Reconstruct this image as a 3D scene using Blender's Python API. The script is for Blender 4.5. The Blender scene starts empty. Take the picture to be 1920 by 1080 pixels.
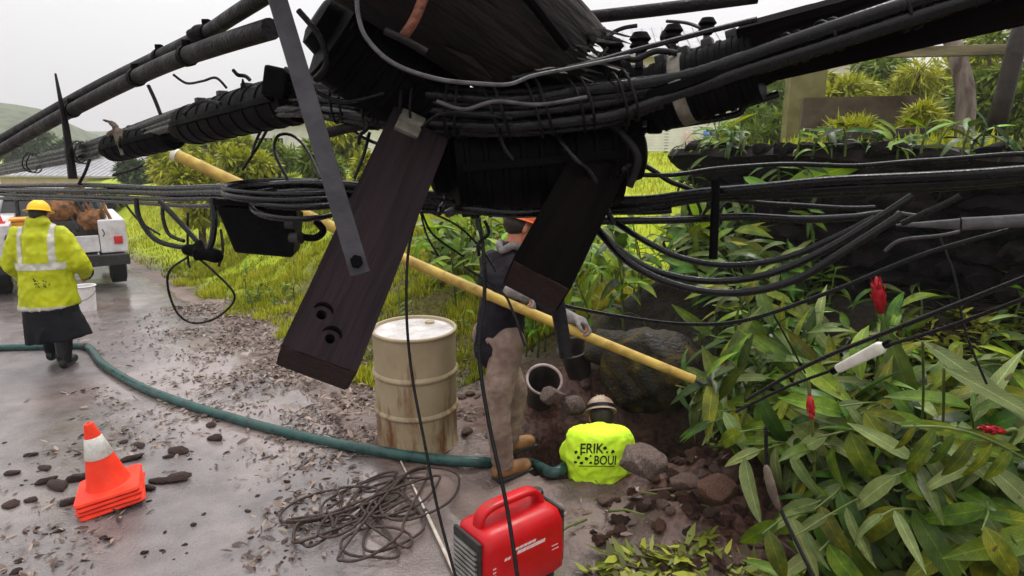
import bpy, bmesh, math, random
import numpy as np
from mathutils import Vector, Matrix, Quaternion
from mathutils.bvhtree import BVHTree

random.seed(7)
RNG = np.random.default_rng(7)
R = math.radians
SC = bpy.context.scene
COL = SC.collection

# ------------------------------------------------------------------ camera
CAM_H, PITCH, FPX = 2.1, R(12.1), 1200.0
cam_d = bpy.data.cameras.new('camera')
cam_d.sensor_width = 36.0
cam_d.lens = 36.0 * FPX / 1920.0
cam_d.clip_start = 0.05
cam_d.clip_end = 3000.0
cam = bpy.data.objects.new('camera', cam_d)
COL.objects.link(cam)
cam.location = (0, 0, CAM_H)
cam.rotation_euler = (math.pi / 2 - PITCH, 0, 0)
SC.camera = cam

# ------------------------------------------------------------------ sky and sun (overcast daylight)
SUN_EL, SUN_AZ = R(62), R(25)          # azimuth measured from +Y towards +X
w = bpy.data.worlds.new('World')
SC.world = w
w.use_nodes = True
nt = w.node_tree
nt.nodes.clear()
w_out = nt.nodes.new('ShaderNodeOutputWorld')
w_bg = nt.nodes.new('ShaderNodeBackground')
w_sky = nt.nodes.new('ShaderNodeTexSky')
w_sky.sky_type = 'NISHITA'
w_sky.sun_disc = False
w_sky.sun_elevation = SUN_EL
w_sky.sun_rotation = SUN_AZ
w_tc = nt.nodes.new('ShaderNodeTexCoord')
w_sep = nt.nodes.new('ShaderNodeSeparateXYZ')
w_noise = nt.nodes.new('ShaderNodeTexNoise')
w_noise.inputs['Scale'].default_value = 2.2
w_noise.inputs['Detail'].default_value = 5
w_mr = nt.nodes.new('ShaderNodeMapRange')      # even overcast: brighter overhead than at the horizon
w_mr.inputs['From Min'].default_value = 0.0
w_mr.inputs['From Max'].default_value = 1.0
w_mr.inputs['To Min'].default_value = 6.5
w_mr.inputs['To Max'].default_value = 20.0
w_n2 = nt.nodes.new('ShaderNodeMapRange')
w_n2.inputs['To Min'].default_value = 0.88
w_n2.inputs['To Max'].default_value = 1.12
w_mul = nt.nodes.new('ShaderNodeMath'); w_mul.operation = 'MULTIPLY'
w_rgb = nt.nodes.new('ShaderNodeVectorMath'); w_rgb.operation = 'SCALE'
w_rgb.inputs[0].default_value = (1.0, 0.976, 0.976)
w_mix = nt.nodes.new('ShaderNodeMix'); w_mix.data_type = 'RGBA'
w_mix.inputs['Factor'].default_value = 0.93
L = nt.links.new
L(w_tc.outputs['Generated'], w_sep.inputs[0])
L(w_tc.outputs['Generated'], w_noise.inputs['Vector'])
L(w_sep.outputs['Z'], w_mr.inputs['Value'])
L(w_noise.outputs['Fac'], w_n2.inputs['Value'])
L(w_mr.outputs['Result'], w_mul.inputs[0])
L(w_n2.outputs['Result'], w_mul.inputs[1])
L(w_mul.outputs[0], w_rgb.inputs['Scale'])
L(w_sky.outputs['Color'], w_mix.inputs['A'])
L(w_rgb.outputs['Vector'], w_mix.inputs['B'])
L(w_mix.outputs['Result'], w_bg.inputs['Color'])
w_bg.inputs['Strength'].default_value = 0.1
L(w_bg.outputs[0], w_out.inputs['Surface'])

sun_d = bpy.data.lights.new('sun', 'SUN')
sun_d.energy = 1.5
sun_d.angle = R(14)
sun_d.color = (1.0, 0.965, 0.92)
sun = bpy.data.objects.new('sun', sun_d)
COL.objects.link(sun)
sdir = Vector((math.sin(SUN_AZ) * math.cos(SUN_EL), math.cos(SUN_AZ) * math.cos(SUN_EL), math.sin(SUN_EL)))
sun.rotation_euler = sdir.to_track_quat('Z', 'Y').to_euler()
sun.location = (0, 0, 30)

SC.view_settings.view_transform = 'Standard'
SC.view_settings.look = 'None'
SC.view_settings.exposure = 0.22
SC.view_settings.gamma = 1.0
SC.view_settings.use_curve_mapping = False
SC.render.engine = 'CYCLES'
SC.cycles.use_denoising = True
SC.cycles.max_bounces = 6
SC.cycles.diffuse_bounces = 2
SC.cycles.glossy_bounces = 3
SC.cycles.transmission_bounces = 3
SC.cycles.transparent_max_bounces = 6
SC.cycles.volume_bounces = 0
SC.cycles.caustics_reflective = False
SC.cycles.caustics_refractive = False

# ------------------------------------------------------------------ helpers
CP, SP = math.cos(PITCH), math.sin(PITCH)

def P(u, v, d):
    """World point seen at photo pixel (u, v), d metres out along the view axis."""
    X = (u - 960.0) / FPX * d
    Y = -(v - 540.0) / FPX * d
    return Vector((X, d * CP + Y * SP, CAM_H - d * SP + Y * CP))

def ss(a, b, x):
    t = np.clip((np.asarray(x, float) - a) / (b - a), 0, 1)
    return t * t * (3 - 2 * t)

_lat = RNG.random((256, 256))
def vnoise(x, y):
    x = np.asarray(x, float); y = np.asarray(y, float)
    xi = np.floor(x).astype(int); yi = np.floor(y).astype(int)
    fx = x - xi; fy = y - yi
    fx = fx * fx * (3 - 2 * fx); fy = fy * fy * (3 - 2 * fy)
    a = _lat[xi % 256, yi % 256]; b = _lat[(xi + 1) % 256, yi % 256]
    c = _lat[xi % 256, (yi + 1) % 256]; d = _lat[(xi + 1) % 256, (yi + 1) % 256]
    return (a * (1 - fx) + b * fx) * (1 - fy) + (c * (1 - fx) + d * fx) * fy - 0.5
def fbm(x, y, o=4):
    r = 0; a = 1.0
    for k in range(o):
        r = r + a * vnoise(x * 2 ** k + 17.3 * k, y * 2 ** k + 5.1 * k); a *= 0.5
    return r

E0 = np.array((0.1, 3.0)); DD = np.array((-0.62, 0.785)); NN = np.array((0.785, 0.62))
def st(x, y):
    x = np.asarray(x, float); y = np.asarray(y, float)
    return (x - E0[0]) * NN[0] + (y - E0[1]) * NN[1], (x - E0[0]) * DD[0] + (y - E0[1]) * DD[1]
def xy(s, t):
    return E0[0] + s * NN[0] + t * DD[0], E0[1] + s * NN[1] + t * DD[1]

def H_road(x, y):
    y = np.asarray(y, float)
    k = np.log1p(np.exp(np.clip((y - 8.0) * 1.5, -30, 30))) / 1.5
    return -0.05 * np.minimum(k, 12.0) + 0.035 * np.clip(y - 22, 0, 90)

def H(x, y):
    x = np.asarray(x, float); y = np.asarray(y, float)
    s, t = st(x, y)
    z = H_road(x, y) * (1 - ss(0.4, 4.0, s))
    z = z + 0.45 * ss(0.9, 3.0, s)
    z = z + 0.45 * ss(0.4, 2.6, s) * ss(2.2, 4.2, t)
    z = z + 0.55 * ss(1.5, 3.0, s) * (1 - ss(1.2, 2.4, t))
    z = z + (1.06) * ss(3.18, 3.34, s) * (1 - ss(1.35, 1.9, t))
    z = z + 0.135 * np.clip(s - 3.5, 0, 8.5) * ss(1.6, 3.5, t)
    # the pit and the hollow under the boulder
    r = np.sqrt(((x - 0.55) / 0.50) ** 2 + ((y - 4.20) / 0.42) ** 2)
    z = z - 1.0 * (1 - ss(0.74, 1.06, r + 0.10 * vnoise(x * 5, y * 5)))
    r2 = np.sqrt(((x - 1.12) / 0.42) ** 2 + ((y - 4.22) / 0.30) ** 2)
    z = z - 0.55 * (1 - ss(0.5, 1.1, r2))
    # spoil heaps
    z = z + 0.24 * np.exp(-(((x - 1.32) / 0.34) ** 2 + ((y - 3.60) / 0.28) ** 2))
    z = z + 0.14 * np.exp(-(((x - 0.95) / 0.30) ** 2 + ((y - 3.20) / 0.30) ** 2))
    z = z + 0.20 * np.exp(-(((x - 0.55) / 0.35) ** 2 + ((y - 5.05) / 0.22) ** 2))
    z = z + 0.07 * np.exp(-(((x - 0.55) / 0.40) ** 2 + ((y - 3.72) / 0.10) ** 2))
    rough = ss(-0.9, 0.5, s)
    z = z + rough * (0.05 * fbm(x * 3.1, y * 3.1) + 0.025 * fbm(x * 14, y * 14, 2))
    sp_m = ss(0.6, 1.2, s) * (1 - ss(1.6, 2.3, t))
    z = z + sp_m * (0.07 * fbm(x * 5 + 3, y * 5, 3) + 0.035 * np.abs(fbm(x * 17, y * 17, 2)))
    far = ss(14, 40, np.hypot(x, y))
    z = z + far * 0.8 * fbm(x * 0.06, y * 0.06)
    return z

def Hf(x, y):
    return float(H(x, y))

def G(u, v):
    """Where the ray through photo pixel (u, v) meets the ground."""
    o = Vector((0, 0, CAM_H)); d = (P(u, v, 1.0) - o)
    k = 1.5; prev = k
    while k < 90:
        p = o + d * k
        if p.z < Hf(p.x, p.y):
            a, b = prev, k
            for _ in range(18):
                m = (a + b) / 2; p = o + d * m
                if p.z < Hf(p.x, p.y): b = m
                else: a = m
            p = o + d * b
            return Vector((p.x, p.y, Hf(p.x, p.y)))
        prev = k; k *= 1.03
    return o + d * 40

def tag(o, label=None, cat=None, group=None, kind=None):
    if label: o['label'] = label
    if cat: o['category'] = cat
    if group: o['group'] = group
    if kind: o['kind'] = kind
    return o

def empty(name, loc=(0, 0, 0), rot=(0, 0, 0)):
    o = bpy.data.objects.new(name, None)
    o.empty_display_size = 0.1
    o.location = loc; o.rotation_euler = rot
    COL.objects.link(o)
    return o

def link(name, me, parent=None, loc=None):
    o = bpy.data.objects.new(name, me)
    COL.objects.link(o)
    if parent is not None: o.parent = parent
    if loc is not None: o.location = loc
    return o

def crom(pts, per=8):
    """Catmull-Rom through the points; each point may carry extra numbers (radius)."""
    A = [np.array(p, float) for p in pts]
    if len(A) == 2:
        return [A[0] + (A[1] - A[0]) * i / per for i in range(per + 1)]
    out = []
    for i in range(len(A) - 1):
        p0 = A[max(i - 1, 0)]; p1 = A[i]; p2 = A[i + 1]; p3 = A[min(i + 2, len(A) - 1)]
        for k in range(per):
            t = k / per
            out.append(0.5 * ((2 * p1) + (-p0 + p2) * t + (2 * p0 - 5 * p1 + 4 * p2 - p3) * t * t + (-p0 + 3 * p1 - 3 * p2 + p3) * t ** 3))
    out.append(A[-1])
    return out

class MB:
    def __init__(self):
        self.v = []; self.f = []
    def add(self, vs, fs):
        b = len(self.v)
        self.v += [tuple(x) for x in vs]
        self.f += [tuple(i + b for i in f) for f in fs]
        return self
    def box(self, c, size, rot=None, bev=0.0):
        sx, sy, sz = [k / 2 for k in size]
        c = Vector(c)
        if bev <= 0:
            vs = [Vector((x * sx, y * sy, z * sz)) for x in (-1, 1) for y in (-1, 1) for z in (-1, 1)]
            fs = [(0, 1, 3, 2), (4, 6, 7, 5), (0, 4, 5, 1), (2, 3, 7, 6), (0, 2, 6, 4), (1, 5, 7, 3)]
        else:
            bm = bmesh.new()
            bmesh.ops.create_cube(bm, size=1)
            for q in bm.verts: q.co = Vector((q.co.x * size[0], q.co.y * size[1], q.co.z * size[2]))
            bmesh.ops.bevel(bm, geom=bm.edges[:], offset=bev, segments=2, affect='EDGES', profile=0.6)
            bm.verts.index_update()
            vs = [q.co.copy() for q in bm.verts]; fs = [[q.index for q in f.verts] for f in bm.faces]
            bm.free()
        if rot is not None: vs = [rot @ q for q in vs]
        return self.add([q + c for q in vs], fs)
    def tube(self, pts, r, n=8, cap=True, squash=None):
        pts = [Vector(p[:3]) for p in pts]
        m = len(pts)
        rs = r if hasattr(r, '__len__') else [r] * m
        tan = []
        for i in range(m):
            a = pts[max(i - 1, 0)]; b = pts[min(i + 1, m - 1)]
            q = (b - a)
            tan.append(q.normalized() if q.length > 1e-9 else Vector((0, 0, 1)))
        ref = Vector((0, 0, 1)) if abs(tan[0].z) < 0.9 else Vector((1, 0, 0))
        nrm = (ref - tan[0] * ref.dot(tan[0])).normalized()
        vs = []
        for i in range(m):
            if i:
                nrm = nrm - tan[i] * nrm.dot(tan[i])
                nrm = nrm.normalized() if nrm.length > 1e-6 else tan[i].orthogonal().normalized()
            bi = tan[i].cross(nrm)
            for k in range(n):
                a = 2 * math.pi * k / n
                vs.append(pts[i] + (nrm * math.cos(a) + bi * math.sin(a)) * rs[i])
        fs = []
        for i in range(m - 1):
            for k in range(n):
                fs.append((i * n + k, i * n + (k + 1) % n, (i + 1) * n + (k + 1) % n, (i + 1) * n + k))
        if cap:
            fs.append(tuple(range(n - 1, -1, -1))); fs.append(tuple((m - 1) * n + k for k in range(n)))
        return self.add(vs, fs)
    def cyl(self, a, b, r, r2=None, n=16):
        a = Vector(a); b = Vector(b)
        return self.tube([a, b], [r, r if r2 is None else r2], n)
    def capsule(self, a, b, r1, r2, n=14):
        a = Vector(a); b = Vector(b)
        ax = (b - a)
        ax = ax.normalized() if ax.length > 1e-6 else Vector((0, 0, 1))
        pts, rs = [], []
        for k in range(1, 5):
            q = math.pi / 2 * k / 4
            pts.append(a - ax * r1 * math.cos(q)); rs.append(r1 * math.sin(q))
        for k in range(4, 0, -1):
            q = math.pi / 2 * k / 4
            pts.append(b + ax * r2 * math.cos(q)); rs.append(r2 * math.sin(q))
        if (b - a).length < 1e-5: pts.pop(4); rs.pop(4)
        return self.tube(pts, rs, n)
    def ell(self, c, rad, rot=None, n=16, m=10):
        c = Vector(c); vs = []; fs = []
        for i in range(1, m):
            th = math.pi * i / m
            for k in range(n):
                a = 2 * math.pi * k / n
                q = Vector((rad[0] * math.sin(th) * math.cos(a), rad[1] * math.sin(th) * math.sin(a), rad[2] * math.cos(th)))
                vs.append(c + (rot @ q if rot is not None else q))
        for top in (1, -1):
            q = Vector((0, 0, rad[2] * top)); vs.append(c + (rot @ q if rot is not None else q))
        T, B = len(vs) - 2, len(vs) - 1
        for i in range(m - 2):
            for k in range(n):
                fs.append((i * n + k, (i + 1) * n + k, (i + 1) * n + (k + 1) % n, i * n + (k + 1) % n))
        for k in range(n):
            fs.append((T, k, (k + 1) % n)); fs.append((B, (m - 2) * n + (k + 1) % n, (m - 2) * n + k))
        return self.add(vs, fs)
    def loft(self, rings, cap=True):
        n = len(rings[0]); vs = [p for r_ in rings for p in r_]; fs = []
        for i in range(len(rings) - 1):
            for k in range(n):
                fs.append((i * n + k, i * n + (k + 1) % n, (i + 1) * n + (k + 1) % n, (i + 1) * n + k))
        if cap:
            fs.append(tuple(range(n - 1, -1, -1))); fs.append(tuple((len(rings) - 1) * n + k for k in range(n)))
        return self.add(vs, fs)
    def lathe(self, prof, c=(0, 0, 0), n=32):
        c = Vector(c)
        rings = [[c + Vector((r_ * math.cos(2 * math.pi * k / n), r_ * math.sin(2 * math.pi * k / n), z)) for k in range(n)] for r_, z in prof]
        return self.loft(rings, cap=False)
    def mesh(self, name, mat=None, smooth=False, origin=None):
        me = bpy.data.meshes.new(name)
        vs = self.v
        if origin is not None:
            o = Vector(origin); vs = [Vector(q) - o for q in vs]
        me.from_pydata([tuple(q) for q in vs], [], self.f)
        me.update()
        if mat: me.materials.append(mat)
        if smooth:
            me.polygons.foreach_set('use_smooth', [True] * len(me.polygons))
        return me
    def build(self, name, mat, parent=None, smooth=False, origin=None, sharp=None):
        """origin given without parent: object sits there; with parent: vertices become local to it."""
        if parent is not None and origin is None: org = None
        else: org = origin
        me = self.mesh(name, mat, smooth, org)
        if smooth and sharp: me.set_sharp_from_angle(angle=R(sharp))
        return link(name, me, parent, None if parent is not None else origin)

def fixn(o):
    bm = bmesh.new(); bm.from_mesh(o.data)
    bmesh.ops.recalc_face_normals(bm, faces=bm.faces)
    bm.to_mesh(o.data); bm.free()
    return o

def bake(o):
    dg = bpy.context.evaluated_depsgraph_get()
    me = bpy.data.meshes.new_from_object(o.evaluated_get(dg))
    o.modifiers.clear()
    o.data = me
    return o

def blob(name, mb, mat, parent=None, voxel=0.014, smooth=6, folds=0.0, fold_size=0.12, origin=None):
    """Fuse overlapping closed shapes into ONE continuous surface."""
    o = mb.build(name, mat, parent, True, origin)
    fixn(o)
    m = o.modifiers.new('r', 'REMESH'); m.mode = 'VOXEL'; m.voxel_size = voxel; m.use_smooth_shade = True
    if smooth:
        m = o.modifiers.new('s', 'SMOOTH'); m.factor = 0.5; m.iterations = smooth
    if folds:
        tx = bpy.data.textures.new('folds', 'CLOUDS'); tx.noise_scale = fold_size; tx.noise_depth = 2
        m = o.modifiers.new('d', 'DISPLACE'); m.texture = tx; m.strength = folds; m.mid_level = 0.5; m.texture_coords = 'LOCAL'
    bake(o)
    o.data.materials.clear(); o.data.materials.append(mat)
    o.data.polygons.foreach_set('use_smooth', [True] * len(o.data.polygons))
    return o

def skin_off(src, name, mat, cond, off=0.003):
    """A thin separate layer lying on the faces of src whose centre passes cond(local point)."""
    me = src.data
    keep = [p for p in me.polygons if cond(p.center)]
    idx = {}; vs = []; fs = []
    for p in keep:
        f = []
        for i in p.vertices:
            if i not in idx:
                idx[i] = len(vs); q = me.vertices[i]; vs.append(q.co + q.normal * off)
            f.append(idx[i])
        fs.append(f)
    m = MB(); m.add(vs, fs)
    return m.build(name, mat, src, True)

# ------------------------------------------------------------------ materials
MATS = {}
def mat(name, c1, c2=None, scale=6.0, rough=0.6, rough2=None, bump=0.0, bscale=None, spec=0.28, metal=0.0, trans=0.0,
        rnd=None, attr=None, coord='Object', stretch=None, detail=5, c3=None, coat=0.0, contrast=(0.35, 0.65)):
    """Procedural surface. rnd: hue/value spread per object; attr: name of a 0..1 float attribute driving c1 to c2 (c3)."""
    m = bpy.data.materials.new(name); m.use_nodes = True
    n = m.node_tree; N = n.nodes; Lk = n.links.new
    b = N['Principled BSDF']; out = N['Material Output']
    tc = N.new('ShaderNodeTexCoord'); src = tc.outputs[coord]
    if stretch:
        mp = N.new('ShaderNodeMapping'); mp.inputs['Scale'].default_value = stretch; Lk(src, mp.inputs[0]); src = mp.outputs[0]
    no = N.new('ShaderNodeTexNoise'); no.inputs['Scale'].default_value = scale; no.inputs['Detail'].default_value = detail
    no.inputs['Roughness'].default_value = 0.6
    Lk(src, no.inputs['Vector'])
    rp = N.new('ShaderNodeValToRGB')
    e = rp.color_ramp.elements
    e[0].color = (*c1, 1); e[1].color = (*(c2 or c1), 1)
    if attr:
        e[0].position, e[1].position = 0.0, 1.0
        if c3:
            q = e.new(0.5); q.color = (*c2, 1); e[2].color = (*c3, 1)
        at = N.new('ShaderNodeAttribute'); at.attribute_name = attr; at.attribute_type = 'GEOMETRY'
        Lk(at.outputs['Fac'], rp.inputs[0])
    else:
        e[0].position, e[1].position = contrast
        if c3:
            q = e.new(sum(contrast) / 2); q.color = (*c2, 1); e[2].color = (*c3, 1)
        Lk(no.outputs['Fac'], rp.inputs[0])
    col = rp.outputs[0]
    if rnd:
        oi = N.new('ShaderNodeObjectInfo')
        hs = N.new('ShaderNodeHueSaturation')
        mh = N.new('ShaderNodeMapRange'); mh.inputs['To Min'].default_value = 0.5 - rnd[0]; mh.inputs['To Max'].default_value = 0.5 + rnd[0]
        mv = N.new('ShaderNodeMapRange'); mv.inputs['To Min'].default_value = 1 - rnd[1]; mv.inputs['To Max'].default_value = 1 + rnd[1]
        fr = N.new('ShaderNodeMath'); fr.operation = 'MULTIPLY'; fr.inputs[1].default_value = 7.31
        f2 = N.new('ShaderNodeMath'); f2.operation = 'FRACT'
        Lk(oi.outputs['Random'], mh.inputs['Value']); Lk(oi.outputs['Random'], fr.inputs[0]); Lk(fr.outputs[0], f2.inputs[0]); Lk(f2.outputs[0], mv.inputs['Value'])
        Lk(mh.outputs[0], hs.inputs['Hue']); Lk(mv.outputs[0], hs.inputs['Value']); Lk(col, hs.inputs['Color']); col = hs.outputs[0]
    Lk(col, b.inputs['Base Color'])
    b.inputs['Metallic'].default_value = metal
    b.inputs['Specular IOR Level'].default_value = spec
    b.inputs['Coat Weight'].default_value = coat
    if rough2 is not None:
        mr = N.new('ShaderNodeMapRange'); mr.inputs['From Min'].default_value = 0.35; mr.inputs['From Max'].default_value = 0.65
        mr.inputs['To Min'].default_value = rough; mr.inputs['To Max'].default_value = rough2
        Lk(no.outputs['Fac'], mr.inputs['Value']); Lk(mr.outputs[0], b.inputs['Roughness'])
    else:
        b.inputs['Roughness'].default_value = rough
    if bump:
        n2 = N.new('ShaderNodeTexNoise'); n2.inputs['Scale'].default_value = bscale or scale * 4; n2.inputs['Detail'].default_value = 4
        Lk(src, n2.inputs['Vector'])
        bp = N.new('ShaderNodeBump'); bp.inputs['Strength'].default_value = bump; bp.inputs['Distance'].default_value = 0.02
        Lk(n2.outputs['Fac'], bp.inputs['Height']); Lk(bp.outputs[0], b.inputs['Normal'])
    if trans:
        tr = N.new('ShaderNodeBsdfTranslucent'); Lk(col, tr.inputs['Color'])
        mx = N.new('ShaderNodeMixShader'); mx.inputs[0].default_value = trans
        Lk(b.outputs[0], mx.inputs[1]); Lk(tr.outputs[0], mx.inputs[2]); Lk(mx.outputs[0], out.inputs['Surface'])
    MATS[name] = m
    return m

BLACK = mat('black cable rubber', (0.003, 0.003, 0.0035), (0.007, 0.0065, 0.007), 40, 0.16, 0.34, 0.08, 160, spec=0.2)
BLACKD = mat('weathered black sheath', (0.005, 0.0045, 0.005), (0.016, 0.013, 0.014), 18, 0.40, 0.65, 0.3, 90, spec=0.12)
GREYC = mat('grey sheathed cable', (0.035, 0.034, 0.038), (0.10, 0.095, 0.10), 30, 0.45, 0.6, 0.2, 120)
CASE = mat('black moulded case', (0.002, 0.002, 0.0025), (0.005, 0.0045, 0.005), 14, 0.35, 0.6, 0.15, 60, spec=0.02)
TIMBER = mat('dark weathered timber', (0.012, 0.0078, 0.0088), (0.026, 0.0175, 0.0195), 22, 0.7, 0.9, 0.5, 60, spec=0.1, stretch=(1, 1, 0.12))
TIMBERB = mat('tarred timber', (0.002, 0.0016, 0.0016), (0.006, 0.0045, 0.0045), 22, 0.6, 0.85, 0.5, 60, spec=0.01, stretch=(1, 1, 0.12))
ENDGR = mat('dark end grain', (0.010, 0.004, 0.004), (0.028, 0.012, 0.010), 40, 0.85, bump=0.5)
POLEW = mat('weathered pole wood', (0.0015, 0.0012, 0.0012), (0.012, 0.009, 0.008), 16, 0.6, 0.9, 1.0, 40, stretch=(0.18, 1, 1), c3=(0.13, 0.10, 0.09), contrast=(0.40, 0.78), spec=0.2)
SPLINT = mat('fresh splintered wood', (0.10, 0.08, 0.075), (0.42, 0.38, 0.36), 30, 0.7, 0.9, 0.6, 90)
STEEL = mat('dull galvanised steel', (0.018, 0.0165, 0.019), (0.055, 0.052, 0.060), 12, 0.45, 0.65, 0.15, 60, metal=0.1, spec=0.25)
RUST = mat('rusted steel', (0.09, 0.03, 0.018), (0.22, 0.08, 0.05), 30, 0.7, bump=0.4)
WHITEP = mat('white insulator', (0.55, 0.53, 0.44), (0.72, 0.70, 0.62), 20, 0.45, bump=0.1)
TAPE = mat('pale tape', (0.07, 0.065, 0.05), (0.20, 0.185, 0.15), 24, 0.5, bump=0.2)
ORANGE = mat('orange red cone plastic', (0.78, 0.030, 0.010), (0.90, 0.055, 0.018), 10, 0.42, 0.6, 0.05, 50)
CONEW = mat('dirty white cone collar', (0.50, 0.49, 0.44), (0.74, 0.73, 0.68), 14, 0.45)
DRUMP = mat('stained cream drum paint', (0.26, 0.205, 0.120), (0.36, 0.295, 0.19), 3.2, 0.42, 0.6, 0.12, 30, contrast=(0.3, 0.7))
DRUMTOP = mat('wet drum lid', (0.40, 0.37, 0.35), (0.62, 0.59, 0.58), 5, 0.16, 0.45, 0.1, 30)
HOSE = mat('green suction hose', (0.012, 0.045, 0.040), (0.030, 0.085, 0.075), 9, 0.22, 0.45, 0.12, 60)
REDP = mat('red generator plastic', (0.40, 0.002, 0.005), (0.50, 0.004, 0.008), 8, 0.30, 0.42, 0.04, 60, spec=0.3)
DARKP = mat('charcoal plastic', (0.018, 0.018, 0.017), (0.035, 0.034, 0.032), 20, 0.5, bump=0.1)
GREYP = mat('grey plastic grille', (0.13, 0.125, 0.115), (0.22, 0.21, 0.19), 20, 0.5)
PRINT = mat('faded white print', (0.62, 0.42, 0.42), (0.80, 0.62, 0.62), 60, 0.5)
INK = mat('dark print', (0.010, 0.020, 0.008), (0.020, 0.035, 0.012), 50, 0.8)
HIVIS = mat('wet yellow rain jacket', (0.33, 0.37, 0.002), (0.50, 0.54, 0.005), 5, 0.45, 0.62, 0.1, 20)
NEON = mat('neon yellow green shirt', (0.56, 0.90, 0.02), (0.66, 0.98, 0.05), 7, 0.8, bump=0.15, bscale=60)
REFL = mat('grey reflective tape', (0.42, 0.41, 0.34), (0.55, 0.54, 0.48), 20, 0.5)
NAVY = mat('dark rain trousers', (0.002, 0.002, 0.004), (0.006, 0.0055, 0.009), 8, 0.5, 0.7, 0.2, 30, spec=0.15)
BOOTK = mat('black rubber boot', (0.006, 0.006, 0.007), (0.016, 0.015, 0.015), 12, 0.35)
HATY = mat('yellow hard hat plastic', (0.80, 0.46, 0.01), (0.86, 0.55, 0.02), 8, 0.35)
HATO = mat('orange hard hat plastic', (0.62, 0.10, 0.03), (0.70, 0.14, 0.05), 8, 0.35)
HATT = mat('muddy tan hard hat', (0.22, 0.15, 0.095), (0.42, 0.33, 0.24), 9, 0.45)
SKIN = mat('weathered skin', (0.36, 0.13, 0.075), (0.44, 0.17, 0.10), 20, 0.5, bump=0.05)
SHIRTD = mat('dark grey work shirt', (0.004, 0.0035, 0.005), (0.016, 0.0135, 0.019), 6, 0.85, spec=0.15, bump=0.25, bscale=40)
KHAKI = mat('muddy khaki trousers', (0.13, 0.085, 0.065), (0.29, 0.21, 0.165), 5, 0.85, bump=0.3, bscale=30)
BOOTB = mat('tan leather boot', (0.12, 0.055, 0.022), (0.30, 0.15, 0.055), 10, 0.6, bump=0.2)
GLOVE = mat('dirty grey glove', (0.10, 0.09, 0.085), (0.22, 0.20, 0.19), 20, 0.8, bump=0.2)
YPOLE = mat('yellow pole', (0.30, 0.185, 0.028), (0.52, 0.37, 0.085), 9, 0.40, 0.6, 0.12, 40)
HAIR = mat('dark hair', (0.010, 0.007, 0.005), (0.03, 0.02, 0.015), 40, 0.6)
TRUCKW = mat('white truck paint', (0.55, 0.53, 0.53), (0.70, 0.68, 0.68), 4, 0.30, 0.45, coat=0.3)
GLASS = mat('dark window glass', (0.012, 0.014, 0.016), (0.02, 0.022, 0.024), 3, 0.06, spec=0.7)
TYRE = mat('tyre rubber', (0.008, 0.008, 0.008), (0.018, 0.017, 0.016), 20, 0.8)
AMBER = mat('amber plastic', (0.75, 0.27, 0.02), (0.82, 0.36, 0.04), 12, 0.35)
REDL = mat('red plastic', (0.45, 0.02, 0.02), (0.60, 0.04, 0.04), 10, 0.4)
BRONZE = mat('rusty brown machine paint', (0.035, 0.012, 0.006), (0.30, 0.13, 0.04), 16, 0.45, 0.7, 0.2)
BUCKW = mat('white bucket plastic', (0.62, 0.60, 0.60), (0.74, 0.72, 0.72), 8, 0.4)
BUCKB = mat('muddy black bucket', (0.010, 0.009, 0.008), (0.07, 0.05, 0.04), 7, 0.5, 0.8)
BRIM = mat('mud smeared rim', (0.16, 0.12, 0.11), (0.34, 0.27, 0.25), 12, 0.55)
ROPE = mat('wet brown rope', (0.022, 0.013, 0.011), (0.085, 0.056, 0.048), 60, 0.45, 0.7, 0.5, 200)
RODW = mat('pale rod', (0.40, 0.34, 0.28), (0.62, 0.56, 0.48), 20, 0.5)
STONE = mat('muddy stone', (0.035, 0.020, 0.015), (0.16, 0.10, 0.078), 7, 0.45, 0.85, 0.6, 30, rnd=(0.01, 0.35))
CLOD = mat('wet dark clod', (0.018, 0.009, 0.008), (0.075, 0.043, 0.036), 12, 0.45, 0.8, 0.7, 50, rnd=(0.01, 0.4))
ROCKG = mat('grey muddy rock', (0.055, 0.034, 0.027), (0.21, 0.155, 0.13), 9, 0.6, 0.9, 0.8, 26)
BOULDER = mat('mossy wet boulder', (0.005, 0.0035, 0.002), (0.022, 0.016, 0.005), 3.0, 0.35, 0.8, 0.7, 16, c3=(0.085, 0.060, 0.008), contrast=(0.38, 0.72), spec=0.25)
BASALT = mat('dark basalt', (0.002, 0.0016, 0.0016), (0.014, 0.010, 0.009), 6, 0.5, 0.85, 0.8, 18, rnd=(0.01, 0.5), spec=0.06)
CONC = mat('brown stained concrete', (0.030, 0.020, 0.011), (0.10, 0.072, 0.044), 2.5, 0.8, bump=0.3, bscale=14)
OLIVEC = mat('olive stained wall', (0.085, 0.080, 0.022), (0.17, 0.155, 0.06), 3, 0.85, bump=0.2)
POSTW = mat('grey brown post', (0.06, 0.04, 0.03), (0.24, 0.20, 0.16), 8, 0.85, bump=0.5, stretch=(1, 1, 0.15))
BOARDW = mat('dark wet board', (0.008, 0.005, 0.0035), (0.030, 0.022, 0.016), 8, 0.6, bump=0.4, stretch=(0.2, 1, 1))
BOARDL = mat('mossy board', (0.07, 0.06, 0.03), (0.20, 0.17, 0.09), 8, 0.6, bump=0.4, stretch=(0.2, 1, 1))
CREAM = mat('cream house wall', (0.62, 0.54, 0.44), (0.72, 0.64, 0.54), 2, 0.85)
PINKW = mat('pinkish wall', (0.50, 0.36, 0.32), (0.62, 0.47, 0.42), 2, 0.85)
WHITEW = mat('white painted board', (0.62, 0.61, 0.58), (0.76, 0.75, 0.72), 4, 0.6)
GREYROOF = mat('grey metal roof', (0.28, 0.28, 0.30), (0.40, 0.40, 0.42), 3, 0.5)
BLUEP = mat('blue cloth', (0.08, 0.20, 0.55), (0.12, 0.28, 0.66), 8, 0.8)
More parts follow.
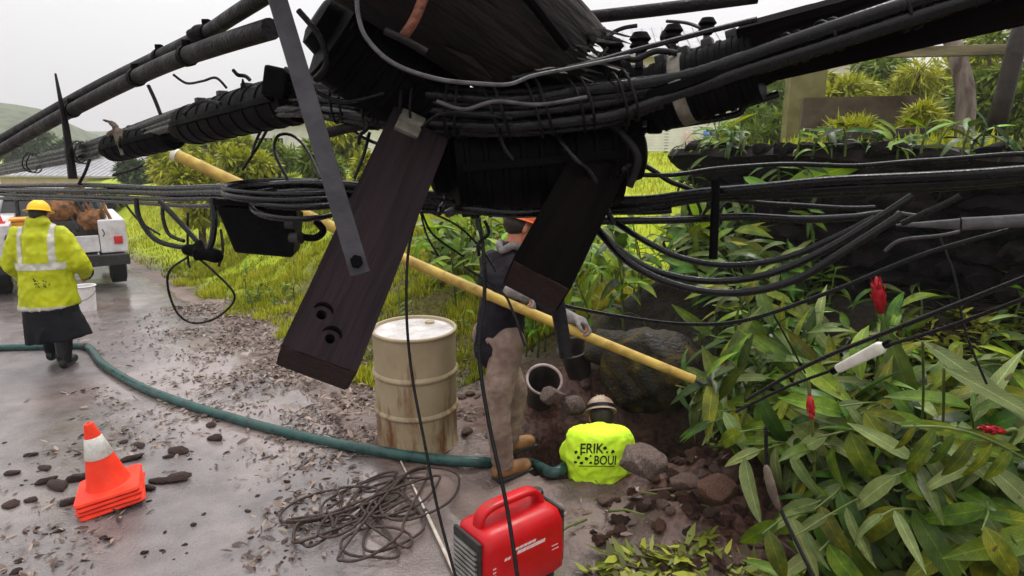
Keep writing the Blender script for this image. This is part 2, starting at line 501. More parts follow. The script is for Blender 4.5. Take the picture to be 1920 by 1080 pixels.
PINKP = mat('pink cloth', (0.60, 0.16, 0.20), (0.70, 0.24, 0.28), 8, 0.8)
# plants
LEAFG = mat('ginger leaf', (0.017, 0.048, 0.0025), (0.078, 0.140, 0.005), 3, 0.30, 0.45, 0.15, 14, trans=0.2, rnd=(0.03, 0.65), spec=0.22)
LEAFY = mat('bright broad leaf', (0.10, 0.21, 0.004), (0.25, 0.37, 0.006), 3, 0.38, 0.5, 0.15, 14, trans=0.35, rnd=(0.03, 0.5), spec=0.2)
LEAFD = mat('cut leaf', (0.050, 0.085, 0.006), (0.185, 0.225, 0.013), 3, 0.36, 0.5, 0.15, 14, trans=0.15, rnd=(0.04, 0.55), spec=0.2)
LEAFP = mat('pale underside leaf', (0.10, 0.135, 0.040), (0.20, 0.25, 0.085), 3, 0.5, spec=0.2, trans=0.15, rnd=(0.02, 0.3))
STEM = mat('green stem', (0.05, 0.085, 0.018), (0.13, 0.17, 0.04), 9, 0.5, rnd=(0.02, 0.3))
REDF = mat('red ginger bract', (0.28, 0.004, 0.010), (0.45, 0.012, 0.022), 30, 0.4, trans=0.15)
GRASS = mat('grass blade', (0.10, 0.13, 0.006), (0.33, 0.36, 0.010), attr='rnd', c3=(0.54, 0.50, 0.06), rough=0.5, trans=0.3, spec=0.2)
LITTER = mat('leaf litter', (0.026, 0.014, 0.010), (0.105, 0.066, 0.052), attr='rnd', c3=(0.30, 0.225, 0.175), rough=0.4)
GLITTER = mat('cut green litter', (0.034, 0.020, 0.007), (0.125, 0.155, 0.013), attr='rnd', c3=(0.36, 0.37, 0.05), rough=0.42, trans=0.15, spec=0.25)
FOLY = mat('bright yellow green foliage', (0.13, 0.16, 0.006), (0.36, 0.38, 0.012), attr='rnd', c3=(0.58, 0.54, 0.06), rough=0.5, trans=0.3)  # yellow green is the leaves' own colour
FOLG = mat('mid green foliage', (0.045, 0.085, 0.008), (0.15, 0.22, 0.016), attr='rnd', c3=(0.30, 0.36, 0.04), rough=0.5, trans=0.3)
FOLD = mat('dark green foliage', (0.020, 0.040, 0.012), (0.055, 0.095, 0.02), attr='rnd', c3=(0.12, 0.16, 0.045), rough=0.5, trans=0.25)
BARK = mat('bark', (0.05, 0.035, 0.025), (0.16, 0.12, 0.09), 10, 0.9, bump=0.5)
SOILC = mat('clod of red brown soil', (0.020, 0.008, 0.005), (0.115, 0.052, 0.034), 14, 0.7, 0.9, 0.8, 60, rnd=(0.01, 0.5), spec=0.25)
HILLM = mat('wooded hillside', (0.035, 0.055, 0.022), (0.085, 0.105, 0.05), 0.25, 0.95, bump=0.0, c3=(0.13, 0.15, 0.08))

def tint(m, build):
    """Rework a material's base colour: build(N, Lk, old socket) returns the new colour socket."""
    N = m.node_tree.nodes; Lk = m.node_tree.links.new
    b = N['Principled BSDF']; old = b.inputs['Base Color'].links[0].from_socket
    new = build(N, Lk, old)
    for l in list(m.node_tree.links):
        if l.from_socket == old and l.to_socket.name in ('Base Color',) or (l.from_socket == old and l.to_node.type == 'BSDF_TRANSLUCENT'):
            t = l.to_socket; m.node_tree.links.remove(l); Lk(new, t)

def veins(m):
    """Midrib, side veins and brown blotches, laid out in the leaf's own coordinates."""
    def f(N, Lk, old):
        tc = N.new('ShaderNodeTexCoord'); sp = N.new('ShaderNodeSeparateXYZ'); Lk(tc.outputs['Object'], sp.inputs[0])
        def mth(op, a, b=None, c=None):
            q = N.new('ShaderNodeMath'); q.operation = op
            for i, v in enumerate((a, b, c)):
                if v is None: continue
                if isinstance(v, (int, float)): q.inputs[i].default_value = v
                else: Lk(v, q.inputs[i])
            return q.outputs[0]
        ax = mth('ABSOLUTE', sp.outputs['X'])
        wv = mth('SINE', mth('MULTIPLY', mth('SUBTRACT', sp.outputs['Y'], mth('MULTIPLY', ax, 1.6)), 120.0))
        val = mth('MULTIPLY_ADD', wv, 0.10, 0.95)
        rib = mth('LESS_THAN', ax, 0.006)
        val = mth('ADD', val, mth('MULTIPLY', rib, 0.6))
        sc_ = N.new('ShaderNodeVectorMath'); sc_.operation = 'SCALE'; Lk(old, sc_.inputs[0]); Lk(val, sc_.inputs['Scale'])
        oi = N.new('ShaderNodeObjectInfo'); no = N.new('ShaderNodeTexNoise'); no.noise_dimensions = '4D'; no.inputs['Scale'].default_value = 7; no.inputs['Detail'].default_value = 4
        Lk(tc.outputs['Object'], no.inputs['Vector']); Lk(mth('MULTIPLY', oi.outputs['Random'], 40.0), no.inputs['W'])
        rp = N.new('ShaderNodeValToRGB'); rp.color_ramp.elements[0].position = 0.66; rp.color_ramp.elements[1].position = 0.72; Lk(no.outputs['Fac'], rp.inputs[0])
        mx = N.new('ShaderNodeMix'); mx.data_type = 'RGBA'; Lk(rp.outputs[0], mx.inputs['Factor']); Lk(sc_.outputs[0], mx.inputs['A']); mx.inputs['B'].default_value = (0.075, 0.05, 0.016, 1)
        return mx.outputs['Result']
    tint(m, f)
for m_ in (LEAFG, LEAFY, LEAFD, LEAFP): veins(m_)

def grime(m, col=(0.10, 0.07, 0.055), scale=9.0, lo=0.56, hi=0.72, amount=0.75):
    """Dried mud splashes with a shape of their own."""
    def f(N, Lk, old):
        tc = N.new('ShaderNodeTexCoord'); no = N.new('ShaderNodeTexNoise'); no.inputs['Scale'].default_value = scale; no.inputs['Detail'].default_value = 9; no.inputs['Roughness'].default_value = 0.72
        Lk(tc.outputs['Object'], no.inputs['Vector'])
        mr = N.new('ShaderNodeMapRange'); mr.inputs['From Min'].default_value = lo; mr.inputs['From Max'].default_value = hi; mr.inputs['To Max'].default_value = amount; Lk(no.outputs['Fac'], mr.inputs['Value'])
        mx = N.new('ShaderNodeMix'); mx.data_type = 'RGBA'; Lk(mr.outputs[0], mx.inputs['Factor']); Lk(old, mx.inputs['A']); mx.inputs['B'].default_value = (*col, 1)
        return mx.outputs['Result']
    tint(m, f)
grime(ORANGE, (0.20, 0.05, 0.03), 8, .55, .75, .6); grime(CONEW, (0.2, 0.16, 0.13), 10, .5, .72); grime(REDP, (0.14, 0.03, 0.025), 14, .56, .74, .6); grime(HIVIS, (0.12, 0.10, 0.03), 6, .56, .76, .6)
grime(KHAKI, (0.06, 0.038, 0.028), 4, .48, .72, .5); grime(TRUCKW, (0.14, 0.11, 0.09), 3, .5, .75, .6); grime(BUCKW, (0.2, 0.16, 0.14), 8, .54, .72); grime(NEON, (0.16, 0.20, 0.03), 9, .60, .76, .5); grime(HOSE, (0.10, 0.075, 0.06), 5, .54, .70, .6)
grime(YPOLE, (0.07, 0.045, 0.02), 7, .54, .70, .7); grime(DRUMTOP, (0.16, 0.10, 0.07), 7, .52, .7, .6)

# ground: mud, spoil, grassy soil and bright lawn by a cover mask
def ground_material():
    m = bpy.data.materials.new('ground'); m.use_nodes = True
    N = m.node_tree.nodes; Lk = m.node_tree.links.new; b = N['Principled BSDF']
    tc = N.new('ShaderNodeTexCoord')
    def noise(s, d=6):
        q = N.new('ShaderNodeTexNoise'); q.inputs['Scale'].default_value = s; q.inputs['Detail'].default_value = d
        Lk(tc.outputs['Object'], q.inputs['Vector']); return q
    def ramp(src, a, c, p=(0.35, 0.65)):
        q = N.new('ShaderNodeValToRGB'); e = q.color_ramp.elements
        e[0].color = (*a, 1); e[1].color = (*c, 1); e[0].position, e[1].position = p
        Lk(src, q.inputs[0]); return q.outputs[0]
    n1 = noise(2.6); n2 = noise(24); n3 = noise(0.9)
    mud = ramp(n1.outputs['Fac'], (0.085, 0.058, 0.048), (0.205, 0.152, 0.132))
    spoil = ramp(n2.outputs['Fac'], (0.022, 0.008, 0.005), (0.115, 0.052, 0.034))
    soil = ramp(n2.outputs['Fac'], (0.040, 0.032, 0.010), (0.12, 0.105, 0.022))
    lawn = ramp(n3.outputs['Fac'], (0.22, 0.28, 0.006), (0.34, 0.40, 0.010))
    def att(nm):
        q = N.new('ShaderNodeAttribute'); q.attribute_name = nm; return q.outputs['Fac']
    def mix(f, a, c):
        q = N.new('ShaderNodeMix'); q.data_type = 'RGBA'; Lk(f, q.inputs['Factor']); Lk(a, q.inputs['A']); Lk(c, q.inputs['B']); return q.outputs['Result']
    col = mix(att('spoil'), mud, spoil)
    col = mix(att('soil'), col, soil)
    bank_shade = ramp(n2.outputs['Fac'], (0.004, 0.003, 0.002), (0.022, 0.016, 0.008))  # near-black soil colour: painted shade in the gaps under the bank leaves
    col = mix(att('bank_shade'), col, bank_shade)
    col = mix(att('lawn'), col, lawn)
    Lk(col, b.inputs['Base Color'])
    mr = N.new('ShaderNodeMapRange'); mr.inputs['From Min'].default_value = 0.38; mr.inputs['From Max'].default_value = 0.6
    mr.inputs['To Min'].default_value = 0.22; mr.inputs['To Max'].default_value = 0.75
    Lk(n1.outputs['Fac'], mr.inputs['Value'])
    rm = N.new('ShaderNodeMath'); rm.operation = 'MAXIMUM'
    r2 = N.new('ShaderNodeMath'); r2.operation = 'MULTIPLY_ADD'; Lk(att('spoil'), r2.inputs[0]); r2.inputs[1].default_value = 0.62; r2.inputs[2].default_value = 0.0
    r3 = N.new('ShaderNodeMath'); r3.operation = 'MAXIMUM'; Lk(r2.outputs[0], r3.inputs[0]); Lk(att('soil'), r3.inputs[1])
    Lk(mr.outputs[0], rm.inputs[0]); Lk(r3.outputs[0], rm.inputs[1]); Lk(rm.outputs[0], b.inputs['Roughness'])
    b.inputs['Specular IOR Level'].default_value = 0.35
    bp = N.new('ShaderNodeBump'); bp.inputs['Strength'].default_value = 0.6; bp.inputs['Distance'].default_value = 0.03
    Lk(n2.outputs['Fac'], bp.inputs['Height']); Lk(bp.outputs[0], b.inputs['Normal'])
    return m

def road_material():
    m = bpy.data.materials.new('wet road'); m.use_nodes = True
    N = m.node_tree.nodes; Lk = m.node_tree.links.new; b = N['Principled BSDF']
    tc = N.new('ShaderNodeTexCoord')
    def noise(s, d=6, dist=0.0):
        q = N.new('ShaderNodeTexNoise'); q.inputs['Scale'].default_value = s; q.inputs['Detail'].default_value = d
        q.inputs['Distortion'].default_value = dist
        Lk(tc.outputs['Object'], q.inputs['Vector']); return q.outputs['Fac']
    big = noise(0.55, 5, 0.6); mid = noise(5.0, 6); fine = noise(70, 3); spk = noise(160, 2)
    def ramp(src, els):
        q = N.new('ShaderNodeValToRGB'); e = q.color_ramp.elements
        e[0].position, e[0].color = els[0][0], (*els[0][1], 1)
        e[1].position, e[1].color = els[-1][0], (*els[-1][1], 1)
        for p, c in els[1:-1]:
            k = e.new(p); k.color = (*c, 1)
        Lk(src, q.inputs[0]); return q.outputs[0]
    def mix(f, a, c, t='MIX'):
        q = N.new('ShaderNodeMix'); q.data_type = 'RGBA'; q.blend_type = t
        if isinstance(f, float): q.inputs['Factor'].default_value = f
        else: Lk(f, q.inputs['Factor'])
        Lk(a, q.inputs['A']); Lk(c, q.inputs['B']); return q.outputs['Result']
    asph = ramp(mid, [(0.3, (0.090, 0.076, 0.073)), (0.7, (0.165, 0.143, 0.139))])
    silt = ramp(mid, [(0.3, (0.165, 0.128, 0.116)), (0.7, (0.250, 0.203, 0.190))])
    sel = ramp(big, [(0.46, (0, 0, 0)), (0.60, (1, 1, 1))])
    col = mix(sel, asph, silt)
    grit = ramp(spk, [(0.33, (0.45, 0.43, 0.42)), (0.42, (1, 1, 1)), (0.62, (1, 1, 1)), (0.70, (1.35, 1.33, 1.32))])
    col = mix(0.8, col, grit, 'MULTIPLY')
    Lk(col, b.inputs['Base Color'])
    wet = ramp(big, [(0.36, (0.34, 0.34, 0.34)), (0.46, (0.24, 0.24, 0.24)), (0.55, (0.06, 0.06, 0.06)), (0.72, (0.14, 0.14, 0.14))])
    Lk(wet, b.inputs['Roughness'])
    b.inputs['Specular IOR Level'].default_value = 0.9
    bs = ramp(big, [(0.45, (0.5, 0.5, 0.5)), (0.60, (0.06, 0.06, 0.06))])
    bp = N.new('ShaderNodeBump'); bp.inputs['Distance'].default_value = 0.008
    Lk(bs, bp.inputs['Strength']); Lk(fine, bp.inputs['Height']); Lk(bp.outputs[0], b.inputs['Normal'])
    return m

# ------------------------------------------------------------------ ground and road
def axis(pieces):
    out = []
    for a, b, step in pieces: out += list(np.arange(a, b, step))
    out.append(pieces[-1][1]); return np.array(out)
gx = axis([(-600, -60, 20), (-60, -14, 2), (-14, -5, 0.16), (-5, -0.8, 0.07), (-0.8, 2.2, 0.035), (2.2, 5.5, 0.09), (5.5, 14, 0.5), (14, 60, 3), (60, 600, 20)])
gy = axis([(-40, -2, 3), (-2, 2.4, 0.2), (2.4, 5.4, 0.04), (5.4, 9, 0.08), (9, 18, 0.2), (18, 40, 1.0), (40, 120, 5), (120, 900, 26)])
XX, YY = np.meshgrid(gx, gy)
S_, T_ = st(XX, YY)
ragged = 0.35 * fbm(XX * 1.3, YY * 1.3) + 0.15 * fbm(XX * 6, YY * 6, 2)
ZZ = H(XX, YY) - 0.05 * (1 - ss(-0.45, 0.0, S_ + ragged))
gv = np.stack([XX, YY, ZZ], -1).reshape(-1, 3)
nx, ny = len(gx), len(gy)
ii = np.arange(nx * ny).reshape(ny, nx)
gf = np.stack([ii[:-1, :-1], ii[:-1, 1:], ii[1:, 1:], ii[1:, :-1]], -1).reshape(-1, 4)
gme = bpy.data.meshes.new('ground')
gme.from_pydata(gv.tolist(), [], gf.tolist())
gme.polygons.foreach_set('use_smooth', [True] * len(gme.polygons))
def fattr(me, name, arr):
    a = me.attributes.new(name, 'FLOAT', 'POINT'); a.data.foreach_set('value', np.asarray(arr, np.float32).ravel())
nz = 0.5 * fbm(XX * 1.7, YY * 1.7)
fattr(gme, 'spoil', np.clip(ss(0.45, 0.95, S_ + nz * 0.6) * (1 - ss(1.6, 2.3, T_ + nz)), 0, 1))
soil_m = np.clip(ss(0.2, 0.9, S_ + nz * 0.8) * ss(1.9, 2.8, T_ + nz) + ss(1.7, 2.3, S_ + nz * 0.5), 0, 1)
fattr(gme, 'soil', soil_m)
fattr(gme, 'bank_shade', np.clip(ss(1.5, 2.1, S_ + nz * 0.4) * (1 - ss(1.6, 2.6, T_ + nz)) * (1 - ss(3.3, 3.4, S_)), 0, 1))  # mask for the shade painted into the soil below the rock wall
fattr(gme, 'lawn', np.clip(ss(3.2, 4.5, S_ + nz) * ss(1.8, 2.6, T_) + ss(6.0, 9.0, T_ + nz) * ss(0.2, 0.8, S_ + nz * 0.5) + ss(18, 24, YY), 0, 1))
gme.materials.append(ground_material())
tag(link('ground', gme), kind='structure')

rs = axis([(-9.0, -2.0, 0.2), (-2.0, 0.14, 0.05)])
rt = axis([(-6.0, -2, 0.5), (-2, 7, 0.08), (7, 22, 0.3)])
RS, RT = np.meshgrid(rs, rt)
ex, ey = xy(RS, RT)
edge = 0.30 * fbm(ex * 1.1, ey * 1.1) + 0.1 * fbm(ex * 5, ey * 5, 2)
rz = H_road(ex, ey) + 0.004 - 0.06 * ss(-0.10, 0.14, RS + edge)
rv = np.stack([ex, ey, rz], -1).reshape(-1, 3)
ii = np.arange(len(rs) * len(rt)).reshape(len(rt), len(rs))
rf = np.stack([ii[:-1, :-1], ii[:-1, 1:], ii[1:, 1:], ii[1:, :-1]], -1).reshape(-1, 4)
rme = bpy.data.meshes.new('road'); rme.from_pydata(rv.tolist(), [], rf.tolist())
rme.polygons.foreach_set('use_smooth', [True] * len(rme.polygons))
rme.materials.append(road_material())
tag(link('road', rme), kind='structure')

# distant hills
def hill(name, u0, u1, dist, prof, depth=60):
    us = np.linspace(u0, u1, 90)
    rows = []
    for k, fr in enumerate(np.linspace(0, 1, 14)):
        row = []
        for u in us:
            ang = math.atan((u - 960) / FPX)
            dd = dist + depth * fr
            x = math.tan(ang) * dd
            v = np.interp(u, [p[0] for p in prof], [p[1] for p in prof])
            top = CAM_H + (283 - v) / FPX * (dist + depth) * 1.0
            z = -3 + (top + 3) * math.sin(fr * math.pi / 2) + 1.6 * float(fbm(x * 0.05, dd * 0.05)) * (0.3 + fr)
            row.append((x, dd, z))
        rows.append(row)
    back = [(x, y + depth * 0.8, -3) for x, y, z in rows[-1]]
    rows.append(back)
    vs = [p for r_ in rows for p in r_]; n = len(us)
    fs = [(i * n + k, i * n + k + 1, (i + 1) * n + k + 1, (i + 1) * n + k) for i in range(len(rows) - 1) for k in range(n - 1)]
    o = MB().add(vs, fs).build(name, HILLM, smooth=True)
    return tag(o, kind='structure')
hill('hill_near', -900, 3000, 130, [(-900, 180), (-200, 190), (20, 198), (110, 212), (200, 262), (300, 300), (420, 285), (640, 262), (900, 250), (1300, 240), (3000, 200)])
hill('hill_far', -1500, 3400, 300, [(-1500, 240), (100, 250), (260, 246), (420, 262), (700, 244), (1100, 236), (3400, 215)], 120)


# ================================================================== BACKGROUND BUILDINGS
def on_ground(u, y):
    """Ground point at forward distance y below photo column u (taken at the horizon row)."""
    x = (u - 960) / FPX * (y * CP)
    return Vector((x, y, Hf(x, y)))

def slab(mb, a, b, h0, h1, th):
    """Upright slab from a to b (x, y) between heights h0 and h1."""
    a = Vector((a[0], a[1], 0)); b = Vector((b[0], b[1], 0))
    d = (b - a); n = Vector((-d.y, d.x, 0)).normalized() * th / 2
    vs = [a - n, b - n, b + n, a + n]
    vs = [Vector((q.x, q.y, h0)) for q in vs] + [Vector((q.x, q.y, h1)) for q in vs]
    mb.add(vs, [(3, 2, 1, 0), (4, 5, 6, 7), (0, 1, 5, 4), (1, 2, 6, 5), (2, 3, 7, 6), (3, 0, 4, 7)])
    return mb

def house(label, base, size, wall_h, roof_h, rotz, wmat, rmat, windows, gable_x=True):
    """Small gabled house: > wall, roof, window (> pane, frame)."""
    root = empty('house', base, (0, 0, rotz))
    sx, sy = size[0] / 2, size[1] / 2
    m = MB(); m.box((0, 0, wall_h / 2 - 0.4), (size[0], size[1], wall_h + 0.8)); m.build('wall', wmat, root)
    m = MB(); o = 0.35; t = 0.10
    if gable_x:
        for sg in (1, -1):
            e = Vector((0, -sg * (sy + o), wall_h - 0.05)); r = Vector((0, sg * 0.02, wall_h + roof_h))
            vs = [(-sx - o, e.y, e.z), (sx + o, e.y, e.z), (sx + o, 0, r.z), (-sx - o, 0, r.z)]
            vs = vs + [(q[0], q[1], q[2] + t) for q in vs]
            m.add(vs, [(3, 2, 1, 0), (4, 5, 6, 7), (0, 1, 5, 4), (1, 2, 6, 5), (2, 3, 7, 6), (3, 0, 4, 7)])
        for sg in (1, -1):
            m2 = MB()
            m2.add([(sg * (sx - 0.01), -sy, wall_h), (sg * (sx - 0.01), sy, wall_h), (sg * (sx - 0.01), 0, wall_h + roof_h),
                    (sg * (sx - 0.12), -sy, wall_h), (sg * (sx - 0.12), sy, wall_h), (sg * (sx - 0.12), 0, wall_h + roof_h)],
                   [(0, 1, 2), (5, 4, 3), (0, 3, 4, 1), (1, 4, 5, 2), (2, 5, 3, 0)])
            m2.build('gable', wmat, root)
    rf = m.build('roof', rmat, root)
    # roofing ribs are real ridges on the sheet
    m = MB()
    k = -sx - o + 0.2
    ang = math.atan2(roof_h + 0.05, sy + o)
    ln = math.hypot(roof_h + 0.05, sy + o)
    while k < sx + o:
        m.box((k, -(sy + o) / 2, wall_h + (roof_h) / 2 + t - 0.01), (0.04, ln * 0.98, 0.04), Matrix.Rotation(ang, 3, 'X'))
        k += 0.35
    tag(m.build('rib', rmat, rf), kind='stuff')
    for (x, z, ww, wh) in windows:
        m = MB(); f = 0.07
        for q in ((x - ww / 2, z, f, wh + f), (x + ww / 2, z, f, wh + f)): m.box((q[0], -sy - 0.03, q[1]), (q[2], 0.08, q[3]))
        for q in ((x, z - wh / 2, ww - f, f), (x, z + wh / 2, ww - f, f), (x, z, ww - f, 0.05)): m.box((q[0], -sy - 0.028, q[1]), (q[2], 0.075, q[3]))
        wo = m.build('window', WHITEW, root)
        m = MB(); m.box((x, -sy - 0.004, z), (ww - 0.04, 0.02, wh - 0.04)); m.build('pane', GLASS, wo)
    tag(root, label, 'house')
    return root

house('pale house with a light grey metal roof behind the yellow green bushes', on_ground(640, 27) + Vector((0, 0, -0.9)), (7.5, 5.0), 2.4, 1.1, R(12), WHITEW, GREYROOF,
      [(-2.4, 1.3, 1.0, 1.0), (0.2, 1.3, 1.2, 1.0), (2.5, 1.3, 1.0, 1.0)])
house('low grey roofed house far off above the parked truck', on_ground(170, 40) + Vector((0, 0, -2.0)), (8.0, 5.0), 1.9, 1.0, R(-8), PINKW, GREYROOF,
      [(-2.0, 1.0, 1.1, 0.8), (1.6, 1.0, 1.1, 0.8)])
house('cream house behind the white slatted fence', on_ground(1345, 24) + Vector((0, 0, -0.3)), (9.0, 5.0), 3.3, 1.2, R(-6), CREAM, GREYROOF,
      [(-2.6, 2.2, 1.1, 1.1), (2.6, 2.2, 1.1, 1.1)])

# white slatted fence with washing hung on it
fa, fb = P(1196, 300, 17.0), P(1400, 300, 16.0)
root = empty('slatted_fence', (fa.x, fa.y, Hf(fa.x, fa.y)))
ft = P(1250, 236, 17.0).z
fbz = P(1250, 284, 17.0).z
n_s = 9
for k in range(n_s):
    z = fbz + (ft - fbz) * (k + 0.5) / n_s
    m = MB(); slab(m, fa, fb, z - 0.030, z + 0.026, 0.03); m.build('slat', WHITEW, root, origin=root.location)
for fr in (0.0, 0.27, 0.53, 0.8, 1.0):
    q = fa.lerp(fb, fr); m = MB(); m.box((q.x, q.y + 0.06, (ft + fbz) / 2 - 0.25), (0.09, 0.08, ft - fbz + 0.55)); m.build('post', BOARDL, root, origin=root.location)
tag(root, 'white horizontal slat fence below the cream house', 'fence')
def cloth(name, mat_, u0, u1, v0, v1, d, label, cat):
    rows = []
    nu, nv = 10, 8
    for j in range(nv + 1):
        for i in range(nu + 1):
            p = P(u0 + (u1 - u0) * i / nu, v0 + (v1 - v0) * j / nv, d)
            p.y += 0.025 * math.sin(i * 1.7) * (0.3 + j / nv)
            rows.append(p)
    n = nu + 1
    fs = [(j * n + i, j * n + i + 1, (j + 1) * n + i + 1, (j + 1) * n + i) for j in range(nv) for i in range(nu)]
    o = MB().add(rows, fs).build(name, mat_, smooth=True, origin=tuple(rows[0]))
    sm = o.modifiers.new('t', 'SOLIDIFY'); sm.thickness = 0.008; bake(o)
    return tag(o, label, cat)
cloth('hanging_towel', BLUEP, 1319, 1337, 245, 261, 16.2, 'blue cloth hung on the white slatted fence', 'cloth')
cloth('hanging_towel', PINKP, 1319, 1337, 262, 270, 16.15, 'pink cloth below the blue one on the slatted fence', 'cloth')
cloth('hanging_towel', PINKW, 1283, 1300, 246, 280, 16.3, 'pale pinkish sheet hung on the slatted fence', 'cloth')

# ---------------------------------------------------------------- yard on the terrace above the rock wall
def yard(u, s):
    """Terrace point under photo column u at distance s metres."""
    x = (u - 960) / FPX * s; return Vector((x, s, Hf(x, s)))
m = MB(); a, b = yard(1484, 8.6), yard(1705, 8.2)
slab(m, a, b, 1.9, P(1590, 186, 8.4).z, 0.22); cw = m.build('concrete_wall', CONC, origin=tuple(a))
tag(cw, 'brown stained low concrete wall on the terrace', 'wall')
m = MB(); a, b = yard(1455, 10.5), yard(1518, 10.4)
slab(m, a, b, 1.8, P(1480, 92, 10.4).z, 0.4); tag(m.build('gate_pillar', OLIVEC, origin=tuple(a)), 'olive stained square pillar behind the low concrete wall', 'pillar')
# tree-trunk post with rail, leaning post
m = MB(); b = yard(1780, 7.2)
top = P(1766, 20, 7.2)
m.tube(crom([(b.x, b.y, b.z - 0.2), (b.x - 0.02, b.y, 2.7), tuple(top)], 6), [0.105 - 0.002 * i for i in range(13)], 12)
tag(m.build('post', POSTW, smooth=True, origin=tuple(b)), 'upright grey brown round post above the rock wall', 'post')
m = MB(); a, b = P(1655, 99, 6.7), P(1893, 93, 6.5)
q = (b - a); rt_ = q.to_track_quat('X', 'Z').to_matrix()
m.box((a + b) / 2, (q.length, 0.06, 0.105), rt_, 0.008); tag(m.build('rail_board', BOARDL, origin=tuple((a + b) / 2)), 'horizontal mossy board nailed across the upright post', 'board')
m = MB(); a, b = P(1862, 262, 6.2), P(1925, 10, 5.9)
m.tube([a, a.lerp(b, .33), a.lerp(b, .66), b], [0.085, 0.08, 0.078, 0.07], 10)
tag(m.build('leaning_post', BOARDW, smooth=True, origin=tuple(a)), 'dark leaning post at the right edge above the rock wall', 'post')
m = MB(); a, b = P(1590, 254, 6.6), P(1735, 248, 6.6)
q = (b - a); m.box((a + b) / 2 , (q.length, 0.20, 0.10), q.to_track_quat('X', 'Z').to_matrix(), 0.015)
tag(m.build('timber_sleeper', BOARDW, origin=tuple((a + b) / 2)), 'short dark timber lying on top of the rock wall', 'timber')
m = MB(); a, b = P(1596, 268, 6.7), P(1725, 266, 6.7)
m.box((a + b) / 2, ((b - a).length, 0.18, 0.08), (b - a).to_track_quat('X', 'Z').to_matrix(), 0.012)
tag(m.build('timber_sleeper', BOARDL, origin=tuple((a + b) / 2)), 'mossy timber under the short dark timber on the wall', 'timber')

# ---------------------------------------------------------------- stones, shared meshes
def stone_mesh(name, seed, mat_, sub=2, amp=0.35):
    bm = bmesh.new(); bmesh.ops.create_icosphere(bm, subdivisions=sub, radius=1)
    rg = np.random.default_rng(seed)
    pl = [(Vector(rg.normal(size=3)).normalized(), rg.uniform(0.55, 0.85)) for _ in range(9)]
    off = rg.uniform(0, 50, 3)
    for q in bm.verts:
        c = q.co.copy()
        for n_, k in pl:
            ex_ = c.dot(n_) - k
            if ex_ > 0: c -= n_ * ex_ * 0.85
        c *= 1 + amp * 0.35 * float(vnoise(c.x * 3 + off[0] + c.z * 2, c.y * 3 + off[1] - c.z))
        q.co = c
    me = bpy.data.meshes.new(name); bm.to_mesh(me); bm.free(); me.materials.append(mat_)
    me.polygons.foreach_set('use_smooth', [True] * len(me.polygons)); me.set_sharp_from_angle(angle=R(38))
    return me
STN = [stone_mesh('stone', 10 + k, STONE, 2) for k in range(4)]
CLD = [stone_mesh('mud_clod', 20 + k, CLOD, 2, 1.2) for k in range(4)]
BST = [stone_mesh('stone', 30 + k, BASALT, 3, 1.4) for k in range(8)]
def rock(name, me, loc, size, rz=0.0, tilt=0.0, parent=None):
    o = link(name, me, parent, loc); o.scale = size; o.rotation_euler = (tilt, tilt * 0.5, rz); return o

# retaining wall of dark rocks, parallel to the road
wroot = empty('rock_wall', (*xy(3.22, 1.4), 0.9))
tag(wroot, 'dark dry stacked rock wall behind the ginger plants', 'wall')
rr = random.Random(3)
core = MB()
a, b = xy(3.36, 1.5), xy(3.36, -4.0)
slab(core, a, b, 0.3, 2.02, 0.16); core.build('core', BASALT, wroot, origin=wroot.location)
led = MB(); nl = 70; rows = []
for i in range(nl + 1):
    tt = 1.62 - 5.4 * i / nl; row_ = []
    for (so, zo) in ((3.08, 2.00), (3.02, 2.05), (3.10, 2.12), (3.34, 2.13), (3.5, 2.06), (3.5, 1.9), (3.2, 1.94)):
        jx = .05 * float(fbm(tt * 3 + zo * 9, so * 4)); x_, y_ = xy(so + jx, tt); row_.append((x_, y_, zo + .05 * float(fbm(tt * 2.2 + so, so * 3 + zo))))
    rows.append(row_)
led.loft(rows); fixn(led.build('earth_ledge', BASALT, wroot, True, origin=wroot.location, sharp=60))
z = 0.85
row = 0
while z < 2.05:
    hgt = rr.uniform(0.10, 0.20)
    t = 1.5 - rr.uniform(0, 0.15)
    while t > -2.6:
        ln = rr.uniform(0.12, 0.46)
        x, y = xy(3.22 + rr.uniform(-0.04, 0.03), t - ln / 2)
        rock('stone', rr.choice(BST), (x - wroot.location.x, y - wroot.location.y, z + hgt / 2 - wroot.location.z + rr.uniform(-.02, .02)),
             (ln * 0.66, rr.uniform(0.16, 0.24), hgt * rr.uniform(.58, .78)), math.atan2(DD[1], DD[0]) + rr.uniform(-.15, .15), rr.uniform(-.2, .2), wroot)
        t -= ln
    z += hgt * 0.93

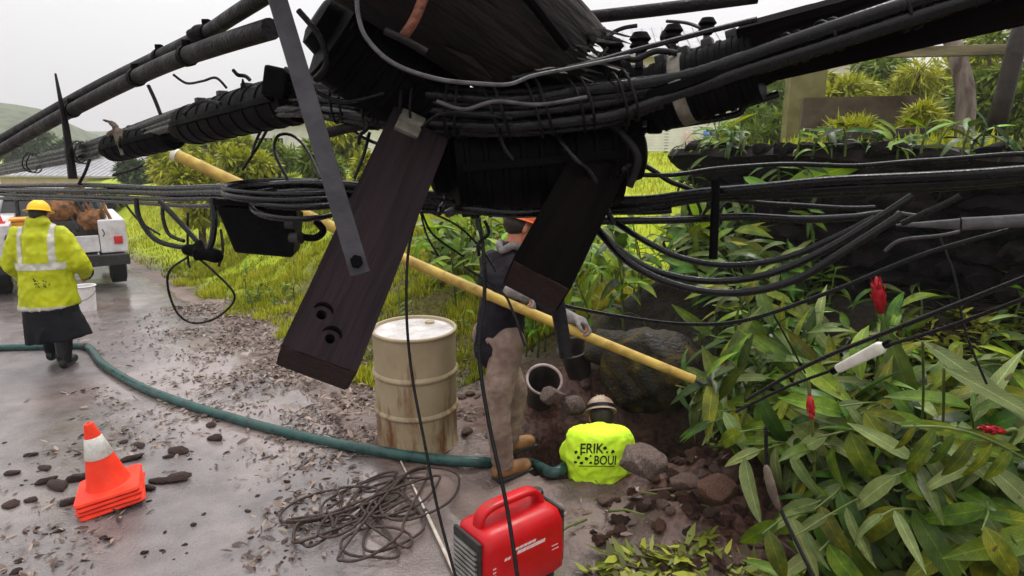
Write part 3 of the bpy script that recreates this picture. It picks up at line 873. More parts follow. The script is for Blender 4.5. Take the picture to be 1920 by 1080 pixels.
# ================================================================== ROAD FURNITURE AND TOOLS
# --- steel drum
dp = G(780, 838); dp = Vector((dp.x, dp.y + 0.10, Hf(dp.x, dp.y + 0.10)))
drum = empty('steel_drum', (dp.x, dp.y, dp.z - 0.015), (R(1.5), R(-1.0), R(40)))
tag(drum, 'dented cream steel drum with rust stains beside the grass bank', 'drum')
def drum_material():
    m = DRUMP; N = m.node_tree.nodes; Lk = m.node_tree.links.new; b = N['Principled BSDF']
    old = b.inputs['Base Color'].links[0].from_socket
    tc = N.new('ShaderNodeTexCoord'); sp = N.new('ShaderNodeSeparateXYZ'); Lk(tc.outputs['Object'], sp.inputs[0])
    mp = N.new('ShaderNodeMapping'); mp.inputs['Scale'].default_value = (7, 7, 1.6); Lk(tc.outputs['Object'], mp.inputs[0])
    no = N.new('ShaderNodeTexNoise'); no.inputs['Scale'].default_value = 1.0; no.inputs['Detail'].default_value = 7; no.inputs['Roughness'].default_value = 0.7
    Lk(mp.outputs[0], no.inputs['Vector'])
    mr = N.new('ShaderNodeMapRange'); mr.inputs['From Min'].default_value = 0.0; mr.inputs['From Max'].default_value = 0.8
    mr.inputs['To Min'].default_value = 0.13; mr.inputs['To Max'].default_value = -0.10
    Lk(sp.outputs['Z'], mr.inputs['Value'])
    ad = N.new('ShaderNodeMath'); ad.operation = 'ADD'; Lk(no.outputs['Fac'], ad.inputs[0]); Lk(mr.outputs[0], ad.inputs[1])
    rp = N.new('ShaderNodeValToRGB'); e = rp.color_ramp.elements; e[0].position, e[1].position = 0.53, 0.70; Lk(ad.outputs[0], rp.inputs[0])
    mx = N.new('ShaderNodeMix'); mx.data_type = 'RGBA'; Lk(rp.outputs[0], mx.inputs['Factor']); Lk(old, mx.inputs['A'])
    mx.inputs['B'].default_value = (0.13, 0.055, 0.018, 1)
    Lk(mx.outputs['Result'], b.inputs['Base Color'])
drum_material()
RD = 0.29
prof = [(RD - 0.012, 0.0), (RD + 0.006, 0.004), (RD + 0.008, 0.016), (RD, 0.026)]
for zc in (0.0,): pass
def hoopz(z0): return [(RD, z0 - 0.03), (RD + 0.004, z0 - 0.02), (RD + 0.016, z0 - 0.006), (RD + 0.016, z0 + 0.006), (RD + 0.004, z0 + 0.02), (RD, z0 + 0.03)]
prof = prof + [(RD, 0.14), (RD, 0.24), (RD, 0.30), (RD, 0.42), (RD, 0.50), (RD, 0.60), (RD, 0.70), (RD, 0.80), (RD, 0.862)]
m = MB(); m.lathe(prof, n=64)
for i, q in enumerate(m.v):
    a = math.atan2(q[1], q[0])
    k = 1 - 0.05 * math.exp(-((a + 1.2) / 0.25) ** 2 - ((q[2] - 0.22) / 0.09) ** 2) - 0.025 * math.exp(-((a + 2.0) / 0.2) ** 2 - ((q[2] - 0.65) / 0.1) ** 2)
    m.v[i] = (q[0] * k, q[1] * k, q[2])
m.build('shell', DRUMP, drum, True, sharp=40)
for z0 in (0.30, 0.575):
    m = MB(); m.lathe([(RD - 0.002, z0 - 0.026), (RD + 0.004, z0 - 0.018), (RD + 0.015, z0 - 0.006), (RD + 0.015, z0 + 0.006), (RD + 0.004, z0 + 0.018), (RD - 0.002, z0 + 0.026)], n=64); m.build('hoop', DRUMP, drum, True)
m = MB(); m.lathe([(RD - 0.001, 0.858), (RD + 0.010, 0.862), (RD + 0.012, 0.874), (RD + 0.004, 0.884), (RD - 0.008, 0.882), (RD - 0.012, 0.872), (RD - 0.014, 0.858)], n=64); m.build('rim', DRUMP, drum, True)
m = MB(); m.lathe([(RD - 0.0135, 0.862), (RD - 0.10, 0.864), (RD - 0.11, 0.868), (0.0005, 0.866)], n=64); lid = m.build('lid', DRUMTOP, drum, True)
m = MB(); m.lathe([(0.034, 0.864), (0.034, 0.878), (0.028, 0.882), (0.0005, 0.882)], (0.17, 0.06, 0), 18); m.build('bung', DRUMP, lid, True, sharp=40)

# --- stack of traffic cones
cp_ = G(214, 940)
crot = Matrix.Rotation(R(-7), 4, 'Y') @ Matrix.Rotation(R(4), 4, 'X') @ Matrix.Rotation(R(27), 4, 'Z')
CL = ['orange red traffic cone with white collar, topmost of the nested stack', 'base of the second traffic cone from the top in the stack',
      'base of the third traffic cone from the top in the stack', 'lowest traffic cone of the stack, flat on the wet road']
for k in range(4):
    lvl = 3 - k
    root = empty('traffic_cone')
    root.matrix_world = Matrix.Translation(cp_ + Vector((0.0, 0, 0.02))) @ Matrix.Scale(.92, 4) @ crot @ Matrix.Translation((0, 0, lvl * 0.030)) @ Matrix.Rotation(R([0, 3, -2, 4][k]), 4, 'Z')
    tag(root, CL[k], 'traffic cone', 'traffic cones nested in one stack')
    m = MB()
    def sq(hs, z, c=0.035, n=5):
        pts = []
        for q in range(4):
            a0 = math.pi / 2 * q; cx = (hs - c) * (1 if q in (0, 3) else -1); cy = (hs - c) * (1 if q in (0, 1) else -1)
            for i in range(n):
                a = a0 + math.pi / 2 * i / (n - 1); pts.append((cx + c * math.cos(a), cy + c * math.sin(a), z))
        return pts
    hs = 0.185
    m.loft([sq(hs, 0.0), sq(hs + 0.004, 0.008), sq(hs - 0.002, 0.022), sq(hs - 0.016, 0.028)]); m.build('base', ORANGE, root, True, sharp=35)
    rtop, rbot, z0, z1 = 0.026, 0.128, 0.027, 0.47
    def rad(z): return rbot + (rtop - rbot) * (z - z0) / (z1 - z0)
    if k == 0:
        za, zb = 0.235, 0.375
        m = MB(); m.lathe([(rbot + 0.02, 0.0275), (rbot + 0.004, 0.034), (rad(0.06), 0.06), (rad(za), za), (rad(zb), zb), (rad(0.45), 0.45), (rtop, z1 - 0.004), (rtop - 0.008, z1), (0.010, z1 + 0.001), (0.010, z1 - 0.05)], n=40)
        m.build('body', ORANGE, root, True, sharp=40)
        m = MB(); m.lathe([(rad(za) + 0.001, za), (rad(za) + 0.0035, za + 0.003), (rad(zb) + 0.0035, zb - 0.003), (rad(zb) + 0.001, zb)], n=40); m.build('collar', CONEW, root, True)
    else:
        m = MB(); m.lathe([(rbot - 0.004, 0.0275), (rad(0.06) - 0.006, 0.056)], n=32); m.build('body', ORANGE, root, True)

# --- green suction hose across the road
hp = [(-60, 660), (40, 657), (110, 656), (165, 657), (195, 690), (260, 730), (340, 762), (430, 790), (520, 815), (610, 836), (700, 853), (800, 868), (900, 876), (990, 876)]
pts = []
for (u, v) in hp:
    q = G(u, v); pts.append((q.x, q.y, q.z + 0.036))
q = Vector(pts[-1])
pts.append((0.26, 3.80, Hf(0.26, 3.80) + 0.045)); pts.append((0.38, 3.93, 0.03)); pts.append((0.45, 4.05, -0.25)); pts.append((0.50, 4.2, -0.8))
root = empty('suction_hose', pts[0])
path = crom(pts, 14)
m = MB(); rad_ = []
m.tube(path, [0.036 + 0.0012 * (i % 2) for i in range(len(path))], 14)
m.build('tube', HOSE, root, True, origin=root.location)
m = MB(); a, b = Vector(path[40]), Vector(path[42]); m.cyl(a, b, 0.041, n=16); m.build('clamp', STEEL, root, True, origin=root.location)
tag(root, 'thick green hose running across the wet road into the pit', 'hose')

# --- rope tangle on the road
rc = G(722, 955)
rr = random.Random(11)
pts = []
cx0, cy0 = rc.x, rc.y
a = 0.0
for li in range(18):
    lx = rr.gauss(.02, .14); ly = rr.gauss(.02, .11); ra = rr.uniform(.07, .26); rb = ra * rr.uniform(.35, .8); ph = rr.uniform(0, 3.1)
    if li in (3, 9): lx, ly, ra, rb = -.34, -.20, .11, .09
    if li in (5, 11): lx, ly, ra, rb = .02, -.27, .19, .10
    turn = rr.choice((-1, 1))
    for k in range(rr.randint(4, 8)):
        a += turn * rr.uniform(0.75, 1.05)
        ex_ = ra * math.cos(a); ey_ = rb * math.sin(a)
        x = cx0 + lx + ex_ * math.cos(ph * .3) - ey_ * math.sin(ph * .3); y = cy0 + (ly + ex_ * math.sin(ph * .3) + ey_ * math.cos(ph * .3)) * 1.35
        pts.append((x, y, Hf(x, y) + 0.014 + 0.012 * (li % 4) + rr.uniform(0, .010)))
m = MB(); m.tube(crom(pts, 6), 0.0080, 7)
tag(m.build('rope_tangle', ROPE, smooth=True, origin=pts[0]), 'tangled heap of wet brown rope on the road before the drum', 'rope')

# --- pale rod lying on the road
a, b = G(752, 868), G(850, 1078)
root = empty('rod', a + Vector((0, 0, 0.012)))
mid = a.lerp(b, 0.55)
m = MB(); m.cyl(a + Vector((0, 0, .012)), mid + Vector((0, 0, .03)), 0.007, n=10); m.build('upper_section', RODW, root, True, origin=root.location)
m = MB(); m.cyl(mid + Vector((0, 0, .03)), b.lerp(a, -0.25) + Vector((0, 0, .03)), 0.010, n=10); m.build('lower_section', RODW, root, True, origin=root.location)
m = MB(); m.cyl(mid.lerp(a, .02) + Vector((0, 0, .03)), mid.lerp(b, .03) + Vector((0, 0, .03)), 0.014, n=12); m.build('ferrule', DARKP, root, True, origin=root.location)
tag(root, 'thin pale jointed rod lying over the rope on the road', 'rod')

# --- red generator
ga = math.atan2(0.30, 0.39)
gen = empty('generator', (-0.122, 2.555, H_road(0, 2.56).item() + 0.006), (0, 0, ga))
tag(gen, 'red portable generator with carry handle at the bottom of the picture', 'generator')
GL, GW, GH = 0.50, 0.27, 0.41
def ovalish(x0, x1, y0, y1, z, c, n=5):
    pts = []
    for q in range(4):
        cx = (x1 - c) if q in (0, 3) else (x0 + c); cy = (y1 - c) if q in (0, 1) else (y0 + c)
        for i in range(n):
            a = math.pi / 2 * (q + i / (n - 1)); pts.append((cx + c * math.cos(a), cy + c * math.sin(a), z))
    return pts
m = MB()
m.loft([ovalish(0.03, GL - 0.03, 0.02, GW - 0.02, 0.035, 0.03), ovalish(0.005, GL - 0.005, 0.002, GW - 0.002, 0.06, 0.04), ovalish(0.0, GL, 0.0, GW, 0.13, 0.045),
        ovalish(0.004, GL - 0.004, 0.004, GW - 0.004, 0.30, 0.045), ovalish(0.014, GL - 0.022, 0.014, GW - 0.014, 0.355, 0.05), ovalish(0.032, GL - 0.05, 0.036, GW - 0.036, 0.375, 0.05), ovalish(0.07, GL - 0.09, 0.07, GW - 0.07, 0.382, 0.04)])
m.build('housing', REDP, gen, True, sharp=50)
# handle arch along the top
hpath = crom([(0.055, GW / 2, 0.365), (0.075, GW / 2, 0.425), (0.13, GW / 2, 0.452), (0.25, GW / 2, 0.456), (0.36, GW / 2, 0.452), (0.41, GW / 2, 0.42), (0.43, GW / 2, 0.365)], 7)
m = MB()
rings = []
for i, p in enumerate(hpath):
    p = Vector(p); a_ = Vector(hpath[max(i - 1, 0)]); b_ = Vector(hpath[min(i + 1, len(hpath) - 1)]); t_ = (b_ - a_).normalized(); n_ = Vector((0, 1, 0)); bb = t_.cross(n_)
    hw, hh = 0.034, 0.017
    rings.append([p + n_ * hw * math.copysign(abs(math.cos(q)) ** .6, math.cos(q)) + bb * hh * math.copysign(abs(math.sin(q)) ** .6, math.sin(q)) for q in [2 * math.pi * k / 14 for k in range(14)]])
m.loft(rings); m.build('handle', REDP, gen, True, sharp=60)
# end panel with louvres (near left end)
m = MB(); m.box((-0.004, GW / 2, 0.21), (0.02, GW - 0.05, 0.30), None, 0.012); ep = m.build('end_panel', DARKP, gen, True, sharp=40)
for k in range(9):
    m = MB(); m.box((-0.019, GW / 2, 0.10 + 0.026 * k), (0.016, GW - 0.085, 0.012), Matrix.Rotation(R(25), 3, 'Y')); m.build('louvre', GREYP, ep)
m = MB(); m.box((GL - 0.004, GW / 2, 0.21), (0.02, GW - 0.05, 0.29), None, 0.012); m.build('end_panel', DARKP, gen, True, sharp=40)
m = MB(); m.lathe([(0.038, 0.372), (0.040, 0.395), (0.034, 0.412), (0.030, 0.414), (0.0005, 0.416)], (0.455, 0.19, -0.012), 20); m.build('fuel_cap', DARKP, gen, True, sharp=40)
m = MB(); m.lathe([(0.012, 0.41), (0.012, 0.43), (0.0005, 0.432)], (0.455, 0.19, -0.02), 12); m.build('vent_knob', DARKP, gen, True, sharp=40)
for fx_ in (0.07, GL - 0.07):
    for fy_ in (0.05, GW - 0.05):
        m = MB(); m.cyl((fx_, fy_, 0.0), (fx_, fy_, 0.04), 0.022, 0.026, 14); m.build('foot', DARKP, gen, True, sharp=40)
rr = random.Random(5)
def printline(x0, x1, zc, h, slant, gap=0.004, wmin=.012, wmax=.024, name='printed_line'):
    m = MB(); x = x0
    while x < x1:
        ww = rr.uniform(wmin, wmax)
        y = -0.0025 + 0.004 * max(0, (zc - 0.13) / 0.17)
        zz = zc + (x - x0) * slant
        m.add([(x, y, zz - h / 2), (x + ww, y, zz - h / 2), (x + ww + h * .3, y, zz + h / 2), (x + h * .3, y, zz + h / 2),
               (x, y + .0015, zz - h / 2), (x + ww, y + .0015, zz - h / 2), (x + ww + h * .3, y + .0015, zz + h / 2), (x + h * .3, y + .0015, zz + h / 2)],
              [(0, 1, 2, 3), (7, 6, 5, 4), (0, 4, 5, 1), (1, 5, 6, 2), (2, 6, 7, 3), (3, 7, 4, 0)])
        x += ww + gap
    return tag(m.build(name, PRINT, gen), kind='stuff')
printline(0.175, 0.30, 0.276, 0.012, 0.0)
printline(0.185, 0.335, 0.254, 0.017, 0.0, 0.002, .02, .03)
printline(0.11, 0.145, 0.246, 0.013, 0.0)
for zc in (0.225, 0.205, 0.187): printline(0.045, 0.060, zc, 0.007, 0.0, .002, .006, .009)
for zc in (0.20, 0.18): printline(0.40, 0.435, zc, 0.005, 0.0, .002, .006, .009)

# --- buckets
def bucket(loc, r0, r1, h, rot, mb_, mr_, label, handle=True):
    root = empty('bucket', loc, rot)
    m = MB(); m.lathe([(0.0005, 0.0), (r0, 0.0), (r0 + (r1 - r0) * .5, h * .5), (r1, h), (r1 - 0.006, h), (r0 + (r1 - r0) * .5 - .006, h * .5), (r0 - .006, 0.008), (0.0005, 0.008)], n=36); m.build('pail', mb_, root, True, sharp=40)
    m = MB(); m.lathe([(r1 - .004, h - .004), (r1 + 0.012, h - .002), (r1 + 0.014, h + .010), (r1 - .004, h + .012), (r1 - .008, h)], n=36); m.build('rim', mr_, root, True)
    if handle:
        m = MB(); m.tube(crom([(-r1 - .012, 0, h - .05), (-r1 * .8, -r1 * .75, h - .12), (0, -r1 * 1.15, h - .17), (r1 * .8, -r1 * .75, h - .12), (r1 + .012, 0, h - .05)], 8), 0.0035, 6); m.build('handle', STEEL, root, True)
    return tag(root, label, 'bucket')
q = G(163, 582); bucket(q, 0.115, 0.135, 0.34, (0, 0, R(20)), BUCKW, BUCKW, 'white plastic bucket on the road behind the yellow jacket worker')
q = G(1012, 762); bucket((q.x, q.y + 0.06, q.z + 0.02), 0.105, 0.132, 0.33, (R(38), R(6), 0), BUCKB, BRIM, 'black bucket with muddy rim tipped open beside the standing worker', False)
q = G(1088, 705); bucket((q.x, q.y + 0.05, q.z), 0.10, 0.125, 0.28, (R(20), R(-14), 0), BUCKB, BUCKB, 'dark muddy bucket under the yellow pole beside the boulder', False)

# --- boulder, rocks, clods
def big_rock(name, u, v, d, rad, mat_, seed, label, sub=4, amp=0.5, rot=(0, 0, 0), sink=None):
    me = stone_mesh(name, seed, mat_, sub, amp)
    for q in me.vertices:
        c = q.co; q.co = c * (1 + 0.10 * float(fbm(c.x * 2.3 + c.z + seed, c.y * 2.3 - c.z)) + 0.03 * float(vnoise(c.x * 12 + c.z * 7, c.y * 12 - c.z * 5)))
    me.polygons.foreach_set('use_smooth', [True] * len(me.polygons))
    o = link(name, me, None, P(u, v, d)); o.scale = rad; o.rotation_euler = rot
    return tag(o, label, 'rock')
big_rock('boulder', 1222, 700, 4.75, (0.40, 0.34, 0.34), BOULDER, 51, 'large mossy brown boulder above the pit', 5)
big_rock('boulder', 1150, 655, 5.1, (0.26, 0.22, 0.20), BOULDER, 57, 'smaller boulder behind the large mossy one', 4)
big_rock('rock', 1200, 862, 3.66, (0.15, 0.12, 0.10), ROCKG, 58, 'grey muddy rock before the neon shirt worker', 5)
big_rock('rock', 1345, 918, 3.45, (0.15, 0.09, 0.08), SOILC, 53, 'dark brown rock in the spoil heap right of the pit', 4, rot=(0, 0.3, 0.7))
big_rock('rock', 1285, 905, 3.50, (0.085, 0.06, 0.055), STONE, 54, 'small pinkish stone on the spoil heap left of the dark rock', 3)
big_rock('rock', 1035, 742, 4.75, (0.10, 0.08, 0.07), ROCKG, 55, 'pale muddy rock right of the tipped black bucket', 4)
big_rock('rock', 1075, 760, 4.72, (0.09, 0.08, 0.08), ROCKG, 56, 'muddy rock behind the hat of the worker in the pit', 4)
rr = random.Random(21)
for k in range(46):
    x = rr.uniform(0.55, 1.9); y = rr.uniform(2.75, 3.85)
    if math.hypot((x - .55) / .55, (y - 4.2) / .46) < 1.05: continue
    sz = rr.uniform(0.018, 0.06)
    o = rock('stone', rr.choice(STN), (x, y, Hf(x, y) + sz * 0.25), (sz * rr.uniform(.9, 1.6), sz, sz * rr.uniform(.5, .8)), rr.uniform(0, 6), rr.uniform(-.3, .3))
    big_ = 'larger' if sz > .04 else 'small'
    where = 'near the generator' if x < .85 else ('before the grey muddy rock' if x < 1.15 else ('around the dark brown rock' if x < 1.5 else 'under the edge of the ginger leaves'))
    tag(o, f'{big_} wet stone on the spoil heap {where}', 'stone', 'stones on the spoil heap')
for k in range(26):
    u = rr.uniform(860, 1130); v = rr.uniform(690, 850); q = G(u, v)
    if math.hypot((q.x - .55) / .55, (q.y - 4.2) / .46) < 1.05: continue
    sz = rr.uniform(0.02, 0.06)
    o = rock('stone', rr.choice(STN), (q.x, q.y, q.z + sz * .2), (sz * rr.uniform(.9, 1.6), sz, sz * .6), rr.uniform(0, 6), rr.uniform(-.3, .3))
    tag(o, 'wet stone on the muddy ground behind the standing worker', 'stone', 'stones behind the standing worker')
SCL = [stone_mesh('soil_clod', 70 + k, SOILC, 3, 2.2) for k in range(5)]
for k in range(150):
    x = rr.gauss(1.15, .38); y = rr.gauss(3.35, .30)
    if math.hypot((x - .55) / .55, (y - 4.2) / .46) < 1.03 or x < .35 or y < 2.7 or x > 2.0: continue
    sz = rr.uniform(.015, .05) * (1.5 if rr.random() < .12 else 1)
    o = rock('soil_clod', rr.choice(SCL), (x, y, Hf(x, y) + sz * .25), (sz * rr.uniform(.9, 1.7), sz * rr.uniform(.8, 1.2), sz * rr.uniform(.5, .9)), rr.uniform(0, 6), rr.uniform(-.5, .5))
    where = 'near the generator' if x < .85 else ('before the grey muddy rock' if x < 1.15 else ('around the dark brown rock' if x < 1.5 else 'under the edge of the ginger leaves'))
    tag(o, f'clod of red brown soil on the spoil heap {where}', 'soil clod', 'soil clods on the spoil heap')
spec = [(335, 850, .05), (330, 900, .06), (300, 905, .05), (262, 838, .04), (250, 862, .05), (280, 918, .035), (505, 812, .025), (395, 800, .04), (405, 825, .05), (90, 905, .05), (60, 940, .04), (110, 915, .06), (130, 945, .045), (85, 880, .04), (150, 900, .05),
        (363, 985, .018), (465, 960, .018), (112, 998, .02), (68, 1000, .015), (85, 1003, .012), (272, 1038, .02), (35, 1055, .022), (30, 1075, .03), (538, 905, .02), (537, 990, .015), (195, 1010, .022), (60, 855, .03), (25, 890, .04), (20, 950, .05), (232, 830, .03), (318, 858, .03)]
for (u, v, sz) in spec:
    q = G(u, v)
    o = rock('mud_clod', rr.choice(CLD), (q.x, q.y, q.z + sz * .3), (sz * rr.uniform(1.0, 1.7), sz, sz * rr.uniform(.45, .7)), rr.uniform(-.6, .6), rr.uniform(-.2, .2))
    where = 'right of the cone stack' if u > 275 else ('just behind the cone stack' if u > 215 else ('left of the cone stack' if v < 960 else 'at the lower left corner'))
    if u > 380: where = 'between the hose and the rope'
    tag(o, f"{'big' if sz > .035 else 'small'} dark wet clod of mud {where}", 'mud clod', 'clods of mud on the road')
for k in range(70):
    u = rr.uniform(0, 700); v = rr.uniform(760, 1060); q = G(u, v)
    sz = rr.uniform(.006, .015)
    o = rock('mud_clod', rr.choice(CLD), (q.x, q.y, q.z + sz * .3), (sz * 1.3, sz, sz * .6), rr.uniform(0, 6))
    tag(o, 'small dark crumb of mud on the open road', 'mud clod', 'crumbs of mud on the road')

# --- utility truck parked along the road
tw = G(240, 552)
trz = math.atan2(DD[1], DD[0]) - math.pi / 2 - R(3)       # its length follows the road, tail towards us
Tm = Matrix.Translation((tw.x, tw.y, tw.z)) @ Matrix.Rotation(trz, 4, 'Z')
truck = empty('utility_truck'); truck.matrix_world = Tm @ Matrix.Translation((-0.80, 0.62, 0.0))
tag(truck, 'white utility truck with service boxes and a rusty load, tail towards us', 'truck')
TWd = 1.86
def wheel(x, y):
    m = MB(); m.tube([(x - .12, y, .33), (x - .10, y, .33), (x + .10, y, .33), (x + .12, y, .33)], [.27, .33, .33, .27], 28); t_ = m.build('wheel', TYRE, truck, True, sharp=35)
    m = MB(); m.cyl((x - .125, y, .33), (x + .125, y, .33), .17, n=20); m.build('rim', GREYROOF, t_, True, sharp=35)
for x in (-.78, .78):
    wheel(x, 0.62); wheel(x, 3.45)
m = MB(); m.box((0, 2.0, .52), (1.0, 4.6, .16)); m.build('chassis', DARKP, truck)
m = MB(); m.box((0, -0.16, .50), (1.84, .16, .17), None, .02); m.build('bumper', DARKP, truck)
m = MB(); m.box((0, -0.02, .40), (.5, .10, .12), None, .02); m.build('tow_hitch', DARKP, truck)
m = MB(); m.box((0, 1.1, .64), (1.10, 2.3, .05)); m.build('bed', STEEL, truck)
m = MB(); m.box((0, -0.045, .76), (1.08, .05, .26), None, .01); tg = m.build('tailgate', TRUCKW, truck)
m = MB(); m.box((0, -0.078, .83), (.2, .02, .04), None, .004); m.build('handle', DARKP, tg)
for sg in (-1, 1):
    m = MB(); m.box((sg * .735, 1.1, .86), (.37, 2.34, .52), None, .02); sb = m.build('service_box', TRUCKW, truck)
    for k in range(3):
        m = MB(); m.box((sg * .926, .40 + k * .72, .86), (.02, .66, .44), None, .006); d_ = m.build('door', TRUCKW, sb)
        m = MB(); m.box((sg * .94, .40 + k * .72, .97), (.02, .10, .05), None, .006); m.build('handle', DARKP, sb)
    m = MB(); m.box((sg * .80, -.085, .80), (.12, .03, .12), None, .008); m.build('tail_light', REDL, truck)
    m = MB(); m.tube(crom([(sg * .60, -.08, .98), (sg * .62, -.12, .92), (sg * .60, -.10, .87)], 5), .008, 6); m.build('hook', STEEL, truck, True)
# cab
m = MB()
def cabring(z, hx, y0, y1): return [(-hx, y0, z), (hx, y0, z), (hx, y1, z), (-hx, y1, z)]
m.loft([cabring(.42, .86, 2.36, 4.9), cabring(.95, .88, 2.36, 4.95), cabring(1.0, .86, 2.38, 4.90)]); m.build('cab_lower', TRUCKW, truck)
m = MB(); m.loft([cabring(1.002, .84, 2.40, 4.0), cabring(1.42, .70, 2.50, 3.62)]); m.build('cab_glass', GLASS, truck)
m = MB(); m.loft([cabring(1.422, .72, 2.48, 3.65), cabring(1.47, .70, 2.50, 3.6), cabring(1.50, .60, 2.6, 3.45)]); m.build('cab_roof', TRUCKW, truck)
for sg in (-1, 1):
    m = MB(); m.tube([(sg * .845, 2.40, 1.0), (sg * .705, 2.495, 1.43)], .035, 8); m.build('pillar', TRUCKW, truck)
    m = MB(); m.box((sg * .99, 3.75, 1.08), (.16, .06, .2), None, .02); m.build('mirror', DARKP, truck)
# rack behind the cab
m = MB()
for sg in (-1, 1): m.tube([(sg * .52, 2.2, .66), (sg * .52, 2.2, 1.45)], .022, 8)
m.tube([(-.9, 2.2, 1.45), (.9, 2.2, 1.45)], .022, 8); m.build('rack', STEEL, truck)
m = MB(); m.box((-.25, 2.2, 1.50), (.5, .12, .07), None, .02); m.build('light_bar', STEEL, truck)
# load: rusty engine-driven machine, its own thing
lm = empty('pump_engine'); lm.matrix_world = truck.matrix_world @ Matrix.Translation((.22, .45, .665)) @ Matrix.Scale(1.45, 4)
tag(lm, 'rusty brown and black engine lying in the bed of the white truck', 'machine')
m = MB(); m.box((0, 0, .16), (.55, .5, .32), Matrix.Rotation(R(12), 3, 'Z'), .04); m.build('block', DARKP, lm, True, sharp=40)
m = MB(); m.ell((-.10, -.06, .42), (.22, .2, .17)); m.build('tank', BRONZE, lm, True)
m = MB(); m.cyl((.1, -.12, .30), (.28, -.2, .30), .13, n=20); m.build('flywheel_cover', BRONZE, lm, True, sharp=40)
for k in range(6):
    m = MB(); m.tube(crom([(-.2 + .07 * k, .05, .4), (-.15 + .08 * k, -.15, .55 + .05 * (k % 3)), (-.02 + .07 * k, -.2, .40), (.05 + .07 * k, -.25, .2)], 5), .018, 7); m.build('pipe', BRONZE if k % 2 else DARKP, lm, True)
m = MB(); m.box((.05, .1, .60), (.26, .2, .14), Matrix.Rotation(R(-20), 3, 'Y'), .03); m.build('air_filter', BRONZE, lm, True, sharp=40)
sc_ = empty('safety_cone'); sc_.matrix_world = truck.matrix_world @ Matrix.Translation((-.72, .35, 1.12))
tag(sc_, 'small red cone standing on the left service box of the truck', 'traffic cone')
m = MB(); m.box((0, 0, .012), (.22, .22, .022), None, .008); m.build('base', REDL, sc_)
m = MB(); m.lathe([(.085, .023), (.022, .36), (.0005, .362)], n=20); m.build('body', REDL, sc_, True)
tb = empty('tool_box'); tb.matrix_world = truck.matrix_world @ Matrix.Translation((-.36, .8, .667))
tag(tb, 'amber tool crate in the bed of the truck', 'crate')
m = MB(); m.box((0, 0, .22), (.42, .34, .43), None, .03); m.build('case', AMBER, tb, True, sharp=40)
m = MB(); m.box((0, 0, .46), (.45, .37, .05), None, .02); m.build('lid', AMBER, tb, True, sharp=40)

# ================================================================== PEOPLE
def hand(mb, wrist, fwd, palm_n, side, curl=0.9, k=1.0):
    """Palm, four unequal curled fingers and a thumb off the side; joins the forearm at wrist."""
    f = Vector(fwd).normalized(); n = Vector(palm_n); n = (n - f * n.dot(f)).normalized(); s = f.cross(n) * side
    wrist = Vector(wrist)
    mb.capsule(wrist, wrist + f * 0.05 * k, 0.027 * k, 0.030 * k)
    for i, (off, ln) in enumerate(((-.030, .068), (-.010, .078), (.010, .074), (.028, .058))):
        a = wrist + f * 0.075 * k + s * off * k
        mb.capsule(wrist + f * 0.03 * k + s * off * .8 * k, a, 0.014 * k, 0.0115 * k, 8)
        d1 = (f * math.cos(curl * .6) + n * math.sin(curl * .6)); b = a + d1 * ln * .5 * k
        d2 = (f * math.cos(curl * 1.5) + n * math.sin(curl * 1.5)); c = b + d2 * ln * .32 * k
        d3 = (f * math.cos(curl * 2.2) + n * math.sin(curl * 2.2)); e = c + d3 * ln * .25 * k
        mb.capsule(a, b, .0105 * k, .0098 * k, 8); mb.capsule(b, c, .0098 * k, .009 * k, 8); mb.capsule(c, e, .009 * k, .008 * k, 8)
    t0 = wrist + f * .02 * k - s * .026 * k
    t1 = t0 + (f * .5 - s * .6 + n * .5).normalized() * .038 * k
    t2 = t1 + (f * .8 - s * .1 + n * .6).normalized() * .032 * k
    mb.capsule(t0, t1, .014 * k, .0115 * k, 8); mb.capsule(t1, t2, .0115 * k, .0095 * k, 8)

def head(mb, c, fwd, up=Vector((0, 0, 1)), k=1.0):
    """Skull, jaw, nose, ears, brow and lips as closed shapes to be fused with the body."""
    f = Vector(fwd).normalized(); u = Vector(up); u = (u - f * u.dot(f)).normalized(); r = f.cross(u)
    rot = Matrix((r, f, u)).transposed(); c = Vector(c)
    L_ = lambda x, y, z: c + (r * x + f * y + u * z) * k
    mb.ell(L_(0, -.012, .022), (.075 * k, .095 * k, .092 * k), rot)
    mb.ell(L_(0, .022, -.048), (.056 * k, .066 * k, .068 * k), rot)
    mb.ell(L_(0, .070, -.094), (.024 * k, .020 * k, .018 * k), rot)
    mb.capsule(L_(0, .082, .012), L_(0, .104, -.030), .009 * k, .015 * k, 8)
    mb.capsule(L_(-.030, .080, .024), L_(.030, .080, .024), .012 * k, .012 * k, 8)
    mb.capsule(L_(-.018, .086, -.060), L_(.018, .086, -.060), .008 * k, .008 * k, 8)
    mb.capsule(L_(-.016, .084, -.074), L_(.016, .084, -.074), .009 * k, .009 * k, 8)
    for sg in (-1, 1):
        mb.ell(L_(sg * .074, -.006, -.008), (.011 * k, .020 * k, .034 * k), rot, 10, 8)
    return L_, rot

def eyes(L_, rot, parent, org):
    for sg in (-1, 1):
        m = MB(); m.ell(L_(sg * .031, .076, 0.0), (.011, .011, .009), rot, 12, 8); e = m.build('eye', WHITEW, parent, True, origin=org)
        m = MB(); m.ell(L_(sg * .031, .085, 0.0), (.005, .004, .005), rot, 8, 6); m.build('iris', HAIR, e, True, origin=org)

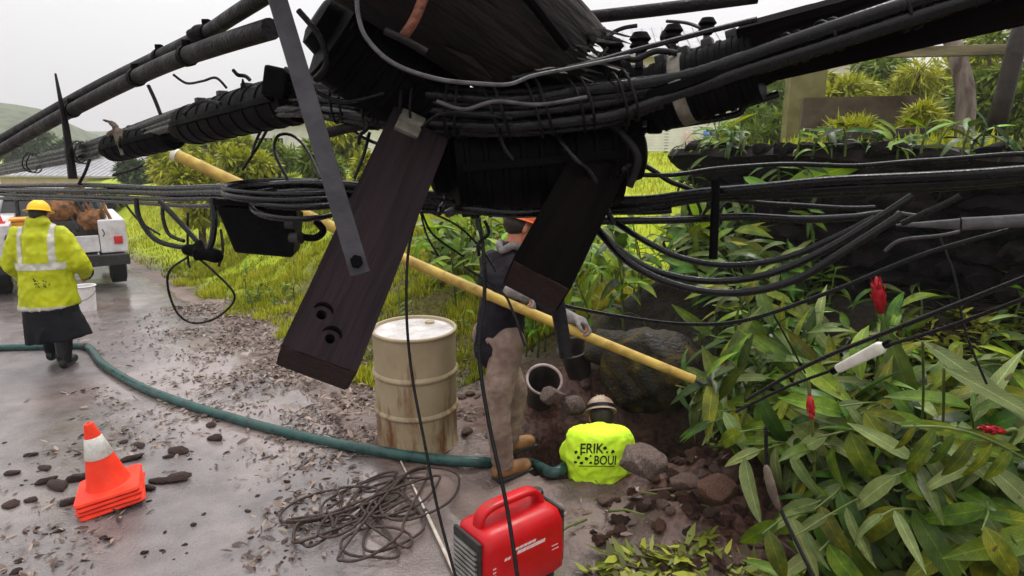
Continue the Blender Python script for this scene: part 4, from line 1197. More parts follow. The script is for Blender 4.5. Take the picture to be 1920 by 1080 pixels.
def hard_hat(L_, rot, mat_, parent, org, brim_all=False, band=None):
    rings = []
    for i in range(9):
        th = math.pi / 2 * i / 8
        rings.append([L_(.098 * math.cos(th) * math.cos(a), -.008 + .118 * math.cos(th) * math.sin(a), .048 + .100 * math.sin(th) * (1 + .02 * math.cos(4 * a))) for a in [2 * math.pi * q / 28 for q in range(28)]])
    m = MB(); m.loft(rings[:-1] + [[L_(0.004 * math.cos(a), -.008 + .004 * math.sin(a), .149) for a in [2 * math.pi * q / 28 for q in range(28)]]])
    h = m.build('hard_hat', mat_, parent, True, origin=org, sharp=50); fixn(h)
    m = MB(); ra = []; rb = []; rc_ = []; rd = []
    for q in range(28):
        a = 2 * math.pi * q / 28; ext = .030 if brim_all else .008 + .035 * max(0, math.sin(a)) ** 2
        ca, sa = math.cos(a), math.sin(a)
        ra.append(L_(.0965 * ca, -.008 + .1165 * sa, .050)); rb.append(L_((.098 + ext) * ca, -.008 + (.118 + ext * 1.2) * sa, .040))
        rc_.append(L_((.098 + ext) * ca, -.008 + (.118 + ext * 1.2) * sa, .035)); rd.append(L_(.094 * ca, -.008 + .114 * sa, .042))
    m.loft([ra, rb, rc_, rd], cap=False); fixn(m.build('brim', mat_, h, True, origin=org, sharp=50))
    m = MB()
    for q in (-.022, 0, .022):
        m.tube([L_(q, -.125 + .118 * 2 * t, .05 + .1 * math.sin(math.pi * max(.02, min(.98, t))) + .003) for t in [k / 12 for k in range(1, 12)]], .004, 6)
    tag(m.build('ridge', mat_, h, True, origin=org), kind='stuff')
    if band:
        m = MB(); m.loft([[L_(.101 * math.cos(a), -.008 + .121 * math.sin(a), z_) for a in [2 * math.pi * q / 28 for q in range(28)]] for z_ in (.052, .075)], cap=False)
        m.build('band', band, h, True, origin=org)
    return h

def decal_text(txt, size, src, centre, right, up, mat_, name='lettering', off=0.0035, sx=1.0):
    """Letters laid on the surface of src (flat print on cloth)."""
    cu = bpy.data.curves.new('t', 'FONT'); cu.body = txt; cu.size = size; cu.align_x = 'CENTER'; cu.resolution_u = 3; cu.offset = 0.0012
    ob = bpy.data.objects.new('t', cu); COL.objects.link(ob)
    dg = bpy.context.evaluated_depsgraph_get(); me = bpy.data.meshes.new_from_object(ob.evaluated_get(dg))
    bpy.data.objects.remove(ob); bpy.data.curves.remove(cu)
    bm = bmesh.new(); bm.from_mesh(me); bpy.data.meshes.remove(me)
    bmesh.ops.subdivide_edges(bm, edges=[e for e in bm.edges if e.calc_length() > size * .18], cuts=2, use_grid_fill=True)
    bmesh.ops.triangulate(bm, faces=bm.faces)
    return decal_bm(bm, src, centre, right, up, mat_, name, off, sx)

def decal_bm(bm, src, centre, right, up, mat_, name, off=0.0035, sx=1.0):
    right = Vector(right).normalized(); up = Vector(up).normalized(); n = right.cross(up).normalized()
    bvh = BVHTree.FromPolygons([v.co for v in src.data.vertices], [p.vertices for p in src.data.polygons])
    for q in bm.verts:
        p = centre + right * q.co.x * sx + up * q.co.y
        h = bvh.ray_cast(p + n * 0.6, -n)
        q.co = (h[0] + n * off) if h[0] is not None else p
    me = bpy.data.meshes.new(name); bm.to_mesh(me); bm.free(); me.materials.append(mat_)
    return link(name, me, src)

def paw_bm(spots):
    bm = bmesh.new()
    for (x, y, r_) in spots:
        vs = [bm.verts.new((x + r_ * math.cos(a) * (1 + .25 * math.sin(3 * a + x * 90)), y + r_ * math.sin(a) * (1 + .2 * math.cos(2 * a + y * 70)), 0)) for a in [2 * math.pi * k / 10 for k in range(10)]]
        c = bm.verts.new((x, y, 0))
        for k in range(10): bm.faces.new((c, vs[k], vs[(k + 1) % 10]))
    return bm

# --- worker in the yellow rain jacket, walking away on the road
wp = G(112, 686)
W1 = empty('person', wp, (0, 0, R(8)))
W1.scale = (.93, .95, 1.04)
tag(W1, 'worker in yellow rain jacket and hard hat walking away on the road', 'person')
fz = 0.0
Lf, Rf = Vector((-.13, .16, .02)), Vector((.10, -.06, 0))
body = MB()
hipL, hipR = Vector((-.10, 0, .84)), Vector((.10, 0, .84))
knL, knR = Vector((-.12, .12, .46)), Vector((.11, .02, .45))
anL, anR = Lf + Vector((0, -.02, .09)), Rf + Vector((0, -.02, .09))
for hp_, kn, an, ft_ in ((hipL, knL, anL, Lf), (hipR, knR, anR, Rf)):
    body.capsule(hp_, kn, .085, .060); body.capsule(kn, an, .058, .040); body.capsule(an - Vector((0, .02, .04)), ft_ + Vector((0, .13, .045)), .042, .034)
body.capsule((0, 0, .86), (0, .01, 1.00), .14, .13); body.capsule((-.06, .02, 1.18), (.06, .02, 1.18), .12, .12); body.capsule((-.15, .02, 1.27), (.15, .02, 1.27), .06, .06)
body.capsule((0, .03, 1.30), (0, .05, 1.40), .055, .052)
for sg in (-1, 1):
    sh = Vector((sg * .20, .02, 1.26)); el = Vector((sg * .31, .04, 1.00)); wr = Vector((sg * .27, .20, .86))
    body.capsule(sh, el, .050, .040); body.capsule(el, wr, .038, .028); hand(body, wr, (-.15 * sg, .8, -.5), (-sg, 0, -.3), sg, 1.0)
Lh, hrot = head(body, (0, .055, 1.435), (0, 1, -.22))
bo = blob('body', body, SKIN, W1, 0.009, 3)
eyes(Lh, hrot, W1, None)
h_ = MB(); h_.ell(Lh(0, -.028, .012), (.080, .092, .080), hrot); h_.build('hair', HAIR, W1, True)
hard_hat(Lh, hrot, HATY, W1, None, True)
jk = MB()
def ring(cx, cy, z, rx, ry, n=28, tilt=0.0): return [(cx + rx * math.cos(a), cy + ry * math.sin(a), z + tilt * math.cos(a)) for a in [2 * math.pi * k / n for k in range(n)]]
jk.loft([ring(0, 0, .585, .285, .195, tilt=.015), ring(0, 0, .66, .28, .19), ring(0, 0, .80, .265, .18), ring(0, .01, 1.0, .255, .17), ring(0, .02, 1.15, .25, .165), ring(0, .02, 1.26, .225, .14), ring(0, .03, 1.33, .16, .11), ring(0, .04, 1.385, .09, .085)])
for sg in (-1, 1):
    sh = Vector((sg * .20, .02, 1.25)); el = Vector((sg * .335, .03, .99)); wr = Vector((sg * .315, .16, .87))
    jk.capsule(sh, el, .098, .088); jk.capsule(el, wr, .088, .072)
jk.capsule((-.04, .0, 1.38), (.04, .0, 1.38), .075, .075)
jacket = blob('jacket', jk, HIVIS, W1, 0.013, 4, 0.045, 0.10)
def strap(c): return (abs(abs(c.x) - .150) < .030 and c.z > .98 and abs(c.x) < .21 and c.y < .06)
skin_off(jacket, 'shoulder_stripe', REFL, lambda c: strap(c) and c.x < 0)
skin_off(jacket, 'shoulder_stripe', REFL, lambda c: strap(c) and c.x > 0)
skin_off(jacket, 'chest_stripe', REFL, lambda c: abs(c.z - .985) < .030 and abs(c.x) < .235, .0045)
skin_off(jacket, 'hem_stripe', REFL, lambda c: c.z < .612 and c.y < .25, .003)
for sg in (-1, 1): skin_off(jacket, 'cuff_band', NAVY, lambda c: c.x * sg > .25 and c.y > .12 and c.z < .90, .003)
rr = random.Random(2)
decal_bm(paw_bm([(rr.gauss(0, .032), rr.gauss(0, .022), rr.uniform(.004, .008)) for _ in range(22)]), jacket, Vector((.03, 0, .83)), (1, 0, 0), (0, 0, 1), INK, 'emblem')
tr = MB()
for hp_, kn, an in ((hipL, knL, anL), (hipR, knR, anR)):
    tr.capsule(hp_, kn, .115, .088); tr.capsule(kn, an, .088, .066)
tr.capsule((-.06, 0, .84), (.06, 0, .84), .15, .15)
blob('trousers', tr, NAVY, W1, 0.013, 4, .03, .1)
ct = MB()
ct.loft([ring(.03, 0, .27, .32, .21, tilt=.03), ring(.02, 0, .38, .30, .20), ring(0, 0, .54, .265, .18), ring(0, 0, .70, .25, .165)])
for i, q in enumerate(ct.v):
    a = math.atan2(q[1], q[0]); k_ = 1 + .06 * math.sin(a * 7 + .5) * max(0, (.66 - q[2]) / .4)
    notch = max(0, 1 - abs(q[0] - .02) / .07) * (.18 if q[2] < .3 and q[1] < 0 else 0)
    ct.v[i] = (q[0] * k_, q[1] * k_, q[2] + notch)
blob('coat_skirt', ct, NAVY, W1, 0.016, 2, .02, .1)
for an, ft_ in ((anL, Lf), (anR, Rf)):
    m = MB(); m.capsule(an + Vector((0, 0, .20)), an + Vector((0, -.01, -.02)), .068, .056); m.capsule(an - Vector((0, .03, .035)), ft_ + Vector((0, .15, .05)), .052, .046)
    blob('boot', m, BOOTK, W1, .012, 4)

# --- standing worker holding the yellow pole
f0 = G(943, 893)
W2 = empty('person', (f0.x, f0.y, f0.z))
tag(W2, 'worker in dark shirt and muddy khaki trousers holding the yellow pole', 'person')
org = W2.location.copy()
YA, YB = P(334, 292, 3.95), P(1302, 712, 3.62)          # the yellow pole's ends
def on_pole(u):
    a, b = 0.0, 1.0
    for _ in range(30):
        mm = (a + b) / 2; p = YA.lerp(YB, mm); v_ = (p - Vector((0, 0, CAM_H))); dpt = v_.y * CP - v_.z * SP
        if 960 + p.x / dpt * FPX < u: a = mm
        else: b = mm
    return YA.lerp(YB, a)
yd = (YB - YA).normalized()
facing = Vector((.80, .60, 0)).normalized(); leftv = Vector((-facing.y, facing.x, 0))
ftR = Vector((f0.x + .02, f0.y - .02, f0.z + .0)); ftL = Vector((f0.x + .06, f0.y + .30, Hf(f0.x + .06, f0.y + .30)))
hipc = Vector((f0.x - .03, f0.y + .14, .90)); hR, hL = hipc - leftv * .10, hipc + leftv * .10
kR = Vector((f0.x - .04, f0.y + .0, .49)); kL = Vector((f0.x + .08, f0.y + .25, .49))
aR, aL = ftR + Vector((-.02, 0, .09)), ftL + Vector((-.02, 0, .09))
chest = hipc + facing * .06 + Vector((0, 0, .36)); neck = hipc + facing * .11 + Vector((0, 0, .58))
hcen = neck + facing * .06 + Vector((0, 0, .14))
sR, sL = hipc + facing * .07 + Vector((0, 0, .48)) - leftv * .185, hipc + facing * .07 + Vector((0, 0, .48)) + leftv * .185
gR, gL = on_pole(1090), on_pole(985)
def elbow(sh, wr, drop):
    mid = (sh + wr) / 2; return mid + Vector((0, -.02, -drop))
wR = gR - yd * .055 + Vector((0, .02, .045)); wL = gL - yd * .05 + Vector((0, .05, .04))
eR, eL = elbow(sR, wR, .10), elbow(sL, wL, .14)
body = MB()
for hp_, kn, an, ft_ in ((hR, kR, aR, ftR), (hL, kL, aL, ftL)):
    body.capsule(hp_, kn, .088, .062); body.capsule(kn, an, .060, .042); body.capsule(an - Vector((0, 0, .045)), ft_ + facing * .13 + Vector((0, 0, .04)), .042, .032)
body.capsule(hipc, hipc + facing * .02 + Vector((0, 0, .14)), .14, .13); body.capsule(chest - leftv * .06, chest + leftv * .06, .125, .125); body.capsule(sR.lerp(sL, .12), sR.lerp(sL, .88), .065, .065)
body.capsule(neck - Vector((0, 0, .08)), hcen - Vector((0, 0, .04)) - facing * .02, .060, .055)
for sh, el, wr in ((sR, eR, wR), (sL, eL, wL)):
    body.capsule(sh, el, .055, .042); body.capsule(el, wr, .040, .029)
hand(body, wR, yd, Vector((0, -.3, -1)), 1, 1.15); hand(body, wL, yd, Vector((0, -.5, -1)), -1, 1.15)
Lh, hrot = head(body, hcen, facing + Vector((0, 0, -.35)))
blob('body', body, SKIN, W2, .0085, 3, origin=org); 
eyes(Lh, hrot, W2, org)
m = MB(); m.ell(Lh(0, -.03, .012), (.080, .090, .080), hrot); m.build('hair', HAIR, W2, True, origin=org)
hard_hat(Lh, hrot, HATO, W2, org)
sh_ = MB()
sh_.capsule(hipc + Vector((0, 0, -.06)), hipc + facing * .02 + Vector((0, 0, .16)), .165, .150); sh_.capsule(chest - leftv * .07, chest + leftv * .07, .145, .145); sh_.capsule(sR.lerp(sL, .06), sR.lerp(sL, .94), .082, .082)
sh_.capsule(hipc + facing * .03 + Vector((0, 0, .1)), chest, .15, .15)
sh_.capsule(neck - Vector((0, 0, .10)), neck - Vector((0, 0, .02)), .085, .078)
for sh, el, wr in ((sR, eR, wR), (sL, eL, wL)): sh_.capsule(sh, el, .080, .060); sh_.capsule(el, wr.lerp(el, .25), .060, .050)
blob('shirt', sh_, SHIRTD, W2, .012, 3, .03, .09, origin=org)
m = MB(); m.tube([neck + facing * .075 * math.cos(a) + leftv * .085 * math.sin(a) + Vector((0, 0, .015 + .02 * math.cos(a * 3))) for a in [2 * math.pi * k / 16 for k in range(17)]], .026, 8); m.build('neck_towel', GLOVE, W2, True, origin=org)
pt = MB()
for hp_, kn, an in ((hR, kR, aR), (hL, kL, aL)): pt.capsule(hp_, kn, .118, .090); pt.capsule(kn, an + Vector((0, 0, .02)), .088, .072)
pt.capsule(hR.lerp(hL, .3), hR.lerp(hL, .7), .145, .145)
blob('trousers', pt, KHAKI, W2, .012, 5, .016, .06, origin=org)
for an, ft_ in ((aR, ftR), (aL, ftL)):
    m = MB(); m.capsule(an + Vector((0, 0, .07)), an + Vector((0, 0, -.02)), .066, .058); m.capsule(an + Vector((0, 0, -.030)) - facing * .03, ft_ + facing * .155 + Vector((0, 0, .045)), .055, .048)
    b_ = blob('boot', m, BOOTB, W2, .011, 3, origin=org)
    m = MB(); a_, c_ = ft_ - facing * .085 + Vector((0, 0, .012)), ft_ + facing * .20 + Vector((0, 0, .012)); m.box((a_ + c_) / 2, ((c_ - a_).length, .10, .026), facing.to_track_quat('X', 'Z').to_matrix(), .01); m.build('sole', DARKP, b_, origin=org)
for wr, pn in ((wR, 1), (wL, -1)):
    m = MB(); hand(m, wr, yd, Vector((0, -.3 if pn > 0 else -.5, -1)), pn, 1.12, 1.16); m.capsule(wr - yd * .05, wr, .040, .036); blob('glove', m, GLOVE, W2, .007, 2, origin=org)

# --- long yellow pole in his hands
root = empty('long_pole', YA)
m = MB(); ln = (YB - YA).length
sag = [YA.lerp(YB, i / 20) + Vector((0, 0, -.03 * math.sin(math.pi * i / 20))) for i in range(21)]
m.tube(sag, [.036 - .010 * (i / 20) for i in range(21)], 16); m.build('shaft', YPOLE, root, True, origin=root.location, sharp=40)
for fr in (.30, .62):
    a, b = YA.lerp(YB, fr - .006), YA.lerp(YB, fr + .006); z_ = Vector((0, 0, -.03 * math.sin(math.pi * fr)))
    m = MB(); m.cyl(a + z_, b + z_, .0385 - .010 * fr, n=16); m.build('joint_ring', YPOLE, root, True, origin=root.location, sharp=40)
m = MB(); m.tube(crom([YB - yd * .01, YB + yd * .06, YB + yd * .09 + Vector((0, 0, .03)), YB + yd * .07 + Vector((0, 0, .05))], 5), .008, 8); m.build('hook', STEEL, root, True, origin=root.location)
m = MB(); m.cyl(YA - yd * .03, YA + yd * .004, .039, n=16); m.build('end_cap', WHITEP, root, True, origin=root.location, sharp=40)
tag(root, 'long yellow pole slanting down across the worker towards the boulder', 'pole')

# --- worker down in the pit, neon shirt, back to us
W3 = empty('person', (0.55, 4.22, Hf(0.55, 4.22)))
org = W3.location.copy()
tag(W3, 'worker in neon yellow shirt standing bent over in the pit', 'person')
fl = org.z
nk = P(1125, 803, 4.16); s1, s2 = P(1080, 820, 4.09), P(1169, 820, 4.09)
hd = P(1127, 783, 4.34)
pel = Vector((nk.x, nk.y + .02, -.30)); mid_ = Vector((nk.x, nk.y - .05, .10))
right3 = (s2 - s1).normalized(); fwd3 = Vector((0, 1, 0))
body = MB()
body.capsule(pel, mid_, .14, .135); body.capsule(mid_ - right3 * .06, mid_ + right3 * .06, .13, .13); body.capsule(s1.lerp(s2, .2) - Vector((0, 0, .03)), s1.lerp(s2, .8) - Vector((0, 0, .03)), .055, .055); body.capsule(mid_, s1.lerp(s2, .5) - Vector((0, 0, .05)), .12, .08)
body.capsule(nk + Vector((0, -.03, -.05)), hd + Vector((0, -.02, -.03)), .060, .056)
for sg, sh in ((-1, s1), (1, s2)):
    el = sh + Vector((sg * .05, .16, -.20)); wr = el + Vector((-sg * .06, .16, -.12))
    body.capsule(sh - Vector((sg * .03, 0, .04)), el, .045, .040); body.capsule(el, wr, .040, .030); hand(body, wr, (-.2 * sg, .8, -.5), (-sg * .3, 0, -1), sg, 1.0)
    hp_ = pel + Vector((sg * .10, 0, 0)); kn = Vector((pel.x + sg * .12, pel.y + .20, fl + .40)); an = Vector((pel.x + sg * .12, pel.y + .02, fl + .08))
    body.capsule(hp_, kn, .088, .062); body.capsule(kn, an, .060, .042); body.capsule(an - Vector((0, 0, .03)), an + Vector((0, .16, -.04)), .042, .034)
Lh, hrot = head(body, hd, fwd3 + Vector((0, 0, -.75)), Vector((0, .5, 1)))
blob('body', body, SKIN, W3, .0085, 3, origin=org)
eyes(Lh, hrot, W3, org)
m = MB(); m.ell(Lh(0, -.03, .0), (.081, .092, .085), hrot); m.build('hair', HAIR, W3, True, origin=org)
hard_hat(Lh, hrot, HATT, W3, org, False, BOOTK)
sh_ = MB()
mc = s1.lerp(s2, .5)
def tring(t, rx, ry, dz=0.0):
    p = pel.lerp(mid_, min(1, t * 2)) if t < .5 else mid_.lerp(mc, t * 2 - 1)
    return [p + Vector((rx * math.cos(q), ry * math.sin(q), dz)) for q in [2 * math.pi * k / 28 for k in range(28)]]
sh_.loft([tring(0, .17, .14), tring(.25, .19, .15), tring(.5, .215, .155), tring(.72, .235, .15), tring(.9, .225, .13), tring(1.0, .20, .115, .03), tring(1.0, .165, .10, .055), tring(1.0, .09, .07, .068)])
sh_.capsule(s1.lerp(s2, .08) - Vector((0, 0, .02)), s1.lerp(s2, .92) - Vector((0, 0, .02)), .095, .095)
sh_.capsule(nk + Vector((0, -.02, -.07)), nk + Vector((0, .01, -.03)), .085, .072)
for sg, sh in ((-1, s1), (1, s2)):
    el = sh + Vector((sg * .05, .16, -.20)); sh_.capsule(sh - Vector((sg * .02, 0, .03)), sh.lerp(el, .75) - Vector((sg * .015, 0, .02)), .080, .078)
shirt = blob('shirt', sh_, NEON, W3, .010, 6, .024, .055, origin=org)
pt = MB()
for sg in (-1, 1):
    hp_ = pel + Vector((sg * .10, 0, 0)); kn = Vector((pel.x + sg * .12, pel.y + .20, fl + .40)); an = Vector((pel.x + sg * .12, pel.y + .02, fl + .08))
    pt.capsule(hp_, kn, .115, .090); pt.capsule(kn, an, .088, .068)
    m = MB(); m.capsule(an + Vector((0, 0, .12)), an - Vector((0, 0, .02)), .066, .056); m.capsule(an - Vector((0, .02, .03)), an + Vector((0, .18, -.035)), .052, .046); blob('boot', m, BOOTK, W3, .012, 3, origin=org)
blob('trousers', pt, NAVY, W3, .013, 3, .03, .08, origin=org)
def onback(u, v): return P(u, v, 3.9) - org
vdir = (P(1120, 840, 1) - Vector((0, 0, CAM_H))).normalized(); upv = (Vector((0, 0, 1)) - vdir * vdir.z).normalized()
decal_text('ERIK', .084, shirt, onback(1112, 850), (1, 0, 0), upv, INK, sx=.86)
decal_text('BOUI', .078, shirt, onback(1138, 872), (1, 0, 0), upv, INK, sx=.78)
pw = [(-.130, .062, .010), (-.112, .030, .010), (-.128, .000, .010), (-.090, -.004, .011), (-.064, .022, .011), (-.036, -.002, .009), (-.04, .040 , .006), (.046, .088, .012), (.095, .066, .011), (.060, .062, .007), (-.098, .050, .006)]
decal_bm(paw_bm(pw), shirt, onback(1122, 868), (1, 0, 0), upv, INK, 'paw_print')
ub = bmesh.new()
n_ = 14
vv = [ub.verts.new((-.10 + .22 * i / n_, y_, 0)) for i in range(n_ + 1) for y_ in (0, .005)]
for i in range(n_): ub.faces.new((vv[2 * i], vv[2 * i + 2], vv[2 * i + 3], vv[2 * i + 1]))
decal_bm(ub, shirt, onback(1120, 876), (1, 0, 0), upv, INK, 'underline')

# ================================================================== FALLEN POLE, CROSSARMS, CABLES
def pts3(l, per=8): return crom([tuple(P(*q)) for q in l], per)

def cable(name, l, r, label, cat='cable', mat_=BLACK, n=8, per=8, group=None, jitter=0.0, clamps=(), seed=0):
    """One cable as a tube through photo points (u, v, depth in m); clamps become parts."""
    p = pts3(l, per)
    if jitter:
        rg = np.random.default_rng(seed + 5); ph = rg.uniform(0, 6, 3)
        p = [q + jitter * np.array((0, math.sin(i * .5 + ph[0]), math.sin(i * .33 + ph[1]) + .4 * math.sin(i * .7 + ph[2]))) for i, q in enumerate(p)]
    m = MB(); m.tube(p, r, n)
    if clamps:
        root = empty(name, p[0]); m.build('sheath', mat_, root, True, origin=root.location, sharp=50)
        for fr in clamps:
            i = min(int(fr * (len(p) - 2)), len(p) - 2); a, b = Vector(p[i]), Vector(p[i + 1]); d = (b - a).normalized(); r0 = r if not hasattr(r, '__len__') else r[i]
            m = MB(); m.cyl(a - d * .014, a + d * .014, r0 * 1.18, n=12); m.box(a + Vector((0, 0, r0 * 1.3)), (.022, .018, r0 * .9), None, .003); m.build('clamp', CASE, root, True, origin=root.location, sharp=40)
    else:
        root = m.build(name, mat_, None, True, origin=tuple(p[0]), sharp=50)
    return tag(root, label, cat, group)

def beam(name, a, b, width, thick, mat_, label, cat, roll=0.0, bev=.006, root=None, part='timber', rough=True):
    """Squared timber from a to b with its broad face turned to the road."""
    ax = (b - a); L_ = ax.length; ax.normalize()
    view = ((a + b) / 2 - Vector((0, 0, CAM_H))).normalized()
    wd = ax.cross(view).normalized(); nn = ax.cross(wd).normalized()
    if roll: q = Quaternion(ax, roll); wd = q @ wd; nn = q @ nn
    rot = Matrix((wd, nn, ax)).transposed()
    root = empty(name, a)
    root.rotation_euler = rot.to_euler()
    m = MB()
    if rough:
        prof_ = []
        for (x0, y0, x1, y1) in ((-1, -1, 1, -1), (1, -1, 1, 1), (1, 1, -1, 1), (-1, 1, -1, -1)):
            for k in range(14): prof_.append(((x0 + (x1 - x0) * k / 14) * width / 2, (y0 + (y1 - y0) * k / 14) * thick / 2))
        rows = []; nl = max(40, int(L_ / .008)); sd = hash(name) % 7 + L_ * 10
        for i in range(nl + 1):
            zz = L_ * i / nl; row = []
            for k, (px, py) in enumerate(prof_):
                e_ = 1 - .012 * abs(float(fbm(k * .9 + sd, zz * 3))) - (.030 * max(0, float(fbm(zz * 14 + k // 14 * 5, sd + k // 14)))) * (1 if k % 14 in (0, 1, 13) else 0)
                g_ = 1 - .035 * max(0, 1 - abs(float(vnoise(k * 1.7 + sd, zz * 1.1 + k * .37)) * 9 - 1.2))
                row.append((px * e_ * g_, py * e_ * g_, zz + (.004 * float(fbm(px * 90, py * 90 + sd)) if i in (0, nl) else 0)))
            rows.append(row)
        m.loft(rows)
    else:
        m.box((0, 0, L_ / 2), (width, thick, L_), None, bev)
    o = m.build(part, mat_, root)
    if rough: fixn(o)
    tag(root, label, cat)
    return root, o, rot, L_

# --- broken pole trunk, top centre
A, B = P(520, -260, 1.02), P(1045, 118, 1.38)
pole = empty('broken_pole', A); axp = (B - A); LP = axp.length; rotp = axp.to_track_quat('X', 'Z').to_matrix()
pole.rotation_euler = rotp.to_euler()
tag(pole, 'broken wooden utility pole jutting down from the top of the picture', 'utility pole')
rings = []
nseg, nc = 40, 40
rg = random.Random(4)
prof_end = [rg.uniform(-.07, .05) for _ in range(nc)]
for i in range(nseg + 1):
    x = LP * i / nseg; row = []
    for k in range(nc):
        a = 2 * math.pi * k / nc
        rr_ = .135 * (1 + .018 * math.sin(5 * a + x * 3) + .03 * float(vnoise(a * 5 + 3, x * 2.2)))
        xx = x
        if i > nseg - 9:
            t = (i - (nseg - 9)) / 9; xx = x + t * t * prof_end[k] + t * .10 * math.sin(a); rr_ *= 1 - .30 * t * t * (.5 + .5 * math.sin(a * 3 + 1))
        row.append((xx, rr_ * math.cos(a), rr_ * math.sin(a)))
    rings.append(row)
m = MB(); m.loft(rings); fixn(m.build('trunk', POLEW, pole, True, sharp=50))
for k in range(26):
    a = rg.uniform(0, 6.28); r_ = rg.uniform(.03, .125); ln = rg.uniform(.05, .22); w_ = rg.uniform(.006, .016)
    p0 = Vector((LP - .08, r_ * math.cos(a), r_ * math.sin(a))); p1 = p0 + Vector((ln, rg.uniform(-.03, .03), rg.uniform(-.03, .03)))
    m = MB(); m.tube([p0, p0.lerp(p1, .6), p1], [w_, w_ * .7, .001], 5); m.build('splinter', SPLINT if k % 2 else POLEW, pole)
m = MB(); a, b = Vector((LP * .62, -.14, -.02)), Vector((LP * .70, -.138, .06)); m.cyl((LP * .55, -.150, .02), (LP * .86, -.152, -.035), .010, n=8); m.build('bolt', CASE, pole)

# --- rusty rod and small bits on the trunk
cable('rusty_rod', [(800, -20, 1.02), (778, 35, 1.02), (752, 75, 1.03)], .0085, 'short rust red rod against the broken pole', 'rod', RUST)
cable('tie_rod', [(722, 58, 1.02), (760, 76, 1.02), (800, 98, 1.03)], .006, 'thin dark tie bar crossing the rust red rod', 'rod', BLACKD)
cable('ground_wire', [(668, -30, 1.0), (672, 30, 1.0), (690, 75, 1.0), (740, 120, 1.0), (820, 148, 1.02), (900, 157, 1.05), (955, 158, 1.08), (1000, 142, 1.12), (1080, 126, 1.15), (1180, 105, 1.18)], .0036, 'thin grey wire looping down in front of the broken pole', 'wire', GREYC, 6, 10)

# --- near crossarm with bolt holes
arm, tim, rot_, La = beam('crossarm', P(592, 690, 1.06), P(808, 190, 1.40), .126, .095, TIMBER, 'squared timber crossarm hanging down with two bolt holes at its end', 'crossarm')
cut = []
for (ox, oz) in ((-.012, .155), (.012, .095)):
    pass
# which side faces us
cam_l = rot_.inverted() @ (Vector((0, 0, CAM_H)) - Vector(arm.location))
sgn = 1 if cam_l.y > 0 else -1
xs = 1 if (rot_ @ Vector((1, 0, 0))).x > 0 else -1
bm = bmesh.new(); bm.from_mesh(tim.data); bm.free()
for (u, v) in ((603, 590), (619, 635)):
    q = rot_.inverted() @ (P(u, v, 1.04) - Vector((0, 0, CAM_H))); o_ = cam_l
    t = (sgn * .0475 - o_.y) / q.y; hpt = o_ + q * t
    c_ = MB(); c_.cyl((hpt.x, sgn * .055, hpt.z), (hpt.x, sgn * -.02, hpt.z), .0085, n=16); co = c_.build('cutter', TIMBER, arm); fixn(co)
    bo = tim.modifiers.new('b', 'BOOLEAN'); bo.object = co; bo.operation = 'DIFFERENCE'; bo.solver = 'EXACT'; cut.append((co, hpt))
bpy.context.view_layer.update()
bake(tim)
tim.data.materials.clear(); tim.data.materials.append(TIMBER)
for co, hpt in cut:
    bpy.data.objects.remove(co)
    m = MB()      # crescent bite of the old washer, standing proud over the hole
    arcp = [(hpt.x + .0165 * math.cos(a), sgn * .0472, hpt.z + .0165 * math.sin(a) + .003) for a in [R(15 + 150 * k / 12) for k in range(13)]]
    m.tube(arcp, [.0006 + .0036 * math.sin(math.pi * k / 12) for k in range(13)], 6); m.build('washer_mark', TIMBERB, arm)
m = MB(); m.box((0, 0, -.0012), (.120, .089, .004)); m.build('end_grain', ENDGR, arm)
m = MB(); m.box((xs * -.02, sgn * .052, La * .80), (.05, .012, .055), None, .003); m.build('square_washer', TAPE, arm)

# --- second crossarm, right
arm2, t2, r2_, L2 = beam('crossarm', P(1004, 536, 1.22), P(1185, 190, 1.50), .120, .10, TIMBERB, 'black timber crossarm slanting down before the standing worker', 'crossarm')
m = MB(); m.box((0, 0, -.0012), (.114, .094, .004)); m.build('end_grain', ENDGR, arm2)

# --- steel brace
a, b = P(512, -30, 1.06), P(676, 515, 1.0)
br, t3, rb, Lb = beam('crossarm_brace', b, a, .031, .007, STEEL, 'flat grey steel brace slanting in front of the near crossarm', 'brace', 0.0, .002, part='strap', rough=False)
m = MB(); m.cyl((0, -.014, .02), (0, .014, .02), .010, n=6); m.build('bolt', CASE, br)

# --- beam running out of the top right corner
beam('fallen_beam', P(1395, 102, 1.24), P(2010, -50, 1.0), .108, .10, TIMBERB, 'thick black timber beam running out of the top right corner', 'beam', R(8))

# --- black splice cases (telecom closures)
def splice(label, a, b, r, ribs=7, mat_=CASE, dome=True):
    root = empty('splice_case', a); ax = (b - a); L_ = ax.length; root.rotation_euler = ax.to_track_quat('X', 'Z').to_euler()
    m = MB(); m.tube([(0, 0, 0), (L_ * .02, 0, 0), (L_ * .10, 0, 0), (L_ * .13, 0, 0), (L_ * .87, 0, 0), (L_ * .90, 0, 0), (L_ * .98, 0, 0), (L_, 0, 0)], [r * .35, r * .55, r * .62, r, r, r * .62, r * .55, r * .35], 24); m.build('shell', mat_, root, True, sharp=35)
    for k in range(ribs):
        x = L_ * (.18 + .64 * k / (ribs - 1)); m = MB(); m.tube([(x - .006, 0, 0), (x - .004, 0, 0), (x + .004, 0, 0), (x + .006, 0, 0)], [r * 1.0, r * 1.05, r * 1.05, r * 1.0], 24); m.build('rib', mat_, root, True, sharp=35)
    for sg in (-1, 1):
        m = MB(); m.box((L_ / 2, sg * r * 1.02, 0), (L_ * .70, .014, .018), None, .003); m.build('flange', mat_, root)
    for k in range(4):
        m = MB(); m.box((L_ * (.24 + .17 * k), 0, r * 1.05), (.022, .03, .022), None, .004); m.build('latch', DARKP, root)
    return tag(root, label, 'splice case')
splice('small black splice case lashed to the left cable bundle', P(196, 282, 2.55), P(345, 246, 2.2), .052)
